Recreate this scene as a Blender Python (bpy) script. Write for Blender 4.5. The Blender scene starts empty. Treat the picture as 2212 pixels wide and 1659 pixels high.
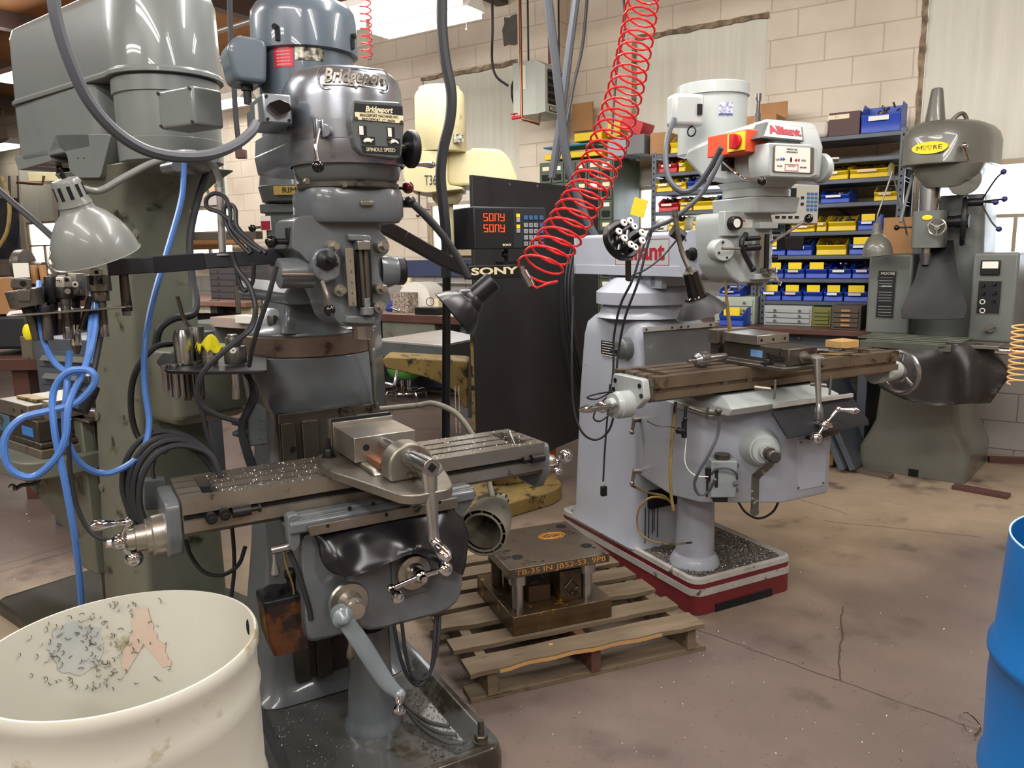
import bpy,math,random
from mathutils import Vector,Matrix
random.seed(7)
S=bpy.context.scene
COL=S.collection
EYE=1.5;FPX=1690.0;PITCH=math.radians(9.6);ROLL=0.018
cd=bpy.data.cameras.new('camera');cam=bpy.data.objects.new('camera',cd);COL.objects.link(cam)
cd.sensor_fit='HORIZONTAL';cd.sensor_width=36.0;cd.lens=FPX/2212*36.0;cd.clip_start=.05;cd.clip_end=200
cam.matrix_world=Matrix.Translation((0,0,EYE)) @ Matrix.Rotation(math.pi/2-PITCH,4,'X') @ Matrix.Rotation(-ROLL,4,'Z')
S.camera=cam
wd=bpy.data.worlds.new('world');S.world=wd;wd.use_nodes=True
bg=wd.node_tree.nodes['Background'];bg.inputs[0].default_value=(.86,.92,1.0,1);bg.inputs[1].default_value=5.5
vs=S.view_settings;vs.view_transform='Standard';vs.look='None';vs.exposure=0.0;vs.gamma=1.0;vs.use_curve_mapping=False
S.cycles.use_denoising=True
S.cycles.max_bounces=6;S.cycles.diffuse_bounces=3;S.cycles.glossy_bounces=3;S.cycles.transmission_bounces=4;S.cycles.transparent_max_bounces=6
S.cycles.sample_clamp_indirect=4.0;S.cycles.caustics_reflective=False;S.cycles.caustics_refractive=False
class Fr:
    def __init__(s,rot):
        s.deg=rot;s.a=math.radians(rot);s.c=math.cos(s.a);s.s=math.sin(s.a)
    def ray(s,px,py):
        u=(px-1106)/FPX;v=-(py-829.5)/FPX
        c,n=math.cos(ROLL),math.sin(ROLL)
        a=u*c+v*n;b=-u*n+v*c
        x,y,z=a,math.cos(PITCH)+b*math.sin(PITCH),-math.sin(PITCH)+b*math.cos(PITCH)
        return Vector((x*s.c+y*s.s,-x*s.s+y*s.c,z))
    def Y(s,px,py,y):
        r=s.ray(px,py);r=r*(y/r.y);return Vector((r.x,y,r.z+EYE))
    def X(s,px,py,x):
        r=s.ray(px,py);r=r*(x/r.x);return Vector((x,r.y,r.z+EYE))
    def Z(s,px,py,z):
        r=s.ray(px,py);r=r*((z-EYE)/r.z);return Vector((r.x,r.y,z))
    def w(s,p):
        return Vector((p[0]*s.c-p[1]*s.s,p[0]*s.s+p[1]*s.c,p[2]))
F0=Fr(0);FB=Fr(29.8);FA=Fr(27.2);FD=Fr(-38);FM=Fr(-41);FW=Fr(-34);FP=Fr(20.9)
def P(px,py,d):
    return F0.Y(px,py,d)
LAMPS=[]
for s_,y_ in ((-3.1,3.2),(-.9,2.2),(1.3,3.6),(-.9,-.6),(1.6,.3),(-4.6,.4),(-6.2,2.8),(-2.6,-2.6),(-8.4,4.4),(1.0,-3.0)):
    LAMPS.append((s_,y_,3.45))
def area(name,p,rz,sx,sy,watts,col):
    l=bpy.data.lights.new(name,'AREA');l.shape='RECTANGLE';l.size=sx;l.size_y=sy;l.energy=watts;l.color=col
    o=bpy.data.objects.new(name,l);COL.objects.link(o);o.location=p;o.rotation_euler=(0,0,rz);return o
for i,(s_,y_,z_) in enumerate(LAMPS):
    area('fluorescent_light',FW.w((s_,y_,z_-.075)),FW.a,2.3,.2,56,(1.0,.98,.95))
    for sg in (-1,1):
        o=area('fluorescent_light',FW.w((s_,y_+sg*.17,z_-.02)),FW.a,2.3,.07,22,(1.0,.98,.95));o.rotation_euler=(-sg*math.pi/2*-1,0,FW.a)
def srgb(c):
    o=[]
    for v in c:
        v=v/255.0;o.append(v/12.92 if v <= .04045 else ((v+.055)/1.055)**2.4)
    return (o[0],o[1],o[2],1)
_M={}
def mat(name,col,rough=.5,metal=0.0,col2=None,sc=6.0,amt=.5,dirt=None,dsc=14.0,dth=.62,bump=0.0,bsc=60.0,spec=.5,trans=0.0,alpha=1.0,emit=None,es=0.0,coat=0.0,stretch=(1,1,1),ior=1.45):
    if name in _M: return _M[name]
    m=bpy.data.materials.new(name);m.use_nodes=True;_M[name]=m
    nt=m.node_tree;N=nt.nodes;L=nt.links;b=N['Principled BSDF']
    b.inputs['Roughness'].default_value=rough;b.inputs['Metallic'].default_value=metal
    b.inputs['Base Color'].default_value=srgb(col);b.inputs['Specular IOR Level'].default_value=spec
    b.inputs['Transmission Weight'].default_value=trans;b.inputs['Alpha'].default_value=alpha;b.inputs['Coat Weight'].default_value=coat;b.inputs['IOR'].default_value=ior
    if emit: b.inputs['Emission Color'].default_value=srgb(emit);b.inputs['Emission Strength'].default_value=es
    if col2 or dirt or bump:
        tc=N.new('ShaderNodeTexCoord');mp=N.new('ShaderNodeMapping');mp.inputs['Scale'].default_value=stretch
        L.new(tc.outputs['Object'],mp.inputs[0])
    last=None
    if col2:
        n=N.new('ShaderNodeTexNoise');n.inputs['Scale'].default_value=sc;n.inputs['Detail'].default_value=5;L.new(mp.outputs[0],n.inputs['Vector'])
        cr=N.new('ShaderNodeValToRGB');cr.color_ramp.elements[0].position=.5-amt*.35;cr.color_ramp.elements[1].position=.5+amt*.35
        cr.color_ramp.elements[0].color=srgb(col);cr.color_ramp.elements[1].color=srgb(col2);L.new(n.outputs[0],cr.inputs[0]);last=cr.outputs[0]
        mr=N.new('ShaderNodeMapRange');mr.inputs[3].default_value=max(.03,rough-.08);mr.inputs[4].default_value=min(1,rough+.12);L.new(n.outputs[0],mr.inputs[0]);L.new(mr.outputs[0],b.inputs['Roughness'])
    if dirt:
        n=N.new('ShaderNodeTexNoise');n.inputs['Scale'].default_value=dsc;n.inputs['Detail'].default_value=8;n.inputs['Roughness'].default_value=.65;L.new(mp.outputs[0],n.inputs['Vector'])
        cr=N.new('ShaderNodeValToRGB');cr.color_ramp.elements[0].position=dth;cr.color_ramp.elements[1].position=min(1,dth+.07)
        cr.color_ramp.elements[0].color=(0,0,0,1);cr.color_ramp.elements[1].color=(1,1,1,1);L.new(n.outputs[0],cr.inputs[0])
        mx=N.new('ShaderNodeMix');mx.data_type='RGBA';L.new(cr.outputs[0],mx.inputs[0])
        mx.inputs[6].default_value=srgb(col);mx.inputs[7].default_value=srgb(dirt)
        if last: L.new(last,mx.inputs[6])
        last=mx.outputs[2]
    if last: L.new(last,b.inputs['Base Color'])
    if bump:
        n=N.new('ShaderNodeTexNoise');n.inputs['Scale'].default_value=bsc;n.inputs['Detail'].default_value=6;L.new(mp.outputs[0],n.inputs['Vector'])
        bp=N.new('ShaderNodeBump');bp.inputs['Strength'].default_value=bump;bp.inputs['Distance'].default_value=.004;L.new(n.outputs[0],bp.inputs['Height']);L.new(bp.outputs[0],b.inputs['Normal'])
    return m
def cr_path(pts,sub,closed=False):
    pts=[Vector(p) for p in pts];n=len(pts)
    if n < 3 or sub <= 1: return pts
    out=[]
    rng=n if closed else n-1
    for i in range(rng):
        g=(lambda k: pts[k % n]) if closed else (lambda k: pts[min(max(k,0),n-1)])
        p0,p1,p2,p3=g(i-1),g(i),g(i+1),g(i+2)
        if not closed and i == 0: p0=p1*2-p2
        if not closed and i == n-2: p3=p2*2-p1
        for j in range(sub):
            t=j/sub
            out.append(.5*((2*p1)+(p2-p0)*t+(2*p0-5*p1+4*p2-p3)*t*t+(3*p1-p0-3*p2+p3)*t**3))
    if not closed: out.append(pts[-1])
    return out
def basis(d):
    d=Vector(d).normalized();u=Vector((0,0,1)) if abs(d.z) < .9 else Vector((1,0,0))
    x=d.cross(u).normalized();y=x.cross(d).normalized();return x,y,d
def rr(cx,cy,hx,hy,r,z,n=4):
    r=min(r,hx-1e-4,hy-1e-4);o=[]
    for (sx,sy,a0) in ((1,1,0),(-1,1,90),(-1,-1,180),(1,-1,270)):
        for k in range(n+1):
            a=math.radians(a0+90*k/n);o.append(Vector((cx+sx*(hx-r)+r*math.cos(a),cy+sy*(hy-r)+r*math.sin(a),z)))
    return o
def rp(poly,r,n=3):
    o=[];m=len(poly)
    for i in range(m):
        a,b,c=Vector(poly[i-1]),Vector(poly[i]),Vector(poly[(i+1) % m])
        d1,d2=(a-b),(c-b);k=min(r,d1.length*.45,d2.length*.45);d1=d1.normalized()*k;d2=d2.normalized()*k
        for j in range(n+1):
            t=j/n;o.append((b+d1)*(1-t)**2+b*2*t*(1-t)+(b+d2)*t*t)
    return [(v.x,v.y) for v in o]
class B:
    def __init__(s): s.v=[];s.f=[]
    def _add(s,vs,fs):
        k=len(s.v);s.v += [Vector(p) for p in vs];s.f += [[i+k for i in f] for f in fs];return s
    def box(s,x0,x1,y0,y1,z0,z1):
        return s._add([(x,y,z) for z in (z0,z1) for (x,y) in ((x0,y0),(x1,y0),(x1,y1),(x0,y1))],[(3,2,1,0),(4,5,6,7),(0,1,5,4),(1,2,6,5),(2,3,7,6),(3,0,4,7)])
    def bar(s,p,q,wx,wy,up=(0,0,1),roll=0):
        p=Vector(p);q=Vector(q);d=(q-p).normalized();up=Vector(up)
        if abs(d.dot(up)) > .95: up=Vector((1,0,0))
        x=d.cross(up).normalized();y=x.cross(d).normalized()
        if roll: x,y=x*math.cos(roll)+y*math.sin(roll),y*math.cos(roll)-x*math.sin(roll)
        vs=[c+x*sx*wx/2+y*sy*wy/2 for c in (p,q) for (sx,sy) in ((-1,-1),(1,-1),(1,1),(-1,1))]
        return s._add(vs,[(0,1,2,3),(7,6,5,4),(4,5,1,0),(5,6,2,1),(6,7,3,2),(7,4,0,3)])
    def loft(s,secs,cap=True,closed=True):
        n=len(secs[0]);vs=[p for c in secs for p in c];fs=[]
        for i in range(len(secs)-1):
            for j in range(n if closed else n-1):
                a=i*n+j;b=i*n+(j+1) % n;fs.append((a,b,b+n,a+n))
        if cap and closed: fs.append(tuple(range(n-1,-1,-1)));fs.append(tuple((len(secs)-1)*n+j for j in range(n)))
        return s._add(vs,fs)
    def prism(s,poly,ax,a0,a1):
        def m(u,v,t): return (t,u,v) if ax == 'x' else ((u,t,v) if ax == 'y' else (u,v,t))
        area_=sum(poly[i-1][0]*poly[i][1]-poly[i][0]*poly[i-1][1] for i in range(len(poly)))
        if (area_ > 0) == (ax == 'y'): poly=poly[::-1]
        if a0 > a1: a0,a1=a1,a0
        return s.loft([[m(u,v,a0) for u,v in poly],[m(u,v,a1) for u,v in poly]])
    def rbox(s,cx,cy,hx,hy,z0,z1,r,top=0.0):
        if top <= 0: return s.loft([rr(cx,cy,hx,hy,r,z0),rr(cx,cy,hx,hy,r,z1)])
        secs=[rr(cx,cy,hx,hy,r,z0)]
        for k in range(5):
            a=math.pi/2*k/4;d=top*(1-math.cos(a));secs.append(rr(cx,cy,hx-d,hy-d,max(r-d,.002),z1-top+top*math.sin(a)))
        return s.loft(secs)
    def lathe(s,p,d,prof,seg=24,cap=True,a0=0,a1=360):
        p=Vector(p);x,y,d=basis(d);secs=[]
        full=abs(a1-a0) >= 360;m=seg if full else seg+1
        for t,r in prof:
            secs.append([p+d*t+(x*math.cos(math.radians(a0+(a1-a0)*k/seg))+y*math.sin(math.radians(a0+(a1-a0)*k/seg)))*max(r,1e-4) for k in range(m)])
        secs=[c[::-1] for c in secs]
        return s.loft(secs,cap and full,full)
    def cyl(s,p,q,r,r2=None,seg=20):
        p=Vector(p);q=Vector(q);return s.lathe(p,q-p,[(0,r),((q-p).length,r if r2 is None else r2)],seg)
    def ring(s,c,d,R,r,seg=28,seg2=8):
        x,y,d=basis(d);c=Vector(c)
        return s.tube([c+(x*math.cos(2*math.pi*k/seg)+y*math.sin(2*math.pi*k/seg))*R for k in range(seg)],r,seg2,1,True)
    def ball(s,c,r,sc=(1,1,1),seg=16,rg=10):
        c=Vector(c);secs=[]
        for i in range(rg+1):
            a=-math.pi/2+math.pi*i/rg;secs.append([c+Vector((math.cos(a)*math.cos(2*math.pi*k/seg)*r*sc[0],math.cos(a)*math.sin(2*math.pi*k/seg)*r*sc[1],math.sin(a)*r*sc[2])) for k in range(seg)])
        return s.loft(secs)
    def tube(s,pts,r,seg=8,sub=6,closed=False,r2=None):
        path=cr_path(pts,sub,closed);n=len(path);secs=[]
        prev=None
        for i,p in enumerate(path):
            if closed: d=path[(i+1) % n]-path[i-1]
            else: d=path[min(i+1,n-1)]-path[max(i-1,0)]
            if d.length < 1e-9: d=Vector((0,0,1))
            d.normalize()
            if prev is None: x,y,_=basis(d)
            else:
                x=prev-d*prev.dot(d)
                if x.length < 1e-6: x,y,_=basis(d)
                x.normalize();y=d.cross(x)
            prev=x;rad=r if r2 is None else r+(r2-r)*i/max(1,n-1)
            y=d.cross(x)
            secs.append([p+(x*math.cos(2*math.pi*k/seg)+y*math.sin(2*math.pi*k/seg))*rad for k in range(seg)])
        if closed: secs.append(secs[0]);return s.loft(secs,False)
        return s.loft(secs)
    def sheet(s,grid,th=.0015):
        n=len(grid);m=len(grid[0])
        nor=Vector((0,0,1))
        a=Vector(grid[-1][0])-Vector(grid[0][0]);b=Vector(grid[0][-1])-Vector(grid[0][0]);nor=a.cross(b).normalized()*th
        vs=[Vector(p) for r in grid for p in r];vs2=[p+nor for p in vs];fs=[]
        K=len(vs)
        for i in range(n-1):
            for j in range(m-1):
                q=(i*m+j,i*m+j+1,(i+1)*m+j+1,(i+1)*m+j);fs.append(q[::-1]);fs.append(tuple(k+K for k in q))
        per=[j for j in range(m)]+[i*m+m-1 for i in range(1,n)]+[(n-1)*m+j for j in range(m-2,-1,-1)]+[i*m for i in range(n-2,0,-1)]
        for i in range(len(per)):
            a_,b_=per[i-1],per[i];fs.append((a_,b_,b_+K,a_+K))
        return s._add(vs+vs2,fs)
    def xf(s,M):
        s.v=[M @ p for p in s.v];return s
    def join(s,o): return s._add(o.v,o.f)
_root={}
def _mk(name,b,m,base,bevel,smooth,seg=2):
    me=bpy.data.meshes.new(name);base=Vector(base)
    me.from_pydata([p-base for p in b.v],[],b.f);me.validate();me.update()
    if m:
        for q in (m if isinstance(m,(list,tuple)) else [m]): me.materials.append(q)
    o=bpy.data.objects.new(name,me);COL.objects.link(o)
    if smooth is not None:
        me.polygons.foreach_set('use_smooth',[True]*len(me.polygons));me.set_sharp_from_angle(angle=math.radians(smooth))
    if bevel:
        md=o.modifiers.new('bevel','BEVEL');md.width=bevel;md.segments=seg;md.limit_method='ANGLE';md.angle_limit=math.radians(40);md.harden_normals=False
    return o
def tagp(o,label=None,cat=None,group=None,kind=None):
    if label: o['label']=label
    if cat: o['category']=cat
    if group: o['group']=group
    if kind: o['kind']=kind
    return o
def thing(name,label,cat,F,base,group=None):
    o=bpy.data.objects.new(name,None);COL.objects.link(o);o.empty_display_size=.1
    o.location=F.w(base);o.rotation_euler=(0,0,F.a);_root[o.name]=Vector(base)
    return tagp(o,label,cat,group)
def part(name,b,m,parent,label=None,bevel=0.0,smooth=38,kind=None,seg=2):
    base=_root[parent.name];o=_mk(name,b,m,base,bevel,smooth,seg);o.parent=parent;_root[o.name]=base
    return tagp(o,label,None,None,kind)
def solo(name,label,cat,F,b,m,group=None,bevel=0.0,smooth=38,kind=None,structure=False,seg=2):
    xs=[p.x for p in b.v];ys=[p.y for p in b.v];zs=[p.z for p in b.v]
    base=Vector(((min(xs)+max(xs))/2,(min(ys)+max(ys))/2,min(zs)))
    o=_mk(name,b,m,base,bevel,smooth,seg);o.location=F.w(base);o.rotation_euler=(0,0,F.a);_root[o.name]=base
    return tagp(o,label,cat,group,'structure' if structure else kind)
def dup(o,F=None,dpos=None,label=None,parent=None):
    c=o.copy();COL.objects.link(c);_root[c.name]=_root.get(o.name,Vector())
    if parent is not None: c.parent=parent
    if label: c['label']=label
    for ch in list(o.children): dup(ch,parent=c)
    return c
_tc={}
def text(name,s,size,org,xd,yd,m,parent=None,F=None,ext=.0008,bold=0.0,shear=0.0,align='CENTER',width=None,label=None):
    cu=bpy.data.curves.new('t','FONT');cu.body=s;cu.size=size;cu.extrude=ext;cu.offset=bold;cu.shear=shear;cu.align_x=align;cu.align_y='CENTER';cu.resolution_u=3
    t=bpy.data.objects.new('t',cu);COL.objects.link(t);dg=bpy.context.evaluated_depsgraph_get();me=bpy.data.meshes.new_from_object(t.evaluated_get(dg))
    vs=[v.co.copy() for v in me.vertices];fs=[list(p.vertices) for p in me.polygons]
    bpy.data.objects.remove(t);bpy.data.curves.remove(cu);bpy.data.meshes.remove(me)
    if not vs: return None
    k=1.0
    if width: k=width/(max(v.x for v in vs)-min(v.x for v in vs))
    xd=Vector(xd).normalized();yd=Vector(yd);zd=xd.cross(yd).normalized();yd=zd.cross(xd);org=Vector(org)
    b=B();b._add([org+xd*v.x*k+yd*v.y+zd*v.z for v in vs],fs)
    if name is None: return b
    return part(name,b,m,parent,label,smooth=None)
# ================================================================ materials
def m_floor():
    m=bpy.data.materials.new('floor_paint');m.use_nodes=True;nt=m.node_tree;N=nt.nodes;L=nt.links;b=N['Principled BSDF']
    tc=N.new('ShaderNodeTexCoord');O=tc.outputs['Object']
    def noise(sc,det=6,rough=.6):
        n=N.new('ShaderNodeTexNoise');n.inputs['Scale'].default_value=sc;n.inputs['Detail'].default_value=det;n.inputs['Roughness'].default_value=rough;L.new(O,n.inputs['Vector']);return n.outputs[0]
    def ramp(f,a,b_,c0=(0,0,0,1),c1=(1,1,1,1)):
        r=N.new('ShaderNodeValToRGB');r.color_ramp.elements[0].position=a;r.color_ramp.elements[1].position=b_;r.color_ramp.elements[0].color=c0;r.color_ramp.elements[1].color=c1;L.new(f,r.inputs[0]);return r.outputs[0]
    def mix(f,a,c,k=None):
        x=N.new('ShaderNodeMix');x.data_type='RGBA'
        if f is not None: L.new(f,x.inputs[0])
        else: x.inputs[0].default_value=k
        for i,q in ((6,a),(7,c)):
            if isinstance(q,tuple): x.inputs[i].default_value=q
            else: L.new(q,x.inputs[i])
        return x.outputs[2]
    def math_(op,a,c):
        x=N.new('ShaderNodeMath');x.operation=op
        for i,q in ((0,a),(1,c)):
            if isinstance(q,(int,float)): x.inputs[i].default_value=q
            elif q is not None: L.new(q,x.inputs[i])
        return x.outputs[0]
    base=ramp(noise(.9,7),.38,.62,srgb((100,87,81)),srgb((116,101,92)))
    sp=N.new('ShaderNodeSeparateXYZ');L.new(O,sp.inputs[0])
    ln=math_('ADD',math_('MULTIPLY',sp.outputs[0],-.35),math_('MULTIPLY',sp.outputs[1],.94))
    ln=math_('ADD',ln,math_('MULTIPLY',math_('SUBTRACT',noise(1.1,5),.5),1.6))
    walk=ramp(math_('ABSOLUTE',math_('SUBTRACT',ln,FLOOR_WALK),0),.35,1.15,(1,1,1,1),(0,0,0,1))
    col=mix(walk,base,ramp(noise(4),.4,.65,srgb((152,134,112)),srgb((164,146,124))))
    col=mix(ramp(noise(2.6,8),.56,.7),col,srgb((84,70,64)))
    col=mix(ramp(noise(38,4,.7),.66,.70),col,srgb((62,52,47)))
    wob=math_('MULTIPLY',math_('SUBTRACT',noise(5,5),.5),.05)
    cr=None
    for (x0,y0,x1,y1) in CRACKS:
        d=Vector((x1-x0,y1-y0,0));ln_=d.length;d.normalize();n=Vector((-d.y,d.x,0))
        a=math_('ADD',math_('ADD',math_('MULTIPLY',math_('SUBTRACT',sp.outputs[0],x0),n.x),math_('MULTIPLY',math_('SUBTRACT',sp.outputs[1],y0),n.y)),wob)
        t=math_('ADD',math_('MULTIPLY',math_('SUBTRACT',sp.outputs[0],x0),d.x),math_('MULTIPLY',math_('SUBTRACT',sp.outputs[1],y0),d.y))
        on=math_('MULTIPLY',math_('LESS_THAN',math_('ABSOLUTE',a,0),.0035),math_('MULTIPLY',math_('GREATER_THAN',t,0),math_('LESS_THAN',t,ln_)))
        cr=on if cr is None else math_('MAXIMUM',cr,on)
    col=mix(math_('MULTIPLY',cr,.75),col,srgb((58,44,38)))
    L.new(col,b.inputs['Base Color'])
    rr_=N.new('ShaderNodeMapRange');rr_.inputs[3].default_value=.28;rr_.inputs[4].default_value=.55;L.new(noise(3,6),rr_.inputs[0]);L.new(rr_.outputs[0],b.inputs['Roughness'])
    bp=N.new('ShaderNodeBump');bp.inputs['Strength'].default_value=.25;bp.inputs['Distance'].default_value=.004;L.new(noise(25,6),bp.inputs['Height']);L.new(bp.outputs[0],b.inputs['Normal'])
    return m
def m_block():
    m=bpy.data.materials.new('painted_block');m.use_nodes=True;nt=m.node_tree;N=nt.nodes;L=nt.links;b=N['Principled BSDF']
    tc=N.new('ShaderNodeTexCoord');sp=N.new('ShaderNodeSeparateXYZ');L.new(tc.outputs['Object'],sp.inputs[0])
    a=N.new('ShaderNodeMath');a.operation='ADD';L.new(sp.outputs[0],a.inputs[0]);L.new(sp.outputs[1],a.inputs[1])
    cb=N.new('ShaderNodeCombineXYZ');L.new(a.outputs[0],cb.inputs[0]);L.new(sp.outputs[2],cb.inputs[1])
    mp=N.new('ShaderNodeMapping');mp.inputs['Location'].default_value=(.07,-.035,0);L.new(cb.outputs[0],mp.inputs[0])
    br=N.new('ShaderNodeTexBrick');br.inputs['Scale'].default_value=1;br.inputs['Brick Width'].default_value=.4064;br.inputs['Row Height'].default_value=.2032
    br.inputs['Mortar Size'].default_value=.005;br.inputs['Mortar Smooth'].default_value=.5;L.new(mp.outputs[0],br.inputs[0])
    br.inputs['Color1'].default_value=srgb((222,210,192));br.inputs['Color2'].default_value=srgb((216,203,184));br.inputs['Mortar'].default_value=srgb((200,187,168))
    n=N.new('ShaderNodeTexNoise');n.inputs['Scale'].default_value=2.2;n.inputs['Detail'].default_value=7;L.new(tc.outputs['Object'],n.inputs[0])
    r=N.new('ShaderNodeValToRGB');r.color_ramp.elements[0].position=.35;r.color_ramp.elements[0].color=(.86,.84,.82,1);r.color_ramp.elements[1].position=.6;r.color_ramp.elements[1].color=(1,1,1,1);L.new(n.outputs[0],r.inputs[0])
    mx=N.new('ShaderNodeMix');mx.data_type='RGBA';mx.blend_type='MULTIPLY';mx.inputs[0].default_value=1;L.new(br.outputs[0],mx.inputs[6]);L.new(r.outputs[0],mx.inputs[7])
    lt=N.new('ShaderNodeMath');lt.operation='LESS_THAN';lt.inputs[1].default_value=1.25;L.new(sp.outputs[2],lt.inputs[0])
    m2=N.new('ShaderNodeMix');m2.data_type='RGBA';L.new(lt.outputs[0],m2.inputs[0]);L.new(mx.outputs[2],m2.inputs[6])
    m3=N.new('ShaderNodeMix');m3.data_type='RGBA';m3.blend_type='MULTIPLY';m3.inputs[0].default_value=1;m3.inputs[6].default_value=srgb((150,146,142));L.new(r.outputs[0],m3.inputs[7])
    m4=N.new('ShaderNodeMix');m4.data_type='RGBA';L.new(br.outputs['Fac'],m4.inputs[0]);L.new(m3.outputs[2],m4.inputs[6]);m4.inputs[7].default_value=srgb((110,106,104))
    L.new(m4.outputs[2],m2.inputs[7]);L.new(m2.outputs[2],b.inputs['Base Color']);b.inputs['Roughness'].default_value=.6
    bp=N.new('ShaderNodeBump');bp.inputs['Strength'].default_value=.6;bp.inputs['Distance'].default_value=.01;bp.invert=True;L.new(br.outputs['Fac'],bp.inputs['Height'])
    n2=N.new('ShaderNodeTexNoise');n2.inputs['Scale'].default_value=120;n2.inputs['Detail'].default_value=3;L.new(tc.outputs['Object'],n2.inputs[0])
    b2=N.new('ShaderNodeBump');b2.inputs['Strength'].default_value=.25;b2.inputs['Distance'].default_value=.003;L.new(n2.outputs[0],b2.inputs['Height']);L.new(bp.outputs[0],b2.inputs['Normal']);L.new(b2.outputs[0],b.inputs['Normal'])
    return m
M_grey=mat('grey_machine_enamel',(102,107,111),.3,0,(88,93,97),5,.8,(70,72,68),9,.66,.08,30,coat=.3)
M_dkgrey=mat('grey_green_machine_enamel',(90,94,94),.36,0,(78,82,82),5,.8,(52,52,46),8,.62,.1,30,coat=.2)
M_motor=mat('blue_grey_motor_paint',(94,106,118),.28,0,(84,96,106),6,.6,coat=.35)
M_alum=mat('polished_aluminium',(168,172,178),.3,.85,(140,146,154),5,.8,(92,92,90),8,.68,.03,40)
M_green=mat('drill_press_enamel',(120,125,123),.3,0,(104,110,109),4,.8,(84,84,70),7,.66,.05,20,coat=.4)
M_olive=mat('olive_stained_enamel',(112,114,101),.42,0,(90,93,82),5,.9,(48,46,34),6,.58,.1,25)
M_steel=mat('worn_steel',(150,144,134),.36,.75,(104,98,88),9,.9,(62,56,46),16,.6,.06,90)
M_steeld=mat('oily_steel',(98,92,84),.38,.7,(70,65,58),9,.9,(38,34,30),14,.58,.06,70)
M_ground=mat('ground_steel',(186,180,170),.28,.85,(150,144,134),12,.7,None,bump=.02,bsc=120)
M_chrome=mat('chrome',(205,205,208),.1,1.0)
M_bright=mat('bright_steel',(190,190,190),.22,.95,(150,150,150),14,.6)
M_black=mat('black_plastic',(24,24,26),.32)
M_blackm=mat('black_oxide_steel',(44,44,46),.38,.5,(30,30,32),12,.6)
M_rubber=mat('black_rubber_cable',(40,41,45),.5)
M_cable=mat('grey_cable',(74,77,84),.48)
M_ball=mat('black_glossy_knob',(10,10,12),.08,coat=.5)
M_redball=mat('dark_red_glossy_knob',(96,14,26),.1,coat=.5)
M_dark=mat('dark_recess',(18,18,18),.8)
M_hole=mat('hole_black',(8,8,8),.9)
M_al=mat('pale_grey_machine_enamel',(170,174,184),.36,0,(154,158,168),4,.8,(96,92,88),9,.67,.05,30,coat=.15)
M_alw=mat('pale_grey_head_enamel',(176,182,180),.33,0,(160,166,166),4,.8,(110,108,100),9,.7,.04,30,coat=.2)
M_red=mat('dark_red_base_paint',(112,34,38),.42,0,(92,28,32),6,.7,(52,30,28),9,.62)
M_vinyl=mat('black_vinyl_sheet',(22,22,25),.24,0,(30,30,34),5,.6,None,bump=.1,bsc=14)
M_leather=mat('dark_grey_leathery_cover',(52,49,48),.42,0,(38,36,35),8,.8,(78,74,72),10,.62,.25,40)
M_wood=mat('weathered_pallet_wood',(122,107,86),.8,0,(92,78,60),3.2,.9,(70,56,40),6,.6,.4,30,stretch=(1,7,7))
M_wood2=mat('fresh_split_wood',(196,156,100),.75,0,(164,122,74),5,.9,bump=.3,bsc=30)
M_crate=mat('pine_wood',(200,164,104),.7,0,(172,134,80),6,.8,bump=.2,bsc=30)
M_blue=mat('blue_bin_plastic',(36,74,182),.35,0,(30,64,164),4,.6)
M_yellow=mat('yellow_bin_plastic',(226,198,22),.38,0,(208,178,18),4,.6,(120,100,30),18,.68)
M_redb=mat('red_bin_plastic',(200,40,48),.38,0,(180,34,42),4,.6)
M_ycard=mat('yellow_card',(240,208,40),.6)
M_white=mat('white_label',(226,224,214),.5)
M_paper=mat('cream_paper',(228,216,180),.6)
M_card=mat('cardboard',(176,132,88),.75,0,(156,114,74),6,.7)
M_shelf=mat('grey_shelf_steel',(92,98,108),.42,.2,(78,84,92),6,.7,(50,50,52),14,.66)
M_greenc=mat('green_cabinet_steel',(82,92,76),.42,.1,(70,80,66),6,.7)
M_cream=mat('cream_machine_enamel',(222,212,170),.4,0,(206,196,152),5,.8,(120,104,70),8,.66)
M_creamd=mat('grimy_yellow_enamel',(152,130,76),.55,0,(116,96,56),7,.9,(40,34,22),9,.54)
M_board=mat('black_painted_board',(40,40,42),.6,0,(32,32,34),4,.8,(104,100,94),60,.76)
M_bench=mat('brown_bench_top',(92,62,54),.4,0,(74,50,44),5,.8)
M_spring=mat('red_air_hose',(220,46,48),.3)
M_hoseb=mat('blue_air_hose',(74,116,184),.35)
M_moore=mat('olive_grey_enamel',(104,104,96),.32,0,(92,92,84),5,.7,coat=.3)
M_moorel=mat('grey_green_console_enamel',(106,110,106),.38,0,(94,98,94),5,.7)
M_barrel=mat('milky_plastic_drum',(208,206,194),.42,0,(196,194,180),2.4,.9,(156,144,112),4,.585,.06,12)
M_drum=mat('blue_plastic_drum',(22,104,172),.38,0,(18,92,156),3,.8,(20,60,84),12,.68,.03,20)
M_copper=mat('copper_pipe',(128,80,56),.3,.8)
M_brick=None
M_lamp=mat('lamp_green_grey_enamel',(122,125,122),.34,0,(106,109,105),6,.8,(74,72,62),11,.66,coat=.2)
M_ochre=mat('ochre_paint_letters',(186,128,50),.7)
M_rag=mat('yellow_cloth',(232,222,30),.8,0,(214,200,20),9,.6)
M_chip=mat('metal_shavings',(190,188,184),.3,.8)
M_chipd=mat('dark_metal_shavings',(60,58,58),.4,.6)
M_emw=mat('fluorescent_diffuser',(255,255,255),.5,emit=(255,250,240),es=5)
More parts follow.
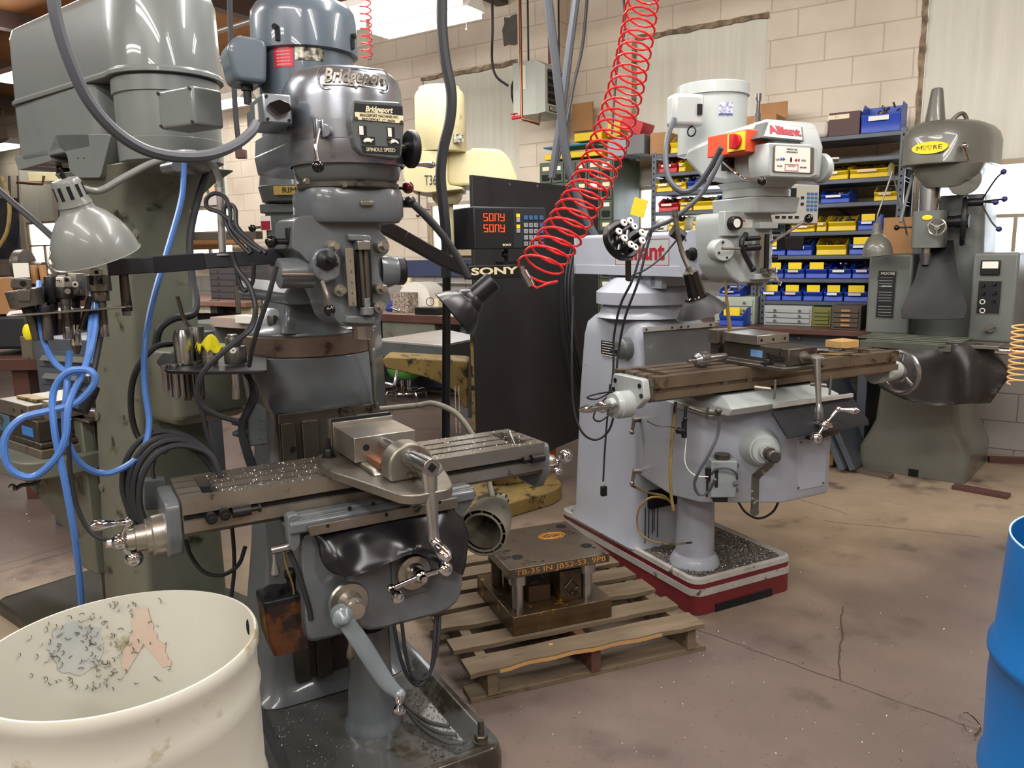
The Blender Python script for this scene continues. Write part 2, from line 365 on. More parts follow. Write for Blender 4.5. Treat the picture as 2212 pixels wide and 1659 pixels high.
# ================================================================ the room
CRACKS=[]
def ck(a,b): p=F0.Z(*a,0);q=F0.Z(*b,0);CRACKS.append((p.x,p.y,q.x,q.y))
ck((1610,1400),(2212,1610));ck((1820,1310),(1812,1470));ck((0,1222),(235,1150));ck((0,1235),(235,1168));ck((1500,1360),(1620,1400));ck((1780,1125),(2120,1160));ck((1700,1070),(1830,1110))
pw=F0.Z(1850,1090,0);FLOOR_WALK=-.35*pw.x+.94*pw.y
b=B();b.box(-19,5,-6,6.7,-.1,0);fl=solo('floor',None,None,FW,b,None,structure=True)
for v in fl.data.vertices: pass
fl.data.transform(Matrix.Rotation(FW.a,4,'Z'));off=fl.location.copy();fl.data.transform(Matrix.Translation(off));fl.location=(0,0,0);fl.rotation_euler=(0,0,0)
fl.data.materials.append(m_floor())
M_block=m_block()
WIN=[(-.81,.45,1.3,2.07,3.26),(-3.04,-1.92,1.3,2.05,3.27),(-5.43,-4.24,1.5,2.02,3.25),(-9.75,-8.7,1.5,2.15,3.2),(-14.1,-13.1,1.35,2.12,3.2)]
def wallbox(b,s0,s1,z0,z1): b.box(s0,s1,6.5,6.7,z0,z1)
b=B();edges=sorted(WIN);prev=-19
for (s0,s1,z0,zm,z1) in edges:
    wallbox(b,prev,s0,0,3.95);wallbox(b,s0,s1,0,z0);wallbox(b,s0,s1,z1,3.95);prev=s1
wallbox(b,prev,5,0,3.95)
wb=solo('wall_back',None,None,FW,b,None,structure=True);wb.data.transform(Matrix.Translation((wb.matrix_basis.inverted() @ FW.w((0,0,0))) * -1));wb.location=(0,0,0);wb.data.materials.append(M_block)
b=B();b.box(-4.12,-3.69,6.3,6.498,0,3.95);pi=solo('trim_12',None,None,FW,b,M_block,structure=True,smooth=None);pi.data.transform(Matrix.Translation((pi.matrix_basis.inverted() @ FW.w((0,0,0))) * -1));pi.location=(0,0,0)
M_panel=mat('painted_window_board',(224,222,208),.6,0,(206,204,190),2.5,.9,(190,176,150),5,.68,stretch=(9,9,.6))
M_frame=mat('window_frame_paint',(176,160,134),.6)
M_glass=mat('window_glass',(255,255,255),.02,trans=1.0,ior=1.01)
for i,(s0,s1,z0,zm,z1) in enumerate(WIN):
    w=B();w.box(s0+.004,s1-.004,6.52,6.55,zm,z1-.004)
    o=solo('window_%d' % (i+1),None,None,FW,w,M_panel,structure=True,smooth=None)
    f=B()
    for (a,c,d,e) in ((s0+.004,s1-.004,z0,z0+.035),(s0+.004,s1-.004,zm-.035,zm-.002),(s0+.004,s0+.035,z0+.035,zm-.035),(s1-.035,s1-.004,z0+.035,zm-.035),(s0+.035,s1-.035,(z0+zm)/2-.012,(z0+zm)/2+.012),((s0+s1)/2-.012,(s0+s1)/2+.012,z0+.035,(z0+zm)/2-.012)):
        f.box(a,c,6.53,6.58,d,e)
    part('window_frame',f,M_frame,o,smooth=None)
    g=B();g.box(s0+.03,s1-.03,6.553,6.557,z0+.03,zm-.03);part('pane',g,M_glass,o,smooth=None)
    t=B();t.box(s0+.004,s1-.004,6.4,6.53,z0-.03,z0);part('sill',t,M_frame,o,smooth=None)
M_patch=mat('bare_cement_patch',(112,106,100),.9,0,(92,88,82),9,.8)
M_seam=mat('crumbled_mortar',(96,80,66),.9,0,(170,150,124),14,.5)
def rag(poly,jit):
    o=[]
    for i in range(len(poly)):
        a=Vector(poly[i]);c=Vector(poly[(i+1) % len(poly)]);n=max(2,int((c-a).length/.05))
        for k in range(n): p=a.lerp(c,k/n);o.append((p.x+random.uniform(-jit,jit),p.y+random.uniform(-jit,jit)))
    return o
for i,(s0,s1,z0,zm,z1) in enumerate(WIN[:3]):
    t=B();t.prism(rag([(s0-.01,z1-.012),(s1+.01,z1-.012),(s1+.01,z1+.028),(s0-.01,z1+.028)],.008),'y',6.494,6.503)
    if i < 2: t.prism(rag([(s0-.035,2.1),(s0+.004,2.1),(s0+.004,z1),(s0-.035,z1)],.006),'y',6.494,6.503)
    solo('trim_%d' % (i+1),None,None,FW,t,M_seam,structure=True,smooth=None)
t=B();a=FW.Y(1087,38,6.5);c=FW.Y(1132,90,6.5)
t.prism(rag([(a.x,c.z),(c.x,c.z),(c.x,a.z),(a.x,a.z)],.02),'y',6.494,6.505);solo('trim_4',None,None,FW,t,M_patch,structure=True,smooth=None)
M_navy=mat('navy_wall_stripe',(56,66,96),.5)
t=B();a=FW.Y(900,568,6.5);c=FW.Y(1030,592,6.5);t.box(-7.2,-4.13,6.46,6.5,c.z-.02,a.z+.03);solo('trim_5',None,None,FW,t,M_navy,structure=True,smooth=None)
M_ceil=mat('brown_ceiling_boards',(150,98,50),.7,0,(126,80,40),3,.8)
b=B();b.box(-19,5,-6,6.7,3.95,4.05);solo('ceiling',None,None,FW,b,M_ceil,structure=True,smooth=None)
M_plain=mat('painted_block_far',(196,182,160),.7,0,(180,166,146),2,.8)
b=B();b.box(-19.2,-19,-6,6.7,0,3.95);solo('wall_left',None,None,FW,b,M_plain,structure=True,smooth=None)
b=B();b.box(5,5.2,-6,6.7,0,3.95);solo('wall_right',None,None,FW,b,M_plain,structure=True,smooth=None)
b=B();b.box(-19,5,-6.2,-6,0,3.95);solo('wall_front',None,None,FW,b,M_plain,structure=True,smooth=None)
M_beam=mat('rust_brown_beam',(82,66,60),.6)
M_conduit=mat('galvanised_conduit',(170,168,164),.4,.6)
for k,s_ in enumerate((-15.5,-13.2,-11,-8.8,-6.6,-4.4)):
    t=B();t.box(s_-.06,s_+.06,-6,6.48,3.78,3.95);solo('trim_%d' % (6+k),None,None,FW,t,M_beam,structure=True,smooth=None)
M_fix=mat('white_fixture_enamel',(206,204,196),.45)
def fixture(s0,s1,y,z,label,w=.3,cord=False,rods=True,cap=False):
    t=thing('fluorescent_fixture',label,'ceiling light',FW,((s0+s1)/2,y,z),'fluorescent fixtures hanging from the ceiling')
    h=B();h.prism([(y-w/2,z),(y+w/2,z),(y+w*.3,z+.05),(y+w*.22,z+.09),(y-w*.22,z+.09),(y-w*.3,z+.05)],'x',s0,s1);part('housing',h,M_fix,t,bevel=.004)
    d=B();d.box(s0+.04,s1-.04,y-w/2+.015,y+w/2-.015,z-.035,z);part('diffuser',d,M_emw,t,smooth=None)
    if rods:
        r=B()
        for q in (s0+.25,s1-.25): r.cyl((q,y,z+.09),(q,y,3.95),.006,seg=6)
        part('hanging_rod',r,M_conduit,t)
    if cord:
        c=B();c.cyl((s1-.03,y-w*.4,z-.14),(s1-.03,y-w*.4,z),.002,seg=6);c.ball((s1-.03,y-w*.4,z-.15),.008,seg=8,rg=6);part('pull_cord',c,M_white,t)
    return t
a=FW.Z(810,78,3.15);c=FW.Z(1034,30,3.15)
fixture(a.x,c.x,(a.y+c.y)/2,3.18,'white fluorescent fixture with a pull cord, lower of the two above the cream machine',.24,cord=True)
a=FW.Z(640,62,3.2);c=FW.Z(985,-14,3.2)
fixture(a.x,c.x,(a.y+c.y)/2,3.2,'long bright fluorescent fixture above the blue-grey motor, upper one of the pair',.36)
a=FW.Z(420,246,3.2);c=FW.Z(535,222,3.2)
fixture(a.x,c.x,(a.y+c.y)/2,3.25,'small distant fluorescent fixture between the green drill press and the motor',.26)
a=FW.Z(-60,334,3.2);c=FW.Z(36,318,3.2)
fixture(a.x,c.x,(a.y+c.y)/2,3.25,'distant fluorescent fixture at the left edge of the photo',.3)
for i,(s_,y_,z_) in enumerate(LAMPS):
    fixture(s_-1.2,s_+1.2,y_,z_,'strip light above the frame, %s' % ('over the milling machines','over the pale mill aisle','over the jig borer aisle','above and behind the camera','over the blue drum aisle','over the white drum','over the green drill press','far behind the camera, left','distant left, beyond the green drill press','far behind the camera, right')[i])
area('window_glow',FW.w((-.18,6.48,1.7)),FW.a,1.1,.7,30,(.92,.96,1)).rotation_euler=(math.pi/2,0,FW.a+math.pi)
bpy.data.objects['window_glow'].data.energy=0.0
# ================================================================ near milling machine (polished head)
def XZ(F,pts,y): return [(F.Y(px,py,y).x,F.Y(px,py,y).z) for px,py in pts]
def YZ(F,pts,x): return [(F.X(px,py,x).y,F.X(px,py,x).z) for px,py in pts]
def hexb(b,p,d,r,h): b.lathe(p,d,[(0,r),(h*.85,r),(h,r*.85)],6)
def crank(F,parent,p,d,r,arms,name='crank_handle',m=None):
    pass
T=thing('milling_machine','grey knee milling machine with polished steel head and worn bare table, nearest the camera','milling machine',FB,(.72,2.35,0))
b=B();cx,cy,hx,hy=.685,2.33,.315,.52
b.loft([rr(cx,cy,hx,hy,.05,0),rr(cx,cy,hx,hy,.05,.05),rr(cx,cy,hx-.008,hy-.008,.045,.085),rr(cx,cy,hx-.03,hy-.03,.04,.09),rr(cx,cy,hx-.045,hy-.045,.05,.078),rr(cx,cy,hx-.075,hy-.075,.05,.05),rr(cx,cy,.02,.02,.01,.045)])
M_tray=mat('oily_grey_tray_enamel',(88,90,90),.28,0,(64,62,56),4,.9,(44,38,30),5,.55,.15,20,coat=.5)
base=part('base_tray',b,M_tray,T,bevel=.004)
r_=B()
for k in range(3):
    r_.tube([(.915,1.93+.05*k,.051),(.87,1.97+.06*k,.052),(.84,2.07+.07*k,.052),(.835,2.2+.07*k,.047)],.0065,8,6,r2=.004)
part('cast_rib',r_,M_tray,base,kind='stuff')
for (x,y) in ((.945,1.87),(.425,2.72)):
    q=B();q.cyl((x,y,.05),(x,y,.15),.0095,seg=10);hexb(q,(x,y,.088),(0,0,1),.02,.018);q.cyl((x,y,.083),(x,y,.089),.026);part('anchor_bolt',q,M_steeld,base)
b=B()
def csec(z,x0,x1,y0,y1,r): return rr((x0+x1)/2,(y0+y1)/2,(x1-x0)/2,(y1-y0)/2,r,z,5)
b.loft([csec(.05,.41,.965,2.40,2.84,.10),csec(.09,.43,.95,2.44,2.83,.09),csec(.16,.452,.935,2.462,2.82,.08),csec(.5,.50,.90,2.462,2.80,.06),csec(.98,.545,.885,2.462,2.78,.06),
        csec(1.005,.54,.888,2.445,2.79,.08),csec(1.03,.525,.905,2.42,2.81,.12),csec(1.10,.51,.92,2.405,2.82,.16),csec(1.185,.505,.925,2.40,2.825,.2)])
col=part('column',b,M_grey,T,bevel=.003)
w=B();w.box(.553,.885,2.438,2.466,.11,1.012);part('way_pad',w,M_steeld,col,bevel=.002)
for (x0,x1) in ((.556,.60),(.622,.672),(.80,.845)):
    w=B();w.box(x0,x1,2.42,2.44,.11,.985);part('dovetail_way',w,M_steeld,col,bevel=.002)
w=B();w.rbox(.715,2.6125,.19,.19,.985,1.0,.05);
b=B();b.lathe((.715,2.61,1.185),(0,0,1),[(0,.208),(.004,.214),(.062,.214),(.066,.208)],48);ring=part('turret_ring',b,M_steeld,T,'bare oily steel ring')
M_ringm=mat('rusty_machined_ring',(128,112,98),.5,.5,(96,80,70),9,.9,(70,52,44),14,.58)
ring.data.materials[0]=M_ringm
b=B();b.lathe((.715,2.61,1.25),(0,0,1),[(0,.208),(.012,.205),(.04,.17),(.075,.14),(.085,.13)],40)
b.loft([rr(.735,2.60,.155,.18,.02,1.262),rr(.735,2.62,.14,.17,.02,1.31),rr(.735,2.62,.13,.17,.02,1.355)])
tur=part('turret',b,M_grey,T,bevel=.004)
for (x,y) in ((.575,2.52),(.86,2.5)):
    q=B();hexb(q,(x,y,1.285),(0,0,1),.016,.03);part('turret_bolt',q,M_steeld,tur)
b=B();b.prism([(.60,1.352),(.585,1.372),(.585,1.39),(.61,1.42),(.61,1.50),(.63,1.52),(.84,1.52),(.86,1.50),(.86,1.42),(.885,1.39),(.885,1.372),(.87,1.352)],'y',2.38,3.1)
ram=part('ram',b,M_grey,T,bevel=.006)
b=B();b.lathe((.735,2.38,1.44),(0,-1,0),[(0,.10),(.05,.11),(.09,.115),(.1,.115)],32);part('ram_adapter',b,M_grey,ram,bevel=.004)
lab=B();c1=FB.X(552,622,.584);lab.box(.5825,.5855,2.62,2.70,1.37,1.39);
yF=2.075
out=[(652,466),(634,474),(630,538),(648,545),(660,560),(690,585),(700,620),(712,655),(724,690),(742,706),(800,706),(822,700),(825,676),(846,650),(842,632),(820,600),(816,560),(838,548),(843,532),(834,512),(816,496),(812,476),(842,466)]
b=B();b.prism(rp(XZ(FB,out,yF),.012,2),'y',yF,2.27);hd=part('head_casting',b,M_grey,T,bevel=.012,seg=3)
b=B();b.lathe((.742,2.15,1.315),(0,0,1),[(0,.05),(.02,.06),(.05,.064),(.26,.066),(.28,.075)],32);part('quill_housing',b,M_grey,hd)
b=B();b.lathe((.742,2.15,1.262),(0,0,1),[(0,.026),(.004,.029),(.045,.029),(.06,.04)],32);part('spindle_nose',b,M_ground,hd)
o2=[(648,402),(842,402),(846,430),(846,470),(800,468),(655,468)]
zg=[FB.Y(700,py,2.03).z for py in (402,470)]
b=B();b.loft([rr(.722,2.17,.118,.125,.05,zg[1]-.012),rr(.722,2.17,.128,.135,.05,zg[1]+.006),rr(.722,2.17,.13,.14,.06,zg[0]-.02),rr(.722,2.17,.128,.135,.07,zg[0])]);gb=part('gear_housing',b,M_grey,T,bevel=.004)
q=B();a=FB.Y(792,439,2.028);q.box(a.x-.018,a.x+.018,2.022,2.04,a.z-.007,a.z+.007);part('raised_plate',q,M_steel,gb,bevel=.003)
b=B();b.lathe((.722,2.15,zg[0]-.002),(0,0,1),[(0,.132),(.004,.138),(.016,.138),(.02,.132)],44);part('clamp_flange',b,M_steeld,T)
z2=FB.Y(700,348,2.0).z;z3=FB.Y(720,318,2.0).z;z1=zg[0]+.016
b=B();b.lathe((.722,2.15,z1),(0,0,1),[(0,.128),(.012,.14),(.05,.148),(z2-z1,.152)],44);low=part('lower_belt_housing',b,M_dkgrey,T)
M_head=mat('bare_polished_cast_aluminium',(168,172,180),.25,.8,(140,144,152),4,.9,(104,104,106),5,.68,.04,30)
def hull(z,rf,yr,hw,n=20,cyf=2.15):
    o=[]
    for k in range(n+1):
        a=math.pi+math.pi*k/n;o.append(Vector((.722+rf*math.cos(a),cyf+rf*math.sin(a),z)))
    for k in range(7):
        a=math.pi/2*k/6;o.append(Vector((.722+hw-.07+.07*math.cos(a),yr-.07+.07*math.sin(a),z)))
    for k in range(7):
        a=math.pi/2+math.pi/2*k/6;o.append(Vector((.722-hw+.07+.07*math.cos(a),yr-.07+.07*math.sin(a),z)))
    return o
b=B();b.loft([hull(z2,.154,2.5,.15),hull(z2+.01,.16,2.56,.165),hull(z2+.06,.16,2.57,.17),hull(z2+.062,.155,2.57,.168),hull(z2+.11,.156,2.56,.166)])
belt=part('belt_housing',b,M_head,T,bevel=.003)
zt=1.985
b=B();b.loft([hull(z2+.108,.156,2.30,.156),hull(1.9,.156,2.29,.156),hull(1.935,.154,2.28,.15),hull(1.957,.147,2.26,.143),hull(1.972,.134,2.24,.13),hull(1.98,.112,2.21,.11)])
dome=part('polished_dome_cover',b,M_head,T)
mx,my=.697,2.405
b=B();b.lathe((mx,my,z2+.1),(0,0,1),[(0,.138),(.34,.138)],44);mot=part('motor_body',b,M_motor,T)
b=B();b.lathe((mx,my,2.07),(0,0,1),[(0,.139),(.004,.152),(.095,.152),(.12,.148),(.138,.136),(.148,.115),(.152,.09)],44);fc=part('fan_cover',b,M_motor,T)
for px,py in ((600,46),(752,70)):
    p=FB.Y(px,py,my-.1);q=B();dd=Vector((p.x-mx,p.y-my,0)).normalized();pp=Vector((mx,my,2.12))+dd*.151;q.cyl(pp,pp+dd*.012,.008,seg=10);q.box(pp.x-.005,pp.x+.005,pp.y-.01,pp.y+.002,2.085,2.115);part('cover_clip',q,M_dark,fc)
def wrap(a0,a1,z0,z1,r,n=8):
    g=[]
    for z in (z0,z1): g.append([Vector((mx+r*math.cos(math.radians(a0+(a1-a0)*k/n)),my+r*math.sin(math.radians(a0+(a1-a0)*k/n)),z)) for k in range(n+1)])
    return B().loft(g,False,False)
def ang(px,r):
    best=None
    for k in range(180,340):
        a=math.radians(k);w=FB.w((mx+r*math.cos(a),my+r*math.sin(a),2.03));fw=w.y*math.cos(PITCH)-(w.z-EYE)*math.sin(PITCH);x=1106+FPX*w.x/fw
        if best is None or abs(x-px) < best[0]: best=(abs(x-px),k)
    return best[1]
def mz(py): return FB.Y(680,py,my-.138).z
M_redl=mat('red_warning_label',(206,44,66),.45);M_plate=mat('etched_nameplate',(170,166,150),.3,.6,(40,40,40),60,.3)
rl=part('warning_label',wrap(ang(605,.14),ang(646,.14),mz(145),mz(98),.1392),M_redl,mot,'red warning label',smooth=60)
rp_=part('rating_plate',wrap(ang(650,.14),ang(714,.14),mz(131),mz(84),.1392),M_plate,mot,'metal rating plate',smooth=60)
part('sticker',wrap(ang(668,.14),ang(700,.14),mz(82),mz(71),.1394),M_white,mot,'small white sticker',smooth=60)
def curved_text(nm,s,size,a_c,z,r,m,parent,c=(mx,my),width=None):
    t=text(None,s,size,(0,0,0),(1,0,0),(0,1,0),m,ext=.0003,width=width)
    for i,p in enumerate(t.v):
        a=math.radians(a_c)+p.x/r;t.v[i]=Vector((c[0]+(r+p.z)*math.cos(a),c[1]+(r+p.z)*math.sin(a),z+p.y))
    return part(nm,t,m,parent,smooth=None)
ac=(ang(605,.14)+ang(646,.14))/2
curved_text('lettering','WARNING',.011,ac,mz(103),.1396,M_white,rl,width=.036)
for k in range(5): curved_text('lettering','KEEP GUARDS IN PLACE',.005,ac,mz(111+k*7),.1396,M_white,rl,width=.04)
p=FB.Y(528,132,2.33)
b=B();b.prism(rp([(p.x-.036,p.z-.058),(p.x+.05,p.z-.062),(p.x+.06,p.z+.056),(p.x-.02,p.z+.062),(p.x-.05,p.z+.03)],.02,4),'y',2.30,2.42);tb=part('terminal_box',b,M_motor,T,bevel=.012,seg=3)
b=B();b.cyl((p.x+.006,2.35,p.z-.058),(p.x+.006,2.35,p.z-.11),.011);b.cyl((p.x+.006,2.35,p.z-.06),(p.x+.006,2.35,p.z-.074),.016);part('cable_gland',b,M_blackm,tb)
a=FB.Y(563,198,2.0);c=FB.Y(632,282,2.0)
b=B();bx0,bx1,bz0,bz1=.515,.60,1.83,1.93
a=FB.Y(567,200,2.05);c=FB.Y(632,268,2.05);bx0,bx1,bz0,bz1=a.x,c.x,c.z,a.z
b.box(bx0,bx1,2.05,2.2,bz0,bz1);sb=part('switch_box',b,M_alum,T,bevel=.004)
b=B();b.box(bx0+.012,bx1+.02,2.14,2.30,bz0+.01,bz1-.01);part('switch_bracket',b,M_head,sb)
b=B();cz=(bz0+bz1)/2;cxk=(bx0+bx1)/2
b.prism(rp([(bx0+.006,cz+.006),(cxk,cz+.018),(bx1-.01,cz+.01),(bx1-.006,cz-.006),(cxk,cz-.02),(bx0+.02,cz-.006)],.006,3),'y',2.025,2.05);part('pointer_knob',b,M_ball,sb,bevel=.004)
for dx,dz in ((.008,.008),(.008,bz1-bz0-.008),(bx1-bx0-.008,.008)):
    q=B();q.cyl((bx0+dx,2.046,bz0+dz),(bx0+dx,2.051,bz0+dz),.004,seg=10);part('screw',q,M_blackm,sb)
q=B();q.box(bx0-.0015,bx0,2.11,2.14,cz-.02,cz+.02);part('switch_sticker',q,M_white,sb)
cyd=2.15;Rd=.156
def dome_pt(px):
    best=None
    for k in range(170,372):
        a=math.radians(k);w=FB.w((.722+Rd*math.cos(a),cyd+Rd*math.sin(a),1.9));fw=w.y*math.cos(PITCH)-(w.z-EYE)*math.sin(PITCH);x=1106+FPX*w.x/fw
        if best is None or abs(x-px) < best[0]: best=(abs(x-px),k)
    return best[1]
a0,a1=dome_pt(699),dome_pt(851);zc=FB.Y(775,170,2.0).z;hz=.0275;hw_=Rd*math.radians(a1-a0)/2
def onD(u,v,d): a=math.radians((a0+a1)/2)+u/Rd;return Vector((.722+(Rd+d)*math.cos(a),cyd+(Rd+d)*math.sin(a),zc+v))
ov=rp([(-hw_,-hz),(hw_,-hz),(hw_,hz),(-hw_,hz)],.026,6)
b=B();b.tube([onD(u,v,.001) for u,v in ov],.0022,6,1,True);badge=part('badge_rim',b,M_head,dome)
def dome_text(nm,s,size,u,v,m,shear=.25,bold=.0,width=None,d=.0005,ext=.0025):
    t=text(None,s,size,(0,0,0),(1,0,0),(0,1,0),m,ext=ext,bold=bold,shear=shear,width=width)
    t.v=[onD(p.x+u,p.y+v,d+p.z) for p in t.v];return part(nm,t,m,dome,smooth=None)
dome_text('script_lettering','Bridgeport',.044,0,.004,M_ground,.3,.0012,width=hw_*1.74)
b=B();b.tube([onD(u,v,.002) for u,v in ((-hw_*.88,-.018),(-.01,-.020),(0,-.0245),(.008,-.018),(hw_*.85,-.0205))],.0017,6,4);part('script_underline',b,M_ground,dome)
y0=1.965
o=[(763,215),(866,220),(874,262),(868,338),(858,344),(785,335),(768,318),(757,262)]
b=B();b.prism(rp(XZ(FB,o,y0),.006,2),'y',y0,2.10);con=part('speed_console',b,M_dkgrey,T,bevel=.004)
def cq(pts,t=.0015,yy=None): return B().prism(XZ(FB,pts,y0),'y',y0-t,y0)
M_blk=mat('black_sign',(26,28,30),.4)
sg=part('name_panel',cq([(765,223),(869,230),(871,268),(766,258)]),M_blk,con,smooth=None)
part('cream_panel',cq([(766,242),(870,250),(871,267),(767,258)],.002),M_paper,con,smooth=None)
xr=(FB.Y(869,230,y0)-FB.Y(765,223,y0)).normalized()
def ctext(s,size,px,py,m,width,par=con,sh=0,bold=0,yd=(0,0,1),t=.0025): text('lettering',s,size,FB.Y(px,py,y0-t),xr,yd,m,par,ext=.0004,shear=sh,bold=bold,width=width)
ctext('Bridgeport',.019,818,237,M_paper,.074,sh=.3,bold=.0006)
q=B();q.tube([FB.Y(790,243.5,y0-.002),FB.Y(815,244.5,y0-.002),FB.Y(846,247,y0-.002)],.0008,5,2);part('underline',q,M_paper,con)
ctext('BRIDGEPORT MACHINES INC.',.0095,820,251,M_blk,.104);ctext('BRIDGEPORT, CT. 06606',.0095,818,259.5,M_blk,.088)
part('speed_window',cq([(773,271),(791,272),(792,293),(775,292)],.001),M_dark,con,smooth=None);part('speed_window',cq([(835,274),(852,275),(852,297),(837,296)],.001),M_dark,con,smooth=None)
part('number_strip',cq([(775,272),(784,273),(785,292),(776,291)],.002),M_white,con,smooth=None);part('number_strip',cq([(837,276),(845,277),(846,296),(838,295)],.002),M_white,con,smooth=None)
part('pictogram_panel',cq([(778,294),(809,296),(810,313),(782,311)]),M_blk,con,smooth=None);part('pictogram_panel',cq([(835,298),(864,300),(865,316),(838,315)]),M_blk,con,smooth=None)
part('turtle_pictogram',cq([(784,306),(786,301),(791,298),(797,298),(801,301),(806,300),(806,303),(802,305),(803,308),(800,307),(796,306),(790,306),(788,308),(786,306)],.0024),M_white,con,smooth=None)
part('rabbit_pictogram',cq([(839,306),(843,307),(844,303),(848,302),(844,300),(850,301),(856,303),(861,309),(860,311),(854,307),(847,309),(842,311),(846,307),(840,308)],.0024),M_white,con,smooth=None)
part('title_panel',cq([(780,314),(864,318),(864,335),(784,330)]),M_blk,con,smooth=None);ctext('SPINDLE SPEED',.013,823,324,M_paper,.078)
for px,py in ((769,256),(867,264)):
    q=B();p=FB.Y(px,py,y0-.002);q.cyl(p,p-Vector((0,.003,0)),.0045,seg=10);part('panel_screw',q,M_steeld,con)
p=FB.Y(884,322,2.03);
b=B();b.lathe((p.x-.012,2.03,p.z),(1,0,0),[(0,.012),(.006,.046),(.012,.05),(.024,.05),(.03,.044),(.026,.03),(.022,.01)],32);hw1=part('speed_hand_wheel',b,M_blackm,T,bevel=.001)
b=B();b.cyl((p.x-.05,2.03,p.z),(p.x,2.03,p.z),.011);part('wheel_shaft',b,M_steeld,hw1)
b=B();b.lathe((p.x+.012,2.02,p.z-.04),(1,0,0),[(0,.006),(.012,.0055),(.03,.0075),(.045,.0095),(.055,.007),(.06,.002)],16);part('wheel_grip',b,M_chrome,hw1)
p=FB.Y(692,280,1.99)
b=B();b.cyl((p.x+.012,2.03,p.z),(p.x+.012,1.995,p.z),.016);b.box(p.x-.016,p.x+.004,1.985,2.0,p.z-.02,p.z+.022);b.box(p.x-.016,p.x-.011,1.97,1.985,p.z-.02,p.z+.022);b.box(p.x-.001,p.x+.004,1.97,1.985,p.z-.02,p.z+.022);lv=part('brake_lever_bracket',b,M_alum,T,bevel=.002)
e=FB.Y(687,355,1.955)
b=B();b.tube([(p.x-.006,1.978,p.z),(e.x,1.965,(p.z+e.z)/2),(e.x,1.955,e.z)],.0042,8,4);part('lever_rod',b,M_chrome,lv)
b=B();b.ball((e.x,1.955,e.z-.005),.0155);part('lever_knob',b,M_ball,lv)
for px,py in ((664,392),(793,397),(745,398)):
    q=B();p=FB.Y(px,py,2.02);hexb(q,(p.x,2.035,p.z),(0,-1,0),.009,.016);part('flange_nut',q,M_steel,T)
p=FB.Y(881,405,2.15);b=B();b.cyl((p.x-.05,2.15,p.z-.003),p,.0055);rbv=part('gear_lever',b,M_blackm,T);b=B();b.ball(p,.0175);part('lever_knob',b,M_redball,rbv)
p=FB.Y(586,522,2.12);q=FB.Y(630,515,2.12)
b=B();b.cyl(p,(q.x,2.12,p.z),.008);b.box(q.x-.012,q.x+.012,2.10,2.14,q.z-.022,q.z+.028);fh=part('gear_change_handle',b,M_blackm,T,bevel=.002);b=B();b.ball(p,.0165);part('lever_knob',b,M_ball,fh)
p=FB.Y(612,590,2.14)
b=B();b.lathe((p.x,2.12,p.z),(1,.0,0),[(-.02,.034),(-.016,.04),(.07,.042)],32);cy_=part('feed_clutch_housing',b,M_grey,hd)
b=B();b.cyl(FB.Y(608,593,2.06),FB.Y(690,593,2.06),.006);part('feed_shaft',b,M_steel,hd)
p=FB.Y(706,562,2.04)
b=B();b.prism(rp(XZ(FB,[(672,560),(686,537),(720,536),(735,560),(733,600),(700,612),(680,596)],2.05),.012,3),'y',2.045,2.08);fs=part('feed_selector_plate',b,M_grey,hd,bevel=.005)
b=B();b.lathe((p.x,2.045,p.z),(0,-1,0),[(0,.026),(.008,.026),(.012,.02),(.018,.009),(.04,.006)],28);part('feed_selector_knob',b,M_blackm,fs)
for px,py in ((686,571),(727,571)):
    q=B();c_=FB.Y(px,py,2.045);q.cyl(c_,c_-Vector((0,.006,0)),.005,seg=6);part('socket_screw',q,M_blackm,fs)
e=FB.Y(712,670,2.03);s0=FB.Y(696,608,2.045)
b=B();b.tube([s0,s0.lerp(e,.5)+Vector((0,-.012,0)),e],.0058,8,4);lv2=part('trip_lever',b,M_steel,T);b=B();b.ball(e,.0155);part('lever_knob',b,M_ball,lv2)
ys=2.045
sc=B();a=FB.Y(747,536,ys);c=FB.Y(768,662,ys)
sc.prism(XZ(FB,[(744,536),(762,536),(770,660),(753,661)],ys),'y',ys-.003,ys);scl=part('depth_scale',sc,M_ground,hd,smooth=None)
for i,(px,py) in enumerate(((757,563),(759,587),(760,611),(761,634),(763,656))): text('scale_number',str(i+1),.010,FB.Y(px,py,ys-.0035),(1,0,0),(0,0,1),M_blk,scl,ext=.0003)
sb_=B();sb_.box(FB.Y(768,540,2.06).x,FB.Y(800,540,2.06).x,2.058,2.076,FB.Y(780,662,2.06).z,FB.Y(780,522,2.06).z);part('slot_recess',sb_,M_dark,hd)
st=B();a=FB.Y(778,536,2.05);c=FB.Y(786,660,2.05);st.cyl(a,(a.x+.004,2.05,c.z),.006);st.cyl((a.x+.014,2.05,a.z),(a.x+.016,2.05,c.z),.007)
part('stop_screw',st,M_steeld,hd)
st=B();p=FB.Y(783,530,2.045);st.box(p.x-.018,p.x+.018,2.03,2.07,p.z-.012,p.z+.012);part('stop_block',st,M_bright,hd,bevel=.002)
st=B();p=FB.Y(793,668,2.045);st.cyl((p.x,2.045,p.z-.014),(p.x,2.045,p.z+.006),.0185,seg=28);st.cyl((p.x,2.045,p.z+.006),(p.x,2.045,p.z+.03),.009);mn=part('micrometer_nut',st,M_alum,hd,bevel=.001)
for pr in ([(752,505),(800,507),(806,522),(756,520)],[(750,682),(812,684),(812,700),(745,698)]):
    st=B();st.prism(XZ(FB,pr,2.05),'y',2.05,2.085);part('front_boss',st,M_grey,hd,bevel=.004)
for px,py in ((727,532),(833,532),(741,627),(830,623),(826,663)):
    q=B();p=FB.Y(px,py,2.05);q.cyl((p.x-.012,2.08,p.z),(p.x-.008,2.05,p.z),.016);hexb(q,(p.x-.006,2.052,p.z),(.12,-1,0),.0115,.018);part('head_clamp_bolt',q,M_ground,hd)
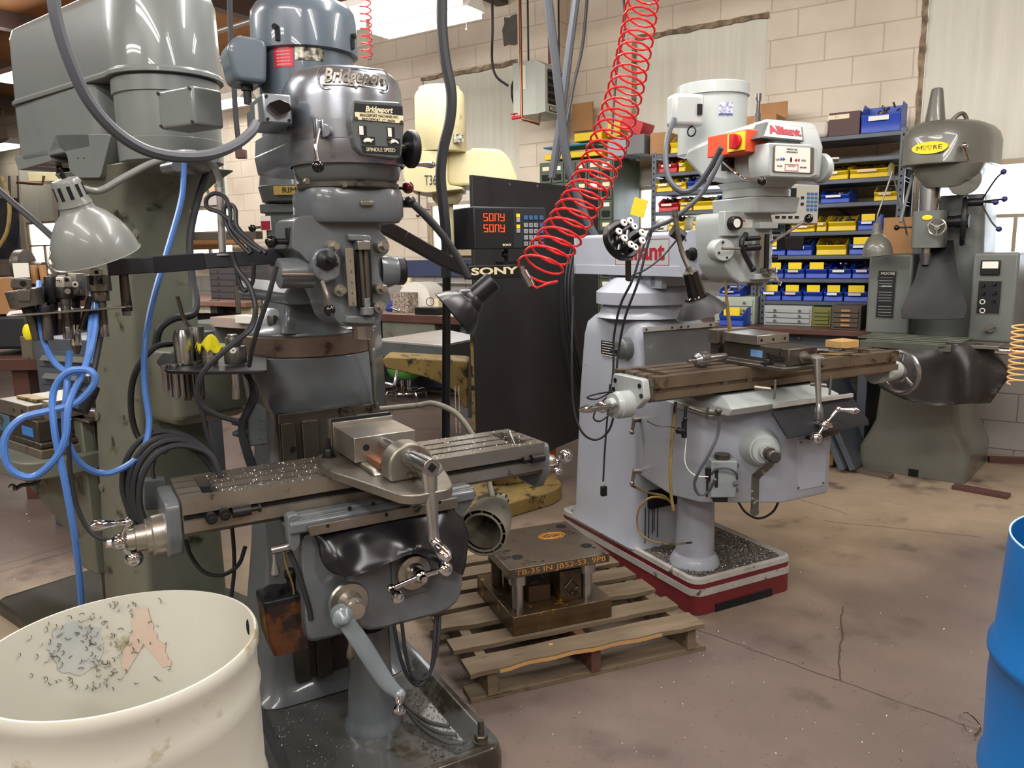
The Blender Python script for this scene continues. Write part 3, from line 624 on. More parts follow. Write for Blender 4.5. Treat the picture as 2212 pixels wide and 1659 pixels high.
p=FB.Y(835,585,2.16)
b=B();b.lathe((p.x-.03,2.14,p.z),(1,-.12,0),[(0,.05),(.03,.046),(.045,.04),(.052,.04)],32);fb=part('feed_boss',b,M_grey,hd)
b=B();b.lathe((p.x+.022,2.134,p.z),(1,-.12,0),[(0,.041),(.016,.041),(.022,.036)],32);part('boss_cap',b,M_blackm,fb)
q=FB.Y(870,567,2.12);b=B();b.cyl((q.x-.02,2.12,q.z),q,.005);b.ball(q,.0115);part('boss_knob',b,M_ball,fb)
b=B();q=FB.Y(845,665,2.05);r0=FB.Y(862,671,2.03);b.cyl(q,r0,.004);b.ball(r0,.0055,seg=8,rg=6);part('quill_lock_lever',b,M_bright,hd)
KZ0,KZ1=.46,.775
b=B()
def ksec(y,z0): return [Vector((x,y,z)) for x,z in rp([(.487,z0),(.945,z0),(.945,KZ1),(.487,KZ1)],.03,3)]
b.loft([ksec(1.985,.475),ksec(1.995,.463),ksec(2.05,.455),ksec(2.42,.40)])
kn=part('knee',b,M_grey,T,bevel=.004)
b=B();b.loft([[Vector((x,y,z)) for x,z in rp([(.60,.47),(.94,.47),(.94,.70),(.60,.70)],.09,4)] for y in (1.945,1.99)]);part('knee_nose',b,M_grey,kn,bevel=.012)
b=B();b.box(.47,.96,1.99,2.42,KZ1-.002,.792);part('knee_ways',b,M_steeld,kn,bevel=.003)
b=B();b.prism([(1.955,.79),(1.955,.818),(1.99,.831),(2.035,.80),(2.40,.80),(2.40,.79)],'x',.455,.99);sd=part('saddle',b,M_grey,T,bevel=.006)
b=B();b.prism([(.455,.826),(.99,.826),(1.0,.80),(.97,.76),(.93,.715),(.925,.79),(.49,.79),(.46,.79)],'y',1.965,2.03);part('saddle_apron',b,M_dkgrey,sd,bevel=.003)
b=B();b.prism([(.497,.809),(.926,.812),(.926,.782),(.503,.782)],'y',1.94,1.953);gs=part('wiper_strip',b,M_steel,sd,bevel=.001)
for px,py in ((708,1136),(835,1112),(950,1085)):
    q=B();p=FB.Y(px,py,1.94);q.cyl(p,p-Vector((0,.001,0)),.005,seg=12);part('strip_screw',q,M_dark,gs)
for px,py in ((755,1098),(806,1088)):
    q=B();p=FB.Y(px,py,1.964);q.cyl(p,p-Vector((0,.001,0)),.006,seg=12);part('screw_hole',q,M_dark,sd)
q=B();p=FB.Y(895,1080,1.93);q.cyl((p.x,1.965,p.z),(p.x-.004,1.925,p.z-.006),.011);q.cyl(FB.Y(880,1060,1.95),FB.Y(910,1060,1.93),.004);part('gib_lock',q,M_steel,sd)
q=B();p=FB.Y(612,1150,1.97);q.loft([[Vector((x,y,z)) for x,z in rp([(.452,.84),(.484,.84),(.482,.755),(.462,.735),(.452,.76)],.01,2)] for y in (1.965,2.0)]);part('apron_lip',q,M_grey,sd,bevel=.003)
def tsec(z,ys_): pass
TY0,TY1,TZ=2.034,2.268,.905
def slot(yc,zt_=TZ): return [(yc-.008,zt_),(yc-.008,zt_-.018),(yc-.015,zt_-.018),(yc-.015,zt_-.03),(yc+.015,zt_-.03),(yc+.015,zt_-.018),(yc+.008,zt_-.018),(yc+.008,zt_)]
body=[(TY0,.865),(TY0+.012,.865),(TY0+.012,.847),(TY0,.847),(TY0,.818),(TY0+.02,.812),(TY0+.03,.80),(TY1-.03,.80),(TY1-.02,.812),(TY1,.818),(TY1,TZ)]
top_s=[q for yc in (2.21,2.151,2.092) for q in slot(yc)[::-1]]
secm=body+top_s+[(TY0,TZ)]
pock=body+[(2.235,TZ),(2.235,TZ-.03),(2.067,TZ-.03),(2.067,TZ)]+[(TY0,TZ)]
b=B()
for (x0,x1,s_) in ((.213,.268,secm),(.268,.308,pock),(.308,1.188,secm),(1.188,1.236,pock),(1.236,1.28,secm)): b.prism(s_,'x',x0,x1)
M_table=mat('worn_bare_table_steel',(158,150,138),.33,.7,(112,104,94),7,.9,(74,66,54),13,.6,.06,90)
tb_=part('table',b,M_table,T,bevel=0)
for x0,x1 in ((.268,.308),(1.188,1.236)):
    q=B();q.box(x0,x1,2.067,2.235,TZ-.06,TZ-.0295);part('coolant_pocket',q,M_dark,tb_)
q=B();q.box(.215,1.278,TY0+.0115,TY0+.013,.848,.864);part('stop_groove',q,M_dark,tb_)
for px,py in ((455,1117),(484,1109)):
    q=B();p=FB.Y(px,py,2.03);q.cyl((p.x,2.034,p.z),(p.x,2.012,p.z),.0145,seg=20);hexb(q,(p.x,2.012,p.z),(0,-1,0),.009,.008);part('table_stop',q,M_blackm,tb_)
for px,py,d in ((520,1105,1),(1160,990,-1)):
    q=B();p=FB.Y(px,py,2.02);q.cyl((p.x-.02,2.022,p.z),(p.x+.025,2.022,p.z),.014,seg=16);q.cyl((p.x-.02*0+.025*d,2.022,p.z),(p.x+.045*d,2.022,p.z),.006,seg=10);q.cyl((p.x+.045*d,2.022,p.z),(p.x+.05*d,2.022,p.z),.011,seg=12);part('table_stop',q,M_blackm,tb_)
def sec_yz(x,pts): return [Vector((x,y,z)) for y,z in pts]
lb=rp([(2.05,.895),(2.25,.895),(2.25,.80),(2.21,.74),(2.09,.74),(2.05,.80)],.02,3)
b=B();b.loft([sec_yz(.175,lb)[::-1],sec_yz(.213,lb)[::-1]]);eb=part('end_bracket',b,M_grey,tb_,bevel=.006)
zc=.80;yc=2.15
b=B();b.lathe((.178,yc,zc-.01),(-1,0,0),[(0,.055),(.03,.052),(.034,.046),(.045,.046),(.046,.036),(.07,.034),(.072,.028),(.09,.026)],36);dl=part('feed_dial',b,M_ground,tb_)
cen=Vector((.072,yc,zc-.012))
b=B();b.ball(cen,.021);b.cyl((.09,yc,zc-.01),cen,.016);
up=FB.Y(277,1128,yc);dn=FB.Y(290,1206,yc)
b.cyl(cen,up,.0075,.0065);b.cyl(cen,dn,.009,.009);b.ball(up,.0125);b.ball(dn,.0225);q_=cen+Vector((-.024,0,0));hexb(b,cen,(-1,0,0),.009,.034)
kb=part('ball_crank',b,M_chrome,tb_)
g0=up;g1=FB.Y(195,1137,yc-.03);d_=(g1-g0)
b=B();L_=d_.length;b.lathe(g0,d_,[(0,.008),(.15*L_,.0075),(.2*L_,.009),(.3*L_,.0065),(.55*L_,.011),(.78*L_,.015),(.92*L_,.0125),(L_,.003)],20);part('crank_grip',b,M_chrome,kb)
b=B();b.loft([sec_yz(1.28,lb)[::-1],sec_yz(1.31,lb)[::-1]]);part('end_bracket',b,M_grey,tb_,bevel=.006)
b=B();b.lathe((1.305,yc,zc),(1,0,0),[(0,.055),(.03,.052),(.034,.04),(.06,.036),(.065,.026),(.08,.024)],36);part('feed_dial',b,M_ground,tb_)
cen=Vector((1.40,yc,zc-.01));up=FB.Y(1222,985,yc-.04);dn=FB.Y(1205,1018,yc-.08)
b=B();b.ball(cen,.02);b.cyl((1.38,yc,zc),cen,.014);b.cyl(cen,up,.009);b.ball(up,.024);b.cyl(cen,dn,.008,.01);b.ball(dn,.013,(1.3,1,1));part('ball_crank',b,M_chrome,tb_)
c0=FB.Y(752,1298,1.95)
b=B();b.lathe((c0.x,1.95,c0.z),(0,-1,0),[(-.01,.052),(.006,.056),(.012,.052),(.014,.034),(.03,.03),(.05,.028),(.052,.022),(.075,.022)],40);kd=part('knee_dial',b,M_ground,kn)
a=FB.Y(740,1336,1.87);e=FB.Y(862,1500,1.84);m1=FB.Y(780,1395,1.86);m2=FB.Y(832,1470,1.845)
b=B();b.lathe((a.x,1.895,a.z+.004),(0,-1,0),[(0,.026),(.03,.028),(.034,.022),(.05,.012),(.055,.004)],24)
path=cr_path([a+Vector((.008,0,-.01)),m1+Vector((.004,0,0)),m2,e],6);secs=[]
for i,p in enumerate(path):
    t=i/(len(path)-1);wd_=.021*(1-t)+.015*t+.005*math.sin(math.pi*t);d=(path[min(i+1,len(path)-1)]-path[max(i-1,0)]).normalized();n=Vector((0,1,0));sd_=d.cross(n).normalized()
    secs.append([p+sd_*wd_*math.cos(2*math.pi*k/14)+n*.010*math.sin(2*math.pi*k/14) for k in range(14)])
b.loft(secs);b.ball(e,.018)
kc=part('knee_crank_arm',b,mat('blue_grey_hammered_paint',(132,142,148),.25,.1,(116,126,132),8,.6,coat=.4),kn)
e2=FB.Y(862,1545,1.80);d_=e2-e;L_=d_.length
b=B();b.lathe(e,d_,[(0,.013),(.15*L_,.014),(.2*L_,.016),(.3*L_,.012),(.5*L_,.009),(.65*L_,.014),(.82*L_,.019),(.95*L_,.016),(L_*1.02,.004)],20);part('crank_grip',b,M_chrome,kc)
c0=FB.Y(888,1235,1.945)
b=B();b.box(c0.x-.06,c0.x+.055,1.935,1.955,c0.z-.065,c0.z+.05);part('cross_feed_plate',b,M_dkgrey,kn,bevel=.004)
b=B();b.lathe((c0.x,1.94,c0.z+.005),(0,-1,0),[(0,.046),(.012,.05),(.02,.048),(.022,.03),(.04,.028),(.042,.02),(.07,.018)],40);cd_=part('cross_feed_dial',b,M_ground,kn)
cen=FB.Y(908,1245,1.865);ra=FB.Y(961,1229,1.85);la=FB.Y(845,1272,1.85);gr=FB.Y(860,1292,1.80)
b=B();b.cyl((cen.x,1.90,cen.z),cen,.016);b.ball(cen,.0185);b.cyl(cen,ra,.0078);b.ball(ra,.0225);b.cyl(cen,la,.0072);b.ball(la,.0125);hexb(b,cen,(0,-1,0),.011,.028);cc=part('ball_crank',b,M_chrome,kn)
d_=gr-la;L_=d_.length;b=B();b.lathe(la,d_,[(0,.009),(.3*L_,.008),(.6*L_,.012),(.85*L_,.0165),(1.1*L_,.015),(1.25*L_,.004)],20);part('crank_grip',b,M_chrome,cc)
for (px,py,yy) in ((757,1400,1.97),):
    p=FB.Y(px,py,yy);q=B();q.lathe((p.x,yy,p.z+.04),(0,0,-1),[(0,.005),(.03,.005),(.05,.011),(.066,.012),(.078,.004)],16);part('lock_lever',q,M_steel,kn)
p=FB.Y(602,1186,1.99);q=B();q.cyl((p.x-.02,1.99,p.z),(p.x+.03,1.99,p.z+.002),.011);q.lathe((p.x-.012,1.99,p.z-.01),(0,0,-1),[(0,.005),(.02,.005),(.04,.010),(.055,.012),(.066,.004)],16);part('lock_lever',q,M_bright,sd)
x0=.722
b=B();b.lathe((x0,2.18,.045),(0,0,1),[(0,.088),(.015,.086),(.03,.078),(.05,.074),(.30,.06),(.33,.058)],32);ped=part('elevating_screw_pedestal',b,M_grey,T)
b=B();b.lathe((x0,2.18,.37),(0,0,1),[(0,.036),(.12,.036)],20);part('elevating_screw',b,M_steeld,ped)
b=B();b.lathe((x0+.012,2.165,.365),(0,0,1),[(0,.045),(.035,.045)],24);
a=FB.Y(567,1298,2.08);c=FB.Y(652,1385,2.08);
b=B();cx_=(a.x+c.x)/2;b.loft([rr(cx_+.012,2.08,.048,.04,.012,c.z-.005),rr(cx_+.003,2.08,.054,.045,.012,c.z+.05),rr(cx_,2.08,.056,.048,.012,a.z-.01),rr(cx_,2.08,.057,.05,.012,a.z+.002)])
M_amber=mat('amber_oil_tank_plastic',(112,62,26),.25,0,(66,36,16),8,.9,(30,18,10),6,.55,coat=.3)
oil=part('oil_reservoir',b,M_amber,kn,'amber plastic oil tank')
b=B();b.rbox(cx_,2.08,.058,.051,a.z,a.z+.016,.014,.006);b.cyl((cx_-.02,2.07,a.z+.014),(cx_-.02,2.07,a.z+.035),.026,seg=18);b.cyl((cx_+.03,2.08,a.z+.01),(cx_+.03,2.08,a.z+.055),.012);b.ball((cx_+.03,2.08,a.z+.06),.018);part('pump_head',b,M_blackm,oil)
b=B();p0=FB.Y(625,1192,2.0);b.tube([p0,FB.Y(640,1225,1.99),FB.Y(655,1270,1.985),FB.Y(668,1315,1.985),FB.Y(672,1338,1.985)],.0075,8,5);part('oil_tube',b,M_rubber,kn)
b=B();b.tube([FB.Y(612,1180,2.02),FB.Y(618,1220,2.02),FB.Y(632,1262,2.03),FB.Y(636,1290,2.04)],.003,6,5);part('oil_line',b,M_creamd,kn)
pts=[[(672,1148),(700,1142),(760,1128),(830,1112),(900,1098),(960,1092),(1000,1118)],
       [(686,1172),(716,1168),(770,1150),(836,1138),(905,1125),(958,1128),(1012,1152)],
       [(692,1205),(730,1202),(782,1182),(842,1165),(905,1155),(955,1170),(1010,1190)],
       [(706,1228),(742,1232),(792,1218),(848,1196),(900,1180),(945,1195),(1006,1222)],
       [(718,1238),(752,1245),(800,1232),(850,1212),(893,1196),(925,1205),(1000,1243)]]
yy=[[1.985,1.98,1.975,1.97,1.968,1.965,1.965],[1.965,1.94,1.94,1.93,1.935,1.93,1.95],[1.94,1.91,1.92,1.905,1.89,1.90,1.93],[1.925,1.90,1.895,1.885,1.855,1.87,1.915],[1.92,1.895,1.88,1.875,1.85,1.862,1.91]]
ctrl=[[FB.Y(px,py,yy[i][j]) for j,(px,py) in enumerate(r)] for i,r in enumerate(pts)]
g=[]
rows=[cr_path(r,6) for r in ctrl]
for j in range(len(rows[0])): g.append(cr_path([r[j] for r in rows],6))
sh=B().sheet(g,.0016);solo('vinyl_chip_guard','shiny black vinyl sheet draped over the knee below the worn table','vinyl sheet',FB,sh,M_vinyl,smooth=70)
# ================================================================ things on and around the near milling machine
V=thing('machine_vise','large steel machine vise with a crank handle, bolted on the nearest worn table','vise',FB,(.73,2.0,.906))
fl_=[(.60,2.19),(.60,2.10),(.578,2.09),(.578,2.03),(.585,1.98),(.612,1.89),(.64,1.78),(.66,1.70),(.69,1.675),(.77,1.675),(.80,1.70),(.83,1.79),(.865,1.93),(.872,2.03),(.872,2.09),(.85,2.10),(.85,2.19)]
b=B();b.prism(rp(fl_,.02,3),'z',.906,.931);vb=part('base_flange',b,M_steel,V,bevel=.003)
b=B();b.prism([(1.88,.931),(1.9,.945),(2.19,.945),(2.19,.931)],'x',.66,.81);b.box(.685,.785,1.84,2.16,.945,.957);part('vise_bed',b,M_steel,V,bevel=.004)
b=B();b.box(.645,.822,1.984,2.155,.946,1.015);jw=part('movable_jaw',b,M_ground,V,bevel=.0015)
for x in (.678,.792):
    q=B();q.cyl((x,1.985,.985),(x,1.982,.985),.009,seg=18);part('jaw_bolt_hole',q,M_hole,jw,smooth=None)
for k,(y0_,y1_,z_,m_) in enumerate(((2.157,2.168,1.026,M_ground),(2.170,2.176,1.034,M_blackm),(2.178,2.192,1.032,M_ground),(2.194,2.215,1.026,M_steel))):
    q=B();q.box(.642,.824,y0_,y1_,.93,z_);part('jaw_plate',q,m_,V,bevel=.001)
b=B();b.box(.68,.755,1.89,1.985,.945,.962);part('rusty_wedge_block',b,mat('rusty_block',(128,84,58),.6,.3,(108,72,50),9,.7),V,bevel=.001)
yk=[(.672,.931),(.672,.985),(.69,1.012),(.715,1.026),(.75,1.026),(.775,1.012),(.792,.985),(.792,.931)]
b=B();b.prism(rp(yk,.012,2),'y',1.80,1.862);part('screw_yoke',b,M_steel,V,bevel=.007,seg=3)
b=B();b.cyl((.728,1.99,.993),(.728,1.76,.993),.0145,seg=24);b.cyl((.728,1.80,.993),(.728,1.79,.993),.024,seg=24);part('vise_screw',b,M_bright,V)
b=B();b.lathe((.728,1.795,.993),(.07,-1,-.02),[(0,.019),(.05,.02),(.1,.022),(.115,.022)],24);hs=part('crank_socket',b,M_bright,V,bevel=.001)
b=B();c_=Vector((.736,1.6785,.9905));b.cyl(c_+Vector((0,.003,0)),c_,.0125,seg=4);part('square_hole',b,M_hole,hs,smooth=None)
e=FB.Y(938,1168,1.66);s0=Vector((.736,1.70,.985));d_=e-s0;L_=d_.length
b=B();secs=[]
x_,y_,_=basis(d_)
for t,rx,ry in ((0,.021,.014),(.15,.02,.013),(.5,.0165,.012),(.85,.013,.011),(1,.014,.011)): secs.append([s0+d_*t+Vector((1,.05,0))*rx*math.cos(2*math.pi*k/16)+Vector((-.05,1,0))*ry*math.sin(2*math.pi*k/16) for k in range(16)])
b.loft(secs);part('crank_arm',b,M_bright,hs)
g1=FB.Y(968,1208,1.60);d_=g1-e;L_=d_.length
b=B();b.lathe(e,d_,[(-.01,.006),(0,.013),(.15*L_,.013),(.25*L_,.010),(.55*L_,.017),(.8*L_,.0175),(L_,.010),(L_*1.05,.002)],20);part('crank_grip',b,M_chrome,hs)
b=B();b.tube([(.80,1.80,.929),(.845,1.86,.929),(.85,1.93,.93),(.80,1.965,.931)],.006,8,5);part('rim_ridge',b,M_bright,V)
for x,y in ((.622,2.145),(.83,2.145)):
    q=B();q.cyl((x,y,.925),(x,y,.985),.0065,seg=12);q.cyl((x,y,.931),(x,y,.935),.02,seg=20);hexb(q,(x,y,.935),(0,0,1),.0145,.02);q.cyl((x,y,.955),(x,y,.96),.010,seg=12);part('hold_down_bolt',q,M_blackm,V)
q=B();q.bar(FB.Z(1112,962,.912),FB.Z(1100,930,.955),.006,.006);solo('hex_key','small bright hex key leaning in the right-hand pocket of the nearest table','hex key',FB,q,M_bright,bevel=.001)
def chips(name,label,F,fn,n,m,s0_=.004,s1_=.012,curl=True,cat='metal chips'):
    b=B()
    for _ in range(n):
        p=Vector(fn());a=random.uniform(0,6.28);L=random.uniform(s0_,s1_);h=random.uniform(.0004,.003);w_=random.uniform(.0006,.0014)
        d=Vector((math.cos(a),math.sin(a),0));nrm=Vector((-d.y,d.x,0))
        q=[p+d*L*t+nrm*(L*.35*math.sin(math.pi*t))+Vector((0,0,.0005+h*math.sin(math.pi*t))) for t in (0,.5,1)]
        b._add([q[0]-nrm*w_,q[0]+nrm*w_,q[1]-nrm*w_,q[1]+nrm*w_,q[2]-nrm*w_,q[2]+nrm*w_,q[1]+Vector((0,0,w_*1.5))],[(0,2,3,1),(2,4,5,3),(0,1,6),(4,6,5)])
    return solo(name,label,cat,F,b,m,kind='stuff',smooth=None)
R_=random.uniform
chips('metal_shavings','bright shavings scattered on the nearest worn table',FB,lambda: (R_(.3,.62),R_(2.04,2.26),.9055),260,M_chip,.002,.006)
chips('metal_shavings','shavings on the right half of the nearest worn table',FB,lambda: (R_(.9,1.27),R_(2.04,2.26),.9055),200,M_chip,.002,.006)
chips('metal_shavings','dark shavings lying in the oily base tray of the nearest machine',FB,lambda: (R_(.80,.93),R_(1.88,2.3),.0505),420,M_chipd,.003,.009)
chips('metal_shavings','shavings scattered on the left of the oily base tray',FB,lambda: (R_(.42,.62),R_(1.88,2.4),.051),200,M_chip,.002,.006)
b=B();hb_=[FB.Y(808,478,2.46),FB.Y(870,512,2.47),FB.Y(960,563,2.48),FB.Y(1022,590,2.49)]
for i in range(3): b.bar(hb_[i],hb_[i+1]+(hb_[i+1]-hb_[i])*.04,.03,.045)
part('readout_arm',b,M_black,T,bevel=.004)
b=B();a=FB.Y(1012,574,2.47);c=FB.Y(1127,600,2.47);b.box(a.x,c.x,2.47,2.51,c.z,a.z);br_=part('readout_crossbar',b,M_black,T,bevel=.003)
text('lettering','SONY',.034,FB.Y(1068,586,2.469),(1,0,0),(0,0,1),M_paper,br_,ext=.0004,width=.19,bold=.0012)
DRO=thing('digital_readout','black digital readout box with red digits and a keypad, beside the polished head','digital readout',FB,(1.42,2.52,1.48))
yd_=2.455;a=FB.Y(1022,446,yd_);c=FB.Y(1180,536,yd_)
M_dro=mat('black_textured_case',(40,41,46),.45)
b=B();b.box(a.x,c.x,yd_,yd_+.16,c.z,a.z);bd=part('case',b,M_dro,DRO,bevel=.004)
b=B();p=FB.Y(1100,545,2.5);b.cyl((p.x,2.52,c.z),(p.x,2.52,c.z-.05),.009);b.box(p.x-.03,p.x+.03,2.49,2.55,c.z-.055,c.z-.045);b.ball((p.x-.02,2.5,c.z-.02),.012);part('swivel_stand',b,M_black,DRO)
W_=c.x-a.x;H_=a.z-c.z
def dq(u0,u1,v0,v1,t=.001): return B().box(a.x+W_*u0,a.x+W_*u1,yd_-t,yd_,a.z-H_*v1,a.z-H_*v0)
part('display_window',dq(.03,.54,.06,.95),M_blk,bd,smooth=None)
M_led=mat('red_led_digits',(255,60,20),.5,emit=(255,62,20),es=2.2)
SEG={'S': 'afgcd','O': 'abcdef','n': 'abcef','y': 'fgbcd','0': 'abcdef'}
def seg7(chs,u,v,ch,cw):
    b=B();y1=yd_-.0016
    for i,k in enumerate(chs):
        x0=a.x+u+i*(cw*1.35);z0=a.z-v-ch;t=.0024
        S_={'a': (x0,x0+cw,z0+ch-t,z0+ch),'g': (x0,x0+cw,z0+ch/2-t/2,z0+ch/2+t/2),'d': (x0,x0+cw,z0,z0+t),'f': (x0,x0+t,z0+ch/2,z0+ch),'b': (x0+cw-t,x0+cw,z0+ch/2,z0+ch),'e': (x0,x0+t,z0,z0+ch/2),'c': (x0+cw-t,x0+cw,z0,z0+ch/2)}
        for q in SEG[k]: x0_,x1_,z0_,z1_=S_[q];b.box(x0_,x1_,y1-.0004,y1,z0_,z1_)
    return b
part('digit_row',seg7('SOny',W_*.13,H_*.16,.026,.0165),M_led,bd,'glowing red digits',smooth=None)
part('digit_row',seg7('SOny',W_*.13,H_*.42,.026,.0165),M_led,bd,'glowing red digits',smooth=None)
M_keyb=mat('blue_key',(58,96,140),.5);M_keyg=mat('grey_key',(150,152,158),.5)
text('lettering','SONY',.011,(a.x+W_*.44,yd_-.0015,a.z-H_*.91),(1,0,0),(0,0,1),M_paper,bd,ext=.0003,width=.036,bold=.0004)
ks=[('7','8','9'),('4','5','6'),('1','2','3'),('0','.','C')]
for r in range(5):
    for c4 in range(4):
        u=.68+c4*.072+(.008 if c4 == 3 else 0);v=.20+r*.15+(.03 if r else 0)
        kq=dq(u,u+.054,v,v+.105,.003);ko=part('key',kq,M_keyb if (r == 0 or c4 == 3) else M_keyg,bd,bevel=.0006)
        if r and c4 < 3: text('key_digit',ks[r-1][c4],.011,(a.x+W_*(u+.027),yd_-.0033,a.z-H_*(v+.05)),(1,0,0),(0,0,1),M_blk,bd,ext=.0002)
for v in (.16,.42): part('key',dq(.575,.625,v,v+.09,.003),M_ycard,bd,bevel=.0006);part('key',dq(.575,.625,v+.1,v+.2,.003),M_keyg,bd,bevel=.0006)
b=B();p0=FB.Y(232,578,2.3);p1=FB.Y(607,553,2.3);b.bar(p0,p1,.045,.042);b.box(p1.x-.02,p1.x+.05,2.28,2.36,p1.z-.03,p1.z+.028);arm=part('accessory_bar',b,mat('black_square_tube',(44,46,52),.42,.1),T,bevel=.003)
b=B();q0=FB.Y(330,572,2.3);q1=FB.Y(440,564,2.3);b.bar(q0,q1,.0475,.0445);part('tape_wrap',b,mat('black_tape',(22,24,32),.38),arm,bevel=.002)
RK=thing('tool_rack','thin steel plate holding shank tools, hung on a post under the black bar at left','tool rack',FB,(.06,2.3,1.374))
b=B();p=FB.Y(262,590,2.3);q=FB.Y(275,672,2.3);b.cyl((p.x+.005,2.3,p.z),(q.x,2.3,q.z),.0115,.0135);rk=part('rack_post',b,M_steeld,RK)
l0=FB.Y(16,677,2.3);l1=FB.Y(282,659,2.3);th=math.atan2(l1.z-l0.z,l1.x-l0.x)
b=B();b.loft([[Vector((x,y,l0.z+(x-l0.x)*math.tan(th)+dz)) for x,y in rp([(l0.x,2.20),(l1.x,2.24),(l1.x,2.36),(l0.x,2.42)],.03,3)] for dz in (-.004,0)]);part('rack_plate',b,M_steel,RK,bevel=.001)
q=B();hexb(q,(q0.x*0+FB.Y(274,680,2.3).x,2.3,FB.Y(274,672,2.3).z),(0,0,-1),.012,.012);part('rack_nut',q,M_bright,RK)
M_tool=mat('tool_steel',(122,118,112),.32,.75,(86,82,78),12,.9,(56,48,40),18,.62)
def shank(name,label,tp,bt,y,parts_,F=FB):
    a_=F.Y(*tp,y);c_=F.Y(*bt,y);d=c_-a_;L=d.length
    t=thing(name,label,'milling tool',F,c_)
    for nm,f0,f1,r0,r1,m_,sg_ in parts_:
        q=B();q.lathe(a_+d*f0,d,[(0,r0*.96),(min(.002,(f1-f0)*L*.2),r0),((f1-f0)*L*.98,r1),((f1-f0)*L,r1*.96)],sg_);part(nm,q,m_,t)
    return t
def blk(t,F,px,py,y,hx,hy,hz,m_,name='clamp_block',hole=None,tilt=0):
    p=F.Y(px,py,y);q=B();q.box(-hx,hx,-hy,hy,-hz,hz);q.xf(Matrix.Translation(p) @ Matrix.Rotation(tilt,4,'Y'));o=part(name,q,m_,t,bevel=.002)
    if hole:
        h=B();h.cyl((hole[0],-hy-.001,hole[1]),(hole[0],-hy+.001,hole[1]),hole[2],seg=18);h.xf(Matrix.Translation(p) @ Matrix.Rotation(tilt,4,'Y'));part('bore',h,M_hole,o,smooth=None)
    return o
t=shank('boring_tool','wide grey boring head leaning at the far left end of the hanging tool rack',(50,625),(82,735),2.27,[('head',0,.33,.040,.038,M_tool,32),('collar',.33,.48,.015,.015,M_blackm,20),('shank',.48,1,.0105,.0115,M_tool,20)])
blk(t,FB,46,612,2.25,.021,.014,.012,M_tool,hole=(.004,0,.007),tilt=.12)
blk(t,FB,52,638,2.235,.014,.008,.014,M_tool,'dovetail_slide',tilt=.12)
t=shank('end_mill_holder','black cylindrical holder with a large spiral end mill on the hanging rack',(112,598),(115,722),2.3,[('holder_body',0,.44,.0185,.019,M_blackm,28),('shank',.44,1,.0125,.0125,M_blackm,20)])
q=B();a_=FB.Y(118,533,2.3);c_=FB.Y(113,600,2.3);secs=[]
for i in range(25):
    f=i/24;p=a_.lerp(c_,f);secs.append([p+Vector((math.cos(2*math.pi*k/16+f*5)*(.0115 if (k//2) % 2 else .0085),math.sin(2*math.pi*k/16+f*5)*(.0115 if (k//2) % 2 else .0085),0)) for k in range(16)])
q.loft(secs);part('spiral_end_mill',q,M_ground,t)
t=shank('collet_tool','short bright collet shank hanging just right of the leaning boring head',(100,660),(104,735),2.24,[('flange',0,.2,.0155,.015,M_blackm,24),('shank',.2,1,.0105,.0125,M_tool,20)])
t=shank('boring_tool','boring head with a row of small holes, in the middle of the hanging rack',(137,598),(148,732),2.28,[('head_top',0,.16,.019,.021,M_ground,6),('head',.16,.34,.020,.02,M_blackm,30),('taper',.34,.46,.014,.0125,M_tool,20),('shank',.46,.8,.012,.0125,M_tool,20),('shank_tip',.8,1,.012,.012,M_bright,20)])
for k in range(3):
    q=B();p=FB.Y(120+k*4,606,2.262);q.cyl(p,p-Vector((0,.001,0)),.0018,seg=10);part('small_bore',q,M_hole,t,smooth=None)
q=B();p=FB.Y(145,605,2.262);q.cyl(p,p-Vector((0,.001,0)),.0048,seg=16);part('bore',q,M_hole,t,smooth=None)
q=B();p=FB.Y(146,629,2.262);q.cyl(p,p-Vector((0,.006,0)),.007,seg=16);part('dial_screw',q,M_ground,t)
t=shank('boring_tool','bright silver boring head with a graduated dial, behind the middle of the hanging rack',(163,590),(166,728),2.36,[('head',.0,.33,.024,.022,M_ground,8),('collar',.33,.42,.024,.02,M_blackm,24),('shank',.42,.8,.010,.010,M_blackm,20),('shank_tip',.8,1,.0095,.0095,M_chrome,20)])
q=B();p=FB.Y(162,614,2.335);q.cyl(p,p-Vector((0,.003,0)),.008,seg=24);part('dial',q,M_white,t);q=B();q.cyl(p-Vector((0,.003,0)),p-Vector((0,.004,0)),.003,seg=12);part('bore',q,M_hole,t)
t=shank('face_mill','blocky grey face mill on the right of the hanging rack',(212,594),(226,727),2.29,[('cutter_body',0,.26,.029,.030,M_tool,10),('arbor',.26,.42,.022,.021,M_tool,28),('shank',.42,.80,.0125,.0115,M_tool,20),('shank_tip',.80,1,.011,.0115,M_bright,20)])
blk(t,FB,207,588,2.275,.014,.012,.010,M_bright,hole=(.001,0,.005),tilt=.05);blk(t,FB,226,603,2.262,.005,.004,.012,M_tool,'insert_wedge');blk(t,FB,194,605,2.264,.003,.004,.012,M_blackm,'insert_wedge');blk(t,FB,217,608,2.262,.005,.002,.006,M_hole,'chip_pocket')
t=shank('drill_sleeve','glossy black sleeve hanging askew from the rack in front of the blue hoses',(195,640),(178,712),2.25,[('sleeve',0,1,.0065,.0095,M_ball,20)])
t=shank('drill_chuck','small chrome drill chuck hanging below the rack behind the blue hoses',(163,722),(167,765),2.36,[('chuck_body',0,.55,.012,.0145,M_chrome,20),('chuck_nose',.55,1,.0125,.006,M_tool,20)])
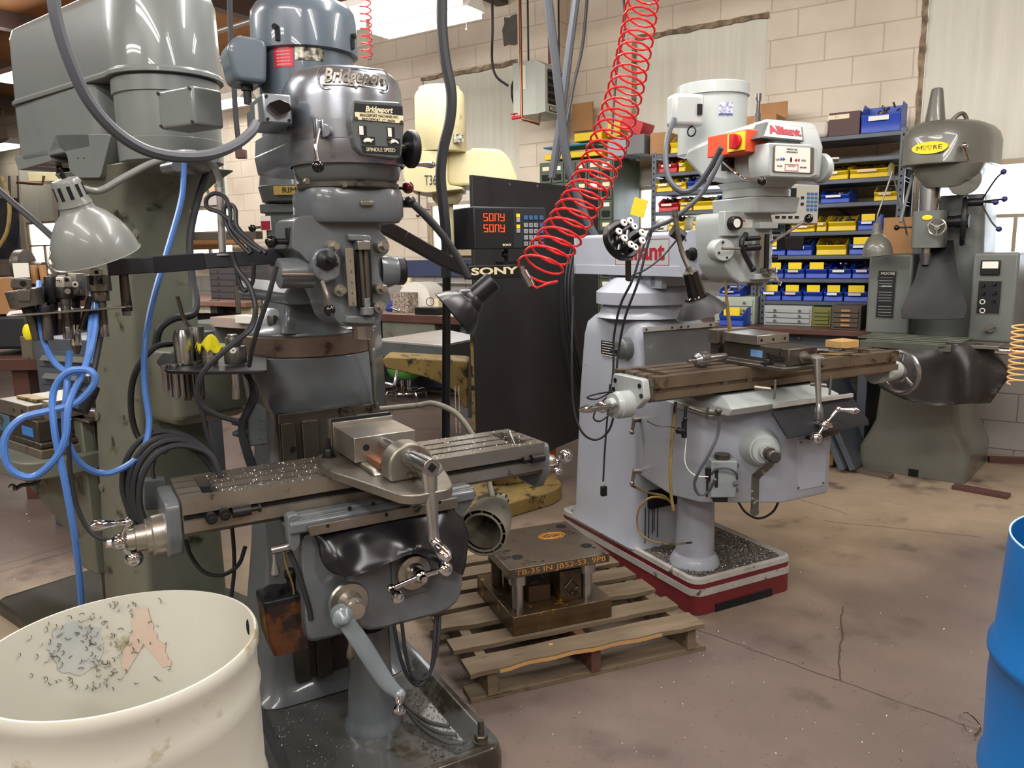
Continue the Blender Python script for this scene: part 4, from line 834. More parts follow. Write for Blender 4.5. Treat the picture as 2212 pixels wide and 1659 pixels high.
def coneshade(p,q,r0,r1,th=.0025,seg=36,belly=.0):
    p=Vector(p);d=Vector(q)-p;L=d.length;b=B()
    prof=[(0,r0),(.06*L,r0*1.02),(.12*L,r0*1.12)]
    for k in range(1,9):
        f=k/8;prof.append((.12*L+.88*L*f,r0*1.12+(r1-r0*1.12)*(f**(1-.35*belly))+belly*.012*math.sin(math.pi*f)))
    prof.append((L*1.012,r1+.003));prof.append((L*1.018,r1));
    inner=[(t,max(r-th,.001)) for t,r in prof[::-1][1:]]
    b.lathe(p,d,prof+inner,seg,False);return b
LA=thing('gooseneck_lamp','big grey cone lamp with a slotted neck, hanging in front of the green drill press','lamp',FB,FB.Y(476,548,2.3))
n0=FB.Y(150,412,2.16);n1=FB.Y(163,442,2.14);rm=FB.Y(211,553,2.165)
b=coneshade(n1,rm,.036,.0975,belly=.8);sh_=part('lamp_shade',b,M_lamp,LA)
d_=(rm-n1).normalized()
b=B();b.lathe(n1-d_*.062,d_,[(0,.012),(.003,.028),(.010,.032),(.05,.034),(.062,.038)],28);nk=part('lamp_neck',b,M_lamp,LA)
x_,y_,_=basis(d_)
for k in range(10):
    a_=2*math.pi*k/10;rad=x_*math.cos(a_)+y_*math.sin(a_);p=n1-d_*.047;q=B();q.bar(p+rad*.0315,p+d_*.03+rad*.0328,.008,.003,up=rad);part('vent_slot',q,M_hole,nk,smooth=None)
b=B();b.cyl(n1-d_*.062,n1-d_*.075,.006);b.cyl(n1-d_*.075,n1-d_*.086,.003);part('lamp_switch',b,M_blackm,nk)
b=B();b.ball(rm-d_*.04,.035);part('bulb',b,mat('bulb_glass_off',(210,208,196),.3),LA)
b=B();gp=[n1-d_*.03+Vector((.02,0,.01)),FB.Y(215,412,2.16),FB.Y(265,385,2.17),FB.Y(318,357,2.19),FB.Y(352,345,2.2)];b.tube(gp,.0085,10,5);part('rigid_tube',b,M_lamp,LA)
def gooseneck(pts,r,parent,m_,pitch=.006):
    path=cr_path(pts,10);b=B();secs=[];tot=0;res=[path[0]]
    for i in range(1,len(path)):
        seg_=path[i]-path[i-1];n=max(1,int(seg_.length/(pitch/2)))
        for k in range(n): res.append(path[i-1]+seg_*(k+1)/n)
    prev=None
    for i,p in enumerate(res):
        d=(res[min(i+1,len(res)-1)]-res[max(i-1,0)]).normalized()
        if prev is None: x,y,_=basis(d)
        else: x=(prev-d*prev.dot(d)).normalized()
        prev=x;y=d.cross(x);rr_=r*(1.0 if i % 2 else .86);secs.append([p+(x*math.cos(2*math.pi*k/10)+y*math.sin(2*math.pi*k/10))*rr_ for k in range(10)])
    b.loft(secs);return part('gooseneck_tube',b,m_,parent,smooth=60)
gooseneck([FB.Y(348,346,2.2),FB.Y(385,331,2.22),FB.Y(425,333,2.25),FB.Y(458,352,2.28),FB.Y(473,385,2.3),FB.Y(475,408,2.3)],.0095,LA,M_lamp)
b=B();p=FB.Y(475,405,2.3);q=FB.Y(481,552,2.3);b.cyl(p,(q.x,2.3,q.z),.010);b.cyl((q.x,2.3,q.z),(q.x,2.3,q.z+.005),.03);part('lamp_pipe',b,M_conduit,LA)
LB=thing('gooseneck_lamp','black cone lamp on a curved black gooseneck below the digital readout','lamp',FB,FB.Y(842,438,2.1))
pA=FB.Y(838,437,2.12);pB=FB.Y(886,436,2.10)
b=B();b.lathe((pA.x-.01,2.115,pA.z),(1,0,0),[(0,.030),(.008,.03),(.01,.018),(.045,.018),(.05,.014),(.075,.014)],20);b.ball(pB,.0165);part('lamp_socket_mount',b,M_black,LB)
pts_=[pB,FB.Y(905,452,2.09),FB.Y(950,500,2.08),FB.Y(990,558,2.07),FB.Y(1013,600,2.06)]
b=B();b.tube(pts_,.0115,10,6);part('gooseneck_tube',b,M_rubber,LB)
n0=FB.Y(1068,602,2.05);n1=FB.Y(1010,668,2.04);dv=Vector((n1.x-n0.x,.035,n1.z-n0.z)).normalized()
b=B();nb=FB.Y(1066,606,2.05);b.lathe(nb,dv,[(0,.026),(.003,.031),(.07,.031),(.073,.034),(.09,.045),(.098,.046)],28);part('lamp_neck',b,M_black,LB)
b=coneshade(nb+dv*.092,nb+dv*.155,.044,.083,belly=.2);part('lamp_shade',b,M_black,LB)
b=B();q=nb+dv*.15+Vector((-.08,0,.04));b.ring(q,(0,1,0),.012,.0012,16,5);part('wire_loop',b,M_blackm,LB)
LC=thing('gooseneck_lamp','dusty grey bell lamp facing the camera below the right end of the nearest table','lamp',FB,FB.Y(830,880,2.6))
gooseneck([FB.Y(820,884,2.62),FB.Y(900,876,2.58),FB.Y(938,872,2.55),FB.Y(985,893,2.5),FB.Y(1018,935,2.45),FB.Y(1045,985,2.42),FB.Y(1056,1040,2.38),FB.Y(1064,1075,2.33)],.011,LC,mat('dusty_grey_lamp',(138,134,120),.6,0,(112,108,96),9,.8,(70,66,54),12,.64),.009)
n1=FB.Y(1080,1086,2.31);rm=FB.Y(1042,1150,2.13)
M_dust=_M['dusty_grey_lamp']
b=coneshade(n1,rm,.026,.078,belly=1.0);part('lamp_shade',b,M_dust,LC)
d_=(rm-n1).normalized()
b=B();b.lathe(n1-d_*.035,d_,[(0,.014),(.004,.024),(.036,.027)],20);nk=part('lamp_neck',b,M_dust,LC)
x_,y_,_=basis(d_)
for k in range(8):
    a_=2*math.pi*k/8;rad=x_*math.cos(a_)+y_*math.sin(a_);q=B();q.bar(n1-d_*.028+rad*.0248,n1-d_*.008+rad*.0262,.007,.003,up=rad);part('vent_slot',q,M_hole,nk,smooth=None)
b=B();b.ring(rm+d_*.002,d_,.064,.004,32,6)
for k in range(12):
    a_=2*math.pi*k/12;rad=x_*math.cos(a_)+y_*math.sin(a_);b.bar(rm+rad*.062,rm+rad*.078,.003,.003)
part('rim_ring',b,M_dust,LC);b=B();b.lathe(rm-d_*.085,d_,[(0,.02),(.02,.03),(.07,.063)],28,False);part('inner_reflector',b,mat('dull_reflector',(120,118,106),.3,.6),LC)
RC=thing('tool_rack','curved black tool shelf bolted to the left of the column, full of shank tools','tool rack',FB,(.4,2.42,1.18))
pl=[FB.Z(*q,1.195) for q in ((338,778),(360,800),(430,802),(578,800),(577,768),(520,762),(440,770),(352,762))]
b=B();b.prism(rp([(p.x,p.y) for p in pl],.02,3),'z',1.185,1.195);rc=part('shelf_plate',b,M_blackm,RC,bevel=.002)
b=B();b.prism([(2.30,1.185),(2.42,1.185),(2.42,1.11)],'x',.50,.51)
zr=1.195
def rt(px,py_top,py_bot,r,lab,hd=None,m_=M_tool,yy=None,name='collet_holder'):
    base_=FB.Z(px,788,zr);y=base_.y if yy is None else yy
    a_=FB.Y(px,py_top,y);c_=FB.Y(px,py_bot,y);t=thing(name,lab,'milling tool',FB,(a_.x,y,c_.z))
    return t,Vector((a_.x,y,a_.z)),Vector((a_.x,y,c_.z))
def cyls(t,nm,x,y,z0,z1,r0,m_,r1=None,seg=24):
    q=B();q.lathe((x,y,z0),(0,0,1),[(0,r0*.95),(.002,r0),(z1-z0-.002,r1 or r0),(z1-z0,(r1 or r0)*.95)],seg);return part(nm,q,m_,t)
t,a_,c_=rt(393,712,820,.03,'heavy bright hexagon-topped tool holder standing on the curved shelf',name='tool_holder');q=B();zt_=a_.z;q.lathe((a_.x,a_.y,1.197),(0,0,1),[(0,.026),(zt_-1.197-.02,.027),(zt_-1.197-.004,.021),(zt_-1.197,.02)],24);part('body',q,M_bright,t);cyls(t,'shank',a_.x,a_.y,1.09,1.197,.011,M_tool)
t,a_,c_=rt(412,706,820,.03,'dull tool holder standing behind the bright hexagon-topped one',yy=2.46,name='tool_holder');cyls(t,'body',a_.x+.012,a_.y,1.197,a_.z,.026,M_tool,.024);cyls(t,'shank',a_.x+.012,a_.y,1.08,1.197,.011,M_tool)
q=B();q.tube([(a_.x+.0,2.47,a_.z),FB.Y(398,690,2.47),FB.Y(383,640,2.47)],.006,8,3);part('long_drill',q,M_tool,t)
t,a_,c_=rt(452,748,800,.02,'ribbed bright cylinder under the yellow cloth on the curved shelf',name='tool_holder');q=B();q.lathe((a_.x,a_.y,1.197),(0,0,1),[(0,.022),(.02,.022),(.0205,.0235),(.026,.0235),(.0265,.022),(a_.z-1.197,.0225)],28);part('body',q,M_bright,t)
q=B();g=[]
for i in range(9):
    r=[]
    for j in range(9):
        u=(i-4)/4;v=(j-4)/4;r.append(Vector((a_.x+u*.032+.004*math.sin(7*v+3*u),a_.y+v*.03+.004*math.sin(6*u),a_.z+.014*math.sin(3*u+1)*math.cos(3*v)+.012-.014*(u*u+v*v)+.008*math.sin(9*u*v+2))))
    g.append(r)
q.sheet(g,.002);solo('yellow_cloth','crumpled bright yellow cloth on the ribbed cylinder','cloth',FB,q,M_rag,smooth=80)
t,a_,c_=rt(505,725,865,.03,'stepped collet chuck with a round dial mark, at the column end of the curved shelf',name='collet_chuck')
zz=lambda py: FB.Y(505,py,a_.y).z
cyls(t,'chuck_body',a_.x,a_.y,zz(785),zz(748),.031,M_tool);cyls(t,'chuck_top',a_.x-.004,a_.y,zz(748),zz(728),.021,M_tool);cyls(t,'chuck_cap',a_.x-.004,a_.y,zz(728),zz(722),.014,M_bright);cyls(t,'shank',a_.x-.006,a_.y,zz(862),zz(792),.0115,M_bright)
q=B();p=FB.Y(503,757,a_.y-.031);q.cyl(p,p-Vector((0,.002,0)),.0085,seg=24);part('dial_mark',q,M_white,t);q=B();q.cyl(p-Vector((0,.002,0)),p-Vector((0,.003,0)),.002,seg=10);part('dial_centre',q,M_hole,t)
for k,(px,y,pb,r) in enumerate(((354,2.385,846,.0075),(364,2.40,858,.0085),(376,2.38,862,.0085),(388,2.395,864,.009),(405,2.42,858,.010),(422,2.40,850,.008),(432,2.43,855,.008))):
    p=FB.Y(px,790,y);e=FB.Y(px,pb,y);q=B();q.lathe((p.x,y,e.z),(0,0,1),[(0,r*.9),(.003,r),(1.185-e.z,r),(1.187-e.z,r),(1.197-e.z,r*1.35),(1.203-e.z,r*1.25)],18)
    solo('collet',('leftmost small','second small','third small','fourth small','wide dark','slim dark','rightmost slim')[k]+' collet hanging through the curved tool shelf','collet',FB,q,M_bright if k < 4 else M_tool,'collets in the curved tool shelf')
OB=thing('outlet_box','grimy grey outlet box with round knockouts and two plugs, on the left of the column','outlet box',FB,(.47,2.43,.87))
a=FB.Y(533,885,2.42);c=FB.Y(582,960,2.42);M_obox=mat('grimy_grey_box',(98,106,106),.6,0,(78,84,84),9,.8,(50,48,44),10,.62,.1,40)
b=B();b.box(a.x,c.x,2.42,2.50,c.z,a.z);ob=part('box',b,M_obox,OB,bevel=.006)
for py in (903,923,944):
    q=B();p=FB.Y(567,py,2.419);q.cyl(p,p-Vector((0,.0015,0)),.009,seg=20);part('knockout',q,M_obox,ob)
for py in (911,935):
    q=B();p=FB.Y(520,py,2.44);q.lathe((a.x+.002,2.44,p.z),(-1,0,0),[(0,.012),(.01,.0135),(.03,.012),(.045,.006)],14);part('plug',q,mat('grey_plug',(70,78,90),.5),OB)
# ================================================================ white plastic drum (left foreground)
wc=Vector((-.885,1.625,0));WR=.287
WB=thing('plastic_drum','cut-open milky white plastic drum with dirty sides and shavings inside, left foreground','drum',F0,wc)
zt_=.65;b=B()
prof=[(0,WR-.02),(.015,WR),(.25,WR),(.27,WR+.006),(.29,WR),(.50,WR),(.52,WR+.005),(.54,WR),(zt_-.045,WR+.001),(zt_-.03,WR+.007),(zt_-.008,WR+.007),(zt_,WR+.003),(zt_,WR-.002),(zt_-.03,WR-.004),(.02,WR-.006),(.018,.01)]
b.lathe(wc,(0,0,1),prof,72,False);dr=part('drum_shell',b,M_barrel,WB,smooth=50)
b=B();b.lathe(wc,(0,0,1),[(.0,WR-.02),(.02,WR-.02)],48);part('drum_bottom',b,M_barrel,WB)
rim_pt=F0.Z(432,1372,.62);ra_=math.atan2(rim_pt.y-wc.y,rim_pt.x-wc.x)
b=B();p=wc+Vector((math.cos(ra_)*(WR-.004),math.sin(ra_)*(WR-.004),.605));b.ball(p,.017,(.25,.55,1.2));b.xf(Matrix.Translation(p) @ Matrix.Rotation(ra_,4,'Z') @ Matrix.Translation(-p));part('hand_hole',b,M_hole,dr)
M_pink=mat('pink_residue',(210,182,166),.6,0,(208,196,182),9,.8);M_bluem=mat('blue_grey_residue',(168,176,178),.5,0,(196,198,192),9,.8)
def inpatch(px0,pts_,m_,nm):
    b=B();out=[];pj_=[]
    for i in range(len(pts_)):
        a,c=pts_[i],pts_[(i+1) % len(pts_)];n=max(1,int(math.hypot(c[0]-a[0],c[1]-a[1])/8))
        for k in range(n): pj_.append((a[0]+(c[0]-a[0])*k/n+R_(-5,5),a[1]+(c[1]-a[1])*k/n+R_(-5,5)))
    pts_=pj_
    for px,py in pts_:
        r=F0.ray(px,py);o_=Vector((0,0,EYE));R=WR-.0068
        A=r.x*r.x+r.y*r.y;Bq=-2*(r.x*wc.x+r.y*wc.y);Cq=wc.x**2+wc.y**2-R*R;D=Bq*Bq-4*A*Cq
        if D < 0: return
        t=(-Bq+math.sqrt(D))/(2*A);out.append(o_+r*t)
    c0=sum(out,Vector())/len(out);n=len(out);vs=[]
    rings=4
    for k in range(1,rings+1):
        for p in out:
            q=c0.lerp(p,k/rings);dd=Vector((q.x-wc.x,q.y-wc.y,0)).normalized();vs.append(Vector((wc.x+dd.x*(WR-.0068),wc.y+dd.y*(WR-.0068),q.z)))
    dd=Vector((c0.x-wc.x,c0.y-wc.y,0)).normalized();vs.append(Vector((wc.x+dd.x*(WR-.0068),wc.y+dd.y*(WR-.0068),c0.z)))
    fs=[(n*k+i,n*k+(i+1) % n,n*(k+1)+(i+1) % n,n*(k+1)+i) for k in range(rings-1) for i in range(n)]+[(len(vs)-1,(i+1) % n,i) for i in range(n)]
    b._add(vs,fs);part(nm,b,m_,dr,smooth=60)
inpatch(0,[(290,1312),(318,1312),(335,1370),(360,1405),(372,1438),(352,1440),(335,1395),(312,1382),(290,1400),(280,1450),(262,1462),(268,1410),(282,1370)],M_pink,'pink_stain')
inpatch(0,[(160,1345),(215,1352),(222,1400),(205,1440),(175,1462),(130,1448),(105,1400),(118,1360)],M_bluem,'blue_grey_stain')
def wallchip():
    while True:
        px=R_(0,420);py=R_(1280,1490);r=F0.ray(px,py);A=r.x*r.x+r.y*r.y;Bq=-2*(r.x*wc.x+r.y*wc.y);Cq=wc.x**2+wc.y**2-(WR-.0075)**2;D=Bq*Bq-4*A*Cq
        if D <= 0: continue
        p=Vector((0,0,EYE))+r*((-Bq+math.sqrt(D))/(2*A))
        if p.z < .64 and p.z > .05 and math.exp(-((px-190)/110)**2) > random.random(): return p
b=B()
for _ in range(130):
    p=wallchip();dd=Vector((wc.x-p.x,wc.y-p.y,0)).normalized();tt=Vector((-dd.y,dd.x,0));a_=random.gauss(1.2,.9);L=R_(.006,.016);v=tt*math.cos(a_)+Vector((0,0,math.sin(a_)));w_=v.cross(dd)
    q=[p+v*L*(t-.5)+w_*L*.3*math.sin(math.pi*t)+dd*(.001+.002*math.sin(math.pi*t)) for t in (0,.25,.5,.75,1)];b.tube(q,.0009,5,1)
solo('metal_shavings','curled shavings stuck to the inside of the white drum','metal chips',F0,b,M_tool,kind='stuff')
# ================================================================ blue drum (right edge)
bc=Vector((1.366,1.569,0));b=B();BR=.278
BD=thing('plastic_drum','open blue plastic drum with moulded ribs at the right edge','drum',F0,bc)
prof=[(0,BR-.03),(.02,BR),(.20,BR+.006),(.26,BR+.01),(.27,BR+.018),(.285,BR+.018),(.30,BR+.008),(.5,BR+.012),(.56,BR+.008),(.57,BR+.018),(.585,BR+.018),(.60,BR+.006),(.72,BR),(.848,BR-.006),(.85,BR-.010),(.70,BR-.01),(.02,BR-.012),(.018,.01)]
b.lathe(bc,(0,0,1),prof,72,False);part('drum_shell',b,M_drum,BD,smooth=50)
b=B();b.ring(bc+Vector((0,0,.85)),(0,0,1),BR-.008,.0022,72,5);part('cut_rim',b,mat('pale_blue_cut_edge',(170,205,215),.5),BD)
# ================================================================ pallet and die set
PL=thing('wooden_pallet','weathered wooden pallet with a cracked front board, carrying the oily die set','pallet',FP,(1.16,2.8,0))
ys_=[(2.29,2.40),(2.462,2.553),(2.63,2.74),(2.782,2.885),(2.93,3.02),(3.06,3.15),(3.19,3.28)]
zb_=.104;zt2=.122
for k,(y0_,y1_) in enumerate(ys_):
    b=B();x0_,x1_=.706+R_(-.004,.004),1.622+R_(-.005,.005)
    n=26;f0=[];f1=[]
    for i in range(n+1):
        x=x0_+(x1_-x0_)*i/n;e=(.004*math.sin(i*1.3)+.008*math.sin(i*.37+k)+(.022*max(0,math.sin((i-4)*.2)) if k == 0 else 0)) if k in (0,2) else .002*math.sin(i*.9+k)
        f0.append((x,y0_+e));f1.append((x,y1_+.002*math.sin(i*.7)))
    b.prism(f0+f1[::-1],'z',zb_,zt2);o_=part('deck_board',b,M_wood,PL,'splintered front board' if k == 0 else None,bevel=.001)
    if k == 0:
        b=B();b.prism([(x,y-.001) for x,y in f0[3:22]]+[(x,y+.006) for x,y in f0[3:22]][::-1],'z',zb_-.001,zt2-.006);part('split_edge',b,M_wood2,o_)
for x0_,x1_ in ((.775,.812),(1.165,1.202),(1.565,1.60)):
    b=B();b.box(x0_,x1_,2.31,3.27,.018,zb_);part('stringer',b,mat('reddish_stringer',(96,60,48),.75,0,(80,52,42),6,.6,bump=.3) if x0_ > 1.1 and x0_ < 1.3 else M_wood,PL,bevel=.001)
for y0_,y1_ in ((2.315,2.405),(2.75,2.84),(3.17,3.26)):
    b=B();b.box(.715,1.65,y0_,y1_,0,.018);part('bottom_board',b,M_wood,PL,bevel=.001)
b=B();kp=FP.Z(1190,1392,.1225);b.cyl(kp,kp+Vector((0,0,.0006)),.008,seg=14);part('knot',b,M_wood2,PL)
M_die=mat('oily_brown_tool_steel',(96,84,70),.42,.35,(70,60,50),7,.9,(40,32,24),9,.58,.12,40,coat=.3)
M_died=mat('yellow_stained_die_steel',(88,66,38),.4,.25,(52,40,28),10,.9,(176,128,40),22,.60,.1,30,coat=.4,stretch=(1,1,.35))
DS=thing('die_set','oily press die set with guide posts and chalked top plate, sitting on the pallet','die set',FP,(1.13,2.67,.1225))
b=B();b.box(.932,1.335,2.475,2.885,.1225,.197);part('lower_shoe',b,M_died,DS,bevel=.003)
b=B();b.box(.905,1.30,2.43,2.81,.366,.40);tp=part('top_plate',b,M_die,DS,bevel=.002)
for x,y in ((.975,2.53),(1.255,2.53),(.975,2.76),(1.255,2.76)):
    q=B();q.cyl((x,y,.197),(x,y,.366),.022,seg=24);q.cyl((x,y,.30),(x,y,.366),.034,seg=24);part('guide_post',q,M_bright if y < 2.6 else M_die,DS)
    q=B();q.cyl((x,y,.4),(x,y,.401),.022,seg=24);part('post_hole',q,M_hole,tp,smooth=None)
for (x0_,x1_,y0_,y1_,z0_,z1_) in ((1.03,1.12,2.56,2.66,.197,.26),(1.14,1.23,2.52,2.62,.197,.32),(1.0,1.24,2.62,2.75,.197,.235),(1.02,1.22,2.58,2.72,.33,.366)):
    q=B();q.box(x0_,x1_,y0_,y1_,z0_,z1_);part('die_block',q,M_died,DS,bevel=.003)
q=B();q.ring((1.185,2.515,.255),(0,1,0),.028,.004,4,6);q.cyl((1.19,2.52,.24),(1.20,2.49,.235),.007);part('clamp_bracket',q,M_steeld,DS)
for k in range(12):
    q=B();x,y=R_(.93,1.28),R_(2.45,2.79);q.cyl((x,y,.4),(x,y,.4007),R_(.003,.007),seg=12);part('screw_hole',q,M_hole,tp,smooth=None)
q=B();cc_=FP.Z(1193,1157,.4015)
for k in range(26):
    rr_=.045*math.sqrt(random.random());q.tube([(cc_.x+rr_*1.3*math.cos(t+k),cc_.y+rr_*math.sin(t+k)*.8+R_(-.004,.004),.4012) for t in (0,.8,1.6,2.4)],.0011,4,3)
part('ochre_scribble',q,M_ochre,tp,kind='stuff')
text('chalk_lettering','TB-35 IN',.026,(1.0,2.4293,.383),(1,0,0),(0,0,1),M_ochre,tp,ext=.0003,width=.14)
text('chalk_lettering','JB52-S3. 9P8',.028,(1.185,2.4293,.383),(1,0,0),(0,0,1),M_ochre,tp,ext=.0003,width=.2)
def onfloor(px0,px1,py0,py1):
    def f():
        p=F0.Z(R_(px0,px1),R_(py0,py1),0);return (p.x,p.y,.0005)
    return f
chips('metal_shavings','bright specks of swarf scattered on the brown floor at right',F0,onfloor(1100,2120,1230,1659),420,M_chip,.002,.006)
chips('metal_shavings','shavings on the floor beside the pallet and base tray',F0,onfloor(860,1040,1330,1659),260,M_chip,.002,.007)
chips('metal_shavings','specks of swarf on the floor at the far left',F0,onfloor(0,230,1040,1270),120,M_chip,.003,.008)
q=B();p0=F0.Z(2072,1545,.004);p1=F0.Z(2118,1570,.012);p2=F0.Z(2105,1590,.004);q.tube([p0,(p0+p1)/2+Vector((0,.01,.02)),p1,p2],.0022,6,6);q.tube([p1,F0.Z(2092,1580,.02),F0.Z(2080,1562,.01)],.0016,6,6)
solo('metal_curl','single bright curl of turned metal on the floor by the blue drum','metal curl',F0,q,M_chrome)
# ================================================================ green drill press at the left
D=thing('drill_press','tall green drill press with a long belt guard, behind the white drum at left','drill press',FD,(-2.92,1.46,0))
def q4(z,x0,x1,y0,y1,r=.02): return rr((x0+x1)/2,(y0+y1)/2,(x1-x0)/2,(y1-y0)/2,r,z,3)
b=B();b.loft([q4(0,-3.75,-2.30,1.12,1.80,.05),q4(.045,-3.75,-2.30,1.12,1.80,.05),q4(.055,-3.74,-2.31,1.13,1.79,.05)])
M_dbase=mat('oily_dark_base_plate',(66,64,54),.4,.1,(48,46,40),6,.8,(110,104,90),40,.72)
part('base_plate',b,M_dbase,D,bevel=.004)
b=B();b.loft([q4(.055,-3.12,-2.715,1.28,1.64,.03),q4(.12,-3.10,-2.735,1.30,1.625,.02),q4(.6,-3.04,-2.70,1.30,1.60),q4(1.1,-2.98,-2.66,1.30,1.56),q4(1.55,-2.92,-2.64,1.30,1.54),q4(1.68,-2.93,-2.63,1.29,1.55),q4(1.76,-3.0,-2.56,1.27,1.62,.04),q4(1.80,-3.05,-2.5,1.26,1.66,.04)])
dc=part('column',b,M_olive,D,bevel=.006)
M_upcol=M_green
b=B();b.box(-3.17,-3.09,1.33,1.58,.1,1.06);part('table_way',b,M_steeld,dc,bevel=.003)
for (px,py) in ((296,506),(212,898),(222,1052)):
    q=B();p=FD.Y(px,py,1.302);q.cyl(p,p-Vector((0,.008,0)),.016,seg=16);q.cyl(p-Vector((0,.008,0)),p-Vector((0,.009,0)),.006,seg=12);part('boss',q,M_olive,dc)
b=B();a=FD.X(352,756,-2.58);c=FD.X(445,900,-2.58)
b.loft([q4(c.z-.0,-2.72,-2.50,1.36,1.60,.03),q4(c.z+.03,-2.72,-2.47,1.34,1.62,.03),q4(a.z,-2.70,-2.48,1.34,1.60,.03)]);hb2=part('lower_housing',b,M_olive,dc,bevel=.008)
def plan(z,rd,hw,x0,ins=0.0):
    o=[];cx_,cy_=-2.50,1.415
    for k in range(15):
        a=math.radians(-110+220*k/14);o.append(Vector((cx_+(rd-ins)*math.cos(a),cy_+(rd-ins)*math.sin(a),z)))
    for (ax_,ay,a0_) in ((x0+.07,cy_+hw-.07,90),(x0+.07,cy_-hw+.07,180)):
        for k in range(5):
            a=math.radians(a0_+90*k/4);o.append(Vector((ax_+(.07-ins)*math.cos(a),ay+(.07-ins)*math.sin(a),z)))
    return o
b=B();zg0=2.065;zg1=2.335
b.loft([plan(zg0-.008,.178,.175,-3.31,.004),plan(zg0-.008,.178,.175,-3.31),plan(zg0+.006,.178,.175,-3.31),plan(zg0+.01,.172,.168,-3.30),plan(zg1-.05,.168,.164,-3.295),plan(zg1-.02,.168,.164,-3.295,.01),plan(zg1-.006,.168,.164,-3.295,.03),plan(zg1,.168,.164,-3.295,.055)])
part('belt_guard_cover',b,M_green,D,bevel=.002)
b=B();b.loft([[Vector((x,y,z)) for x,y in rp([(-3.29,1.25),(-2.66,1.25),(-2.66,1.57),(-3.29,1.57)],.05,4)] for z in (1.86,zg0-.008)]);lb_=part('belt_guard_body',b,M_green,D,bevel=.004)
b=B();b.prism(rp(XZ(FD,[(120,290),(240,290),(216,384),(168,384),(150,370),(145,335),(132,320),(105,330)],1.25),.015,3),'y',1.25,1.40);part('guard_skirt',b,M_green,lb_,bevel=.004)
b=B();b.prism(rp(XZ(FD,[(30,340),(100,322),(110,348),(40,368)],1.25),.01,3),'y',1.25,1.55);part('guard_lip',b,M_green,lb_,bevel=.004)
for px in (169,182):
    q=B();p=FD.Y(px,342,1.25);q.cyl(p,p-Vector((0,.001,0)),.003,seg=8);part('rivet_hole',q,M_hole,lb_,smooth=None)
b=B();b.box(-2.66,-2.55,1.34,1.56,1.84,zg0-.01);part('recess_web',b,M_dkgrey,D)
for py in (235,310):
    q=B();p=FD.X(222,py,-2.64);q.cyl((p.x,1.34,p.z),(p.x,1.32,p.z),.022,seg=14);part('recess_bolt',q,M_dkgrey,D)
cx_,cy_=-2.50,1.415
b=B();b.lathe((cx_,cy_,1.80),(0,0,1),[(-.03,.08),(0,.15),(.004,.158),(.07,.160),(.072,.157),(.205,.157),(.207,.163),(.25,.163),(.26,.155)],44);md_=part('motor_drum',b,M_green,D)
a=FD.Y(366,200,1.235);c=FD.Y(458,272,1.30)
p=FD.Y(385,240,1.26)
bx=B();bx.box(-.075,.075,-.05,.05,-.052,.052);bx.xf(Matrix.Translation(FD.Y(412,238,1.275)) @ Matrix.Rotation(math.radians(8),4,'Z'));jb=part('terminal_box',bx,M_green,md_,bevel=.008,seg=3)
for sx,sz in ((-1,1),(1,1),(-1,-1),(1,-1)):
    q=B();q.cyl((sx*.066,-.05,sz*.044),(sx*.066,-.054,sz*.044),.005,seg=8);q.xf(Matrix.Translation(FD.Y(412,238,1.275)) @ Matrix.Rotation(math.radians(8),4,'Z'));part('screw',q,M_steeld,jb)
b=B();p=FD.Y(368,362,1.3);b.cyl((p.x-.03,1.30,p.z),(p.x+.04,1.30,p.z+.002),.017);part('lamp_clamp',b,M_alum,D)
b=B();p=FD.Y(128,372,1.32);b.bar((p.x,1.32,p.z+.03),FD.Y(138,402,1.32),.012,.02);b.bar((p.x+.05,1.32,p.z),FD.Y(165,405,1.32),.06,.03);part('spindle_linkage',b,M_dark,D)
b=B();b.prism([(-3.12,.90),(-3.12,.30),(-3.2,.27),(-3.34,.32),(-4.2,.66),(-4.2,.74),(-3.3,.77),(-3.2,.90)],'y',1.33,1.45);ar=part('table_arm',b,M_olive,D,bevel=.008)
b=B();b.box(-3.24,-3.10,1.29,1.62,.27,.90);part('arm_slide',b,M_olive,ar,bevel=.006)
b=B();b.loft([[Vector((x,y,z)) for x,y in rp([(-3.5,1.06),(-3.1,1.08),(-3.06,1.25),(-3.12,1.62),(-4.0,1.62),(-4.0,1.1)],.06,4)] for z in (.70,.768)]);tr=part('coolant_trough',b,M_olive,ar,bevel=.006)
b=B();b.box(-3.95,-3.125,1.15,1.55,.768,.80);part('drill_table',b,mat('bare_table_iron',(120,110,94),.45,.4,(96,88,76),8,.8,(60,54,44),12,.62),tr,bevel=.003)
b=B();b.tube([FD.Y(88,1032,1.28),FD.Y(72,1046,1.26),FD.Y(48,1048,1.25),FD.Y(34,1056,1.24)],.009,8,4);b2=FD.Y(22,1048,1.2);tch=part('table_crank',b,M_blackm,ar);q=B();q.lathe(FD.Y(30,1056,1.24),b2-FD.Y(30,1056,1.24),[(0,.008),(.02,.016),(.05,.015),(.06,.004)],14);part('crank_grip',q,M_bright,tch)
v2=thing('machine_vise','blue-bodied milling vise on the green drill press table, partly out of frame','vise',FD,(-3.4,1.28,.802))
M_vblue=mat('blue_vise_paint',(70,108,130),.5,0,(58,92,112),8,.7,(60,56,48),14,.6)
b=B();b.box(-3.85,-3.14,1.155,1.50,.802,.824);part('vise_base',b,M_steeld,v2,bevel=.006)
b=B();b.box(-3.85,-3.16,1.16,1.45,.824,.905);vbd=part('vise_body',b,M_steeld,v2,bevel=.004)
b=B();b.box(-3.85,-3.42,1.158,1.452,.824,.90);part('painted_end',b,M_vblue,vbd,bevel=.006)
q=B();q.box(-3.30,-3.20,1.1575,1.1605,.84,.875);part('maker_plate',q,mat('blue_plate',(60,120,190),.4),vbd,smooth=None)
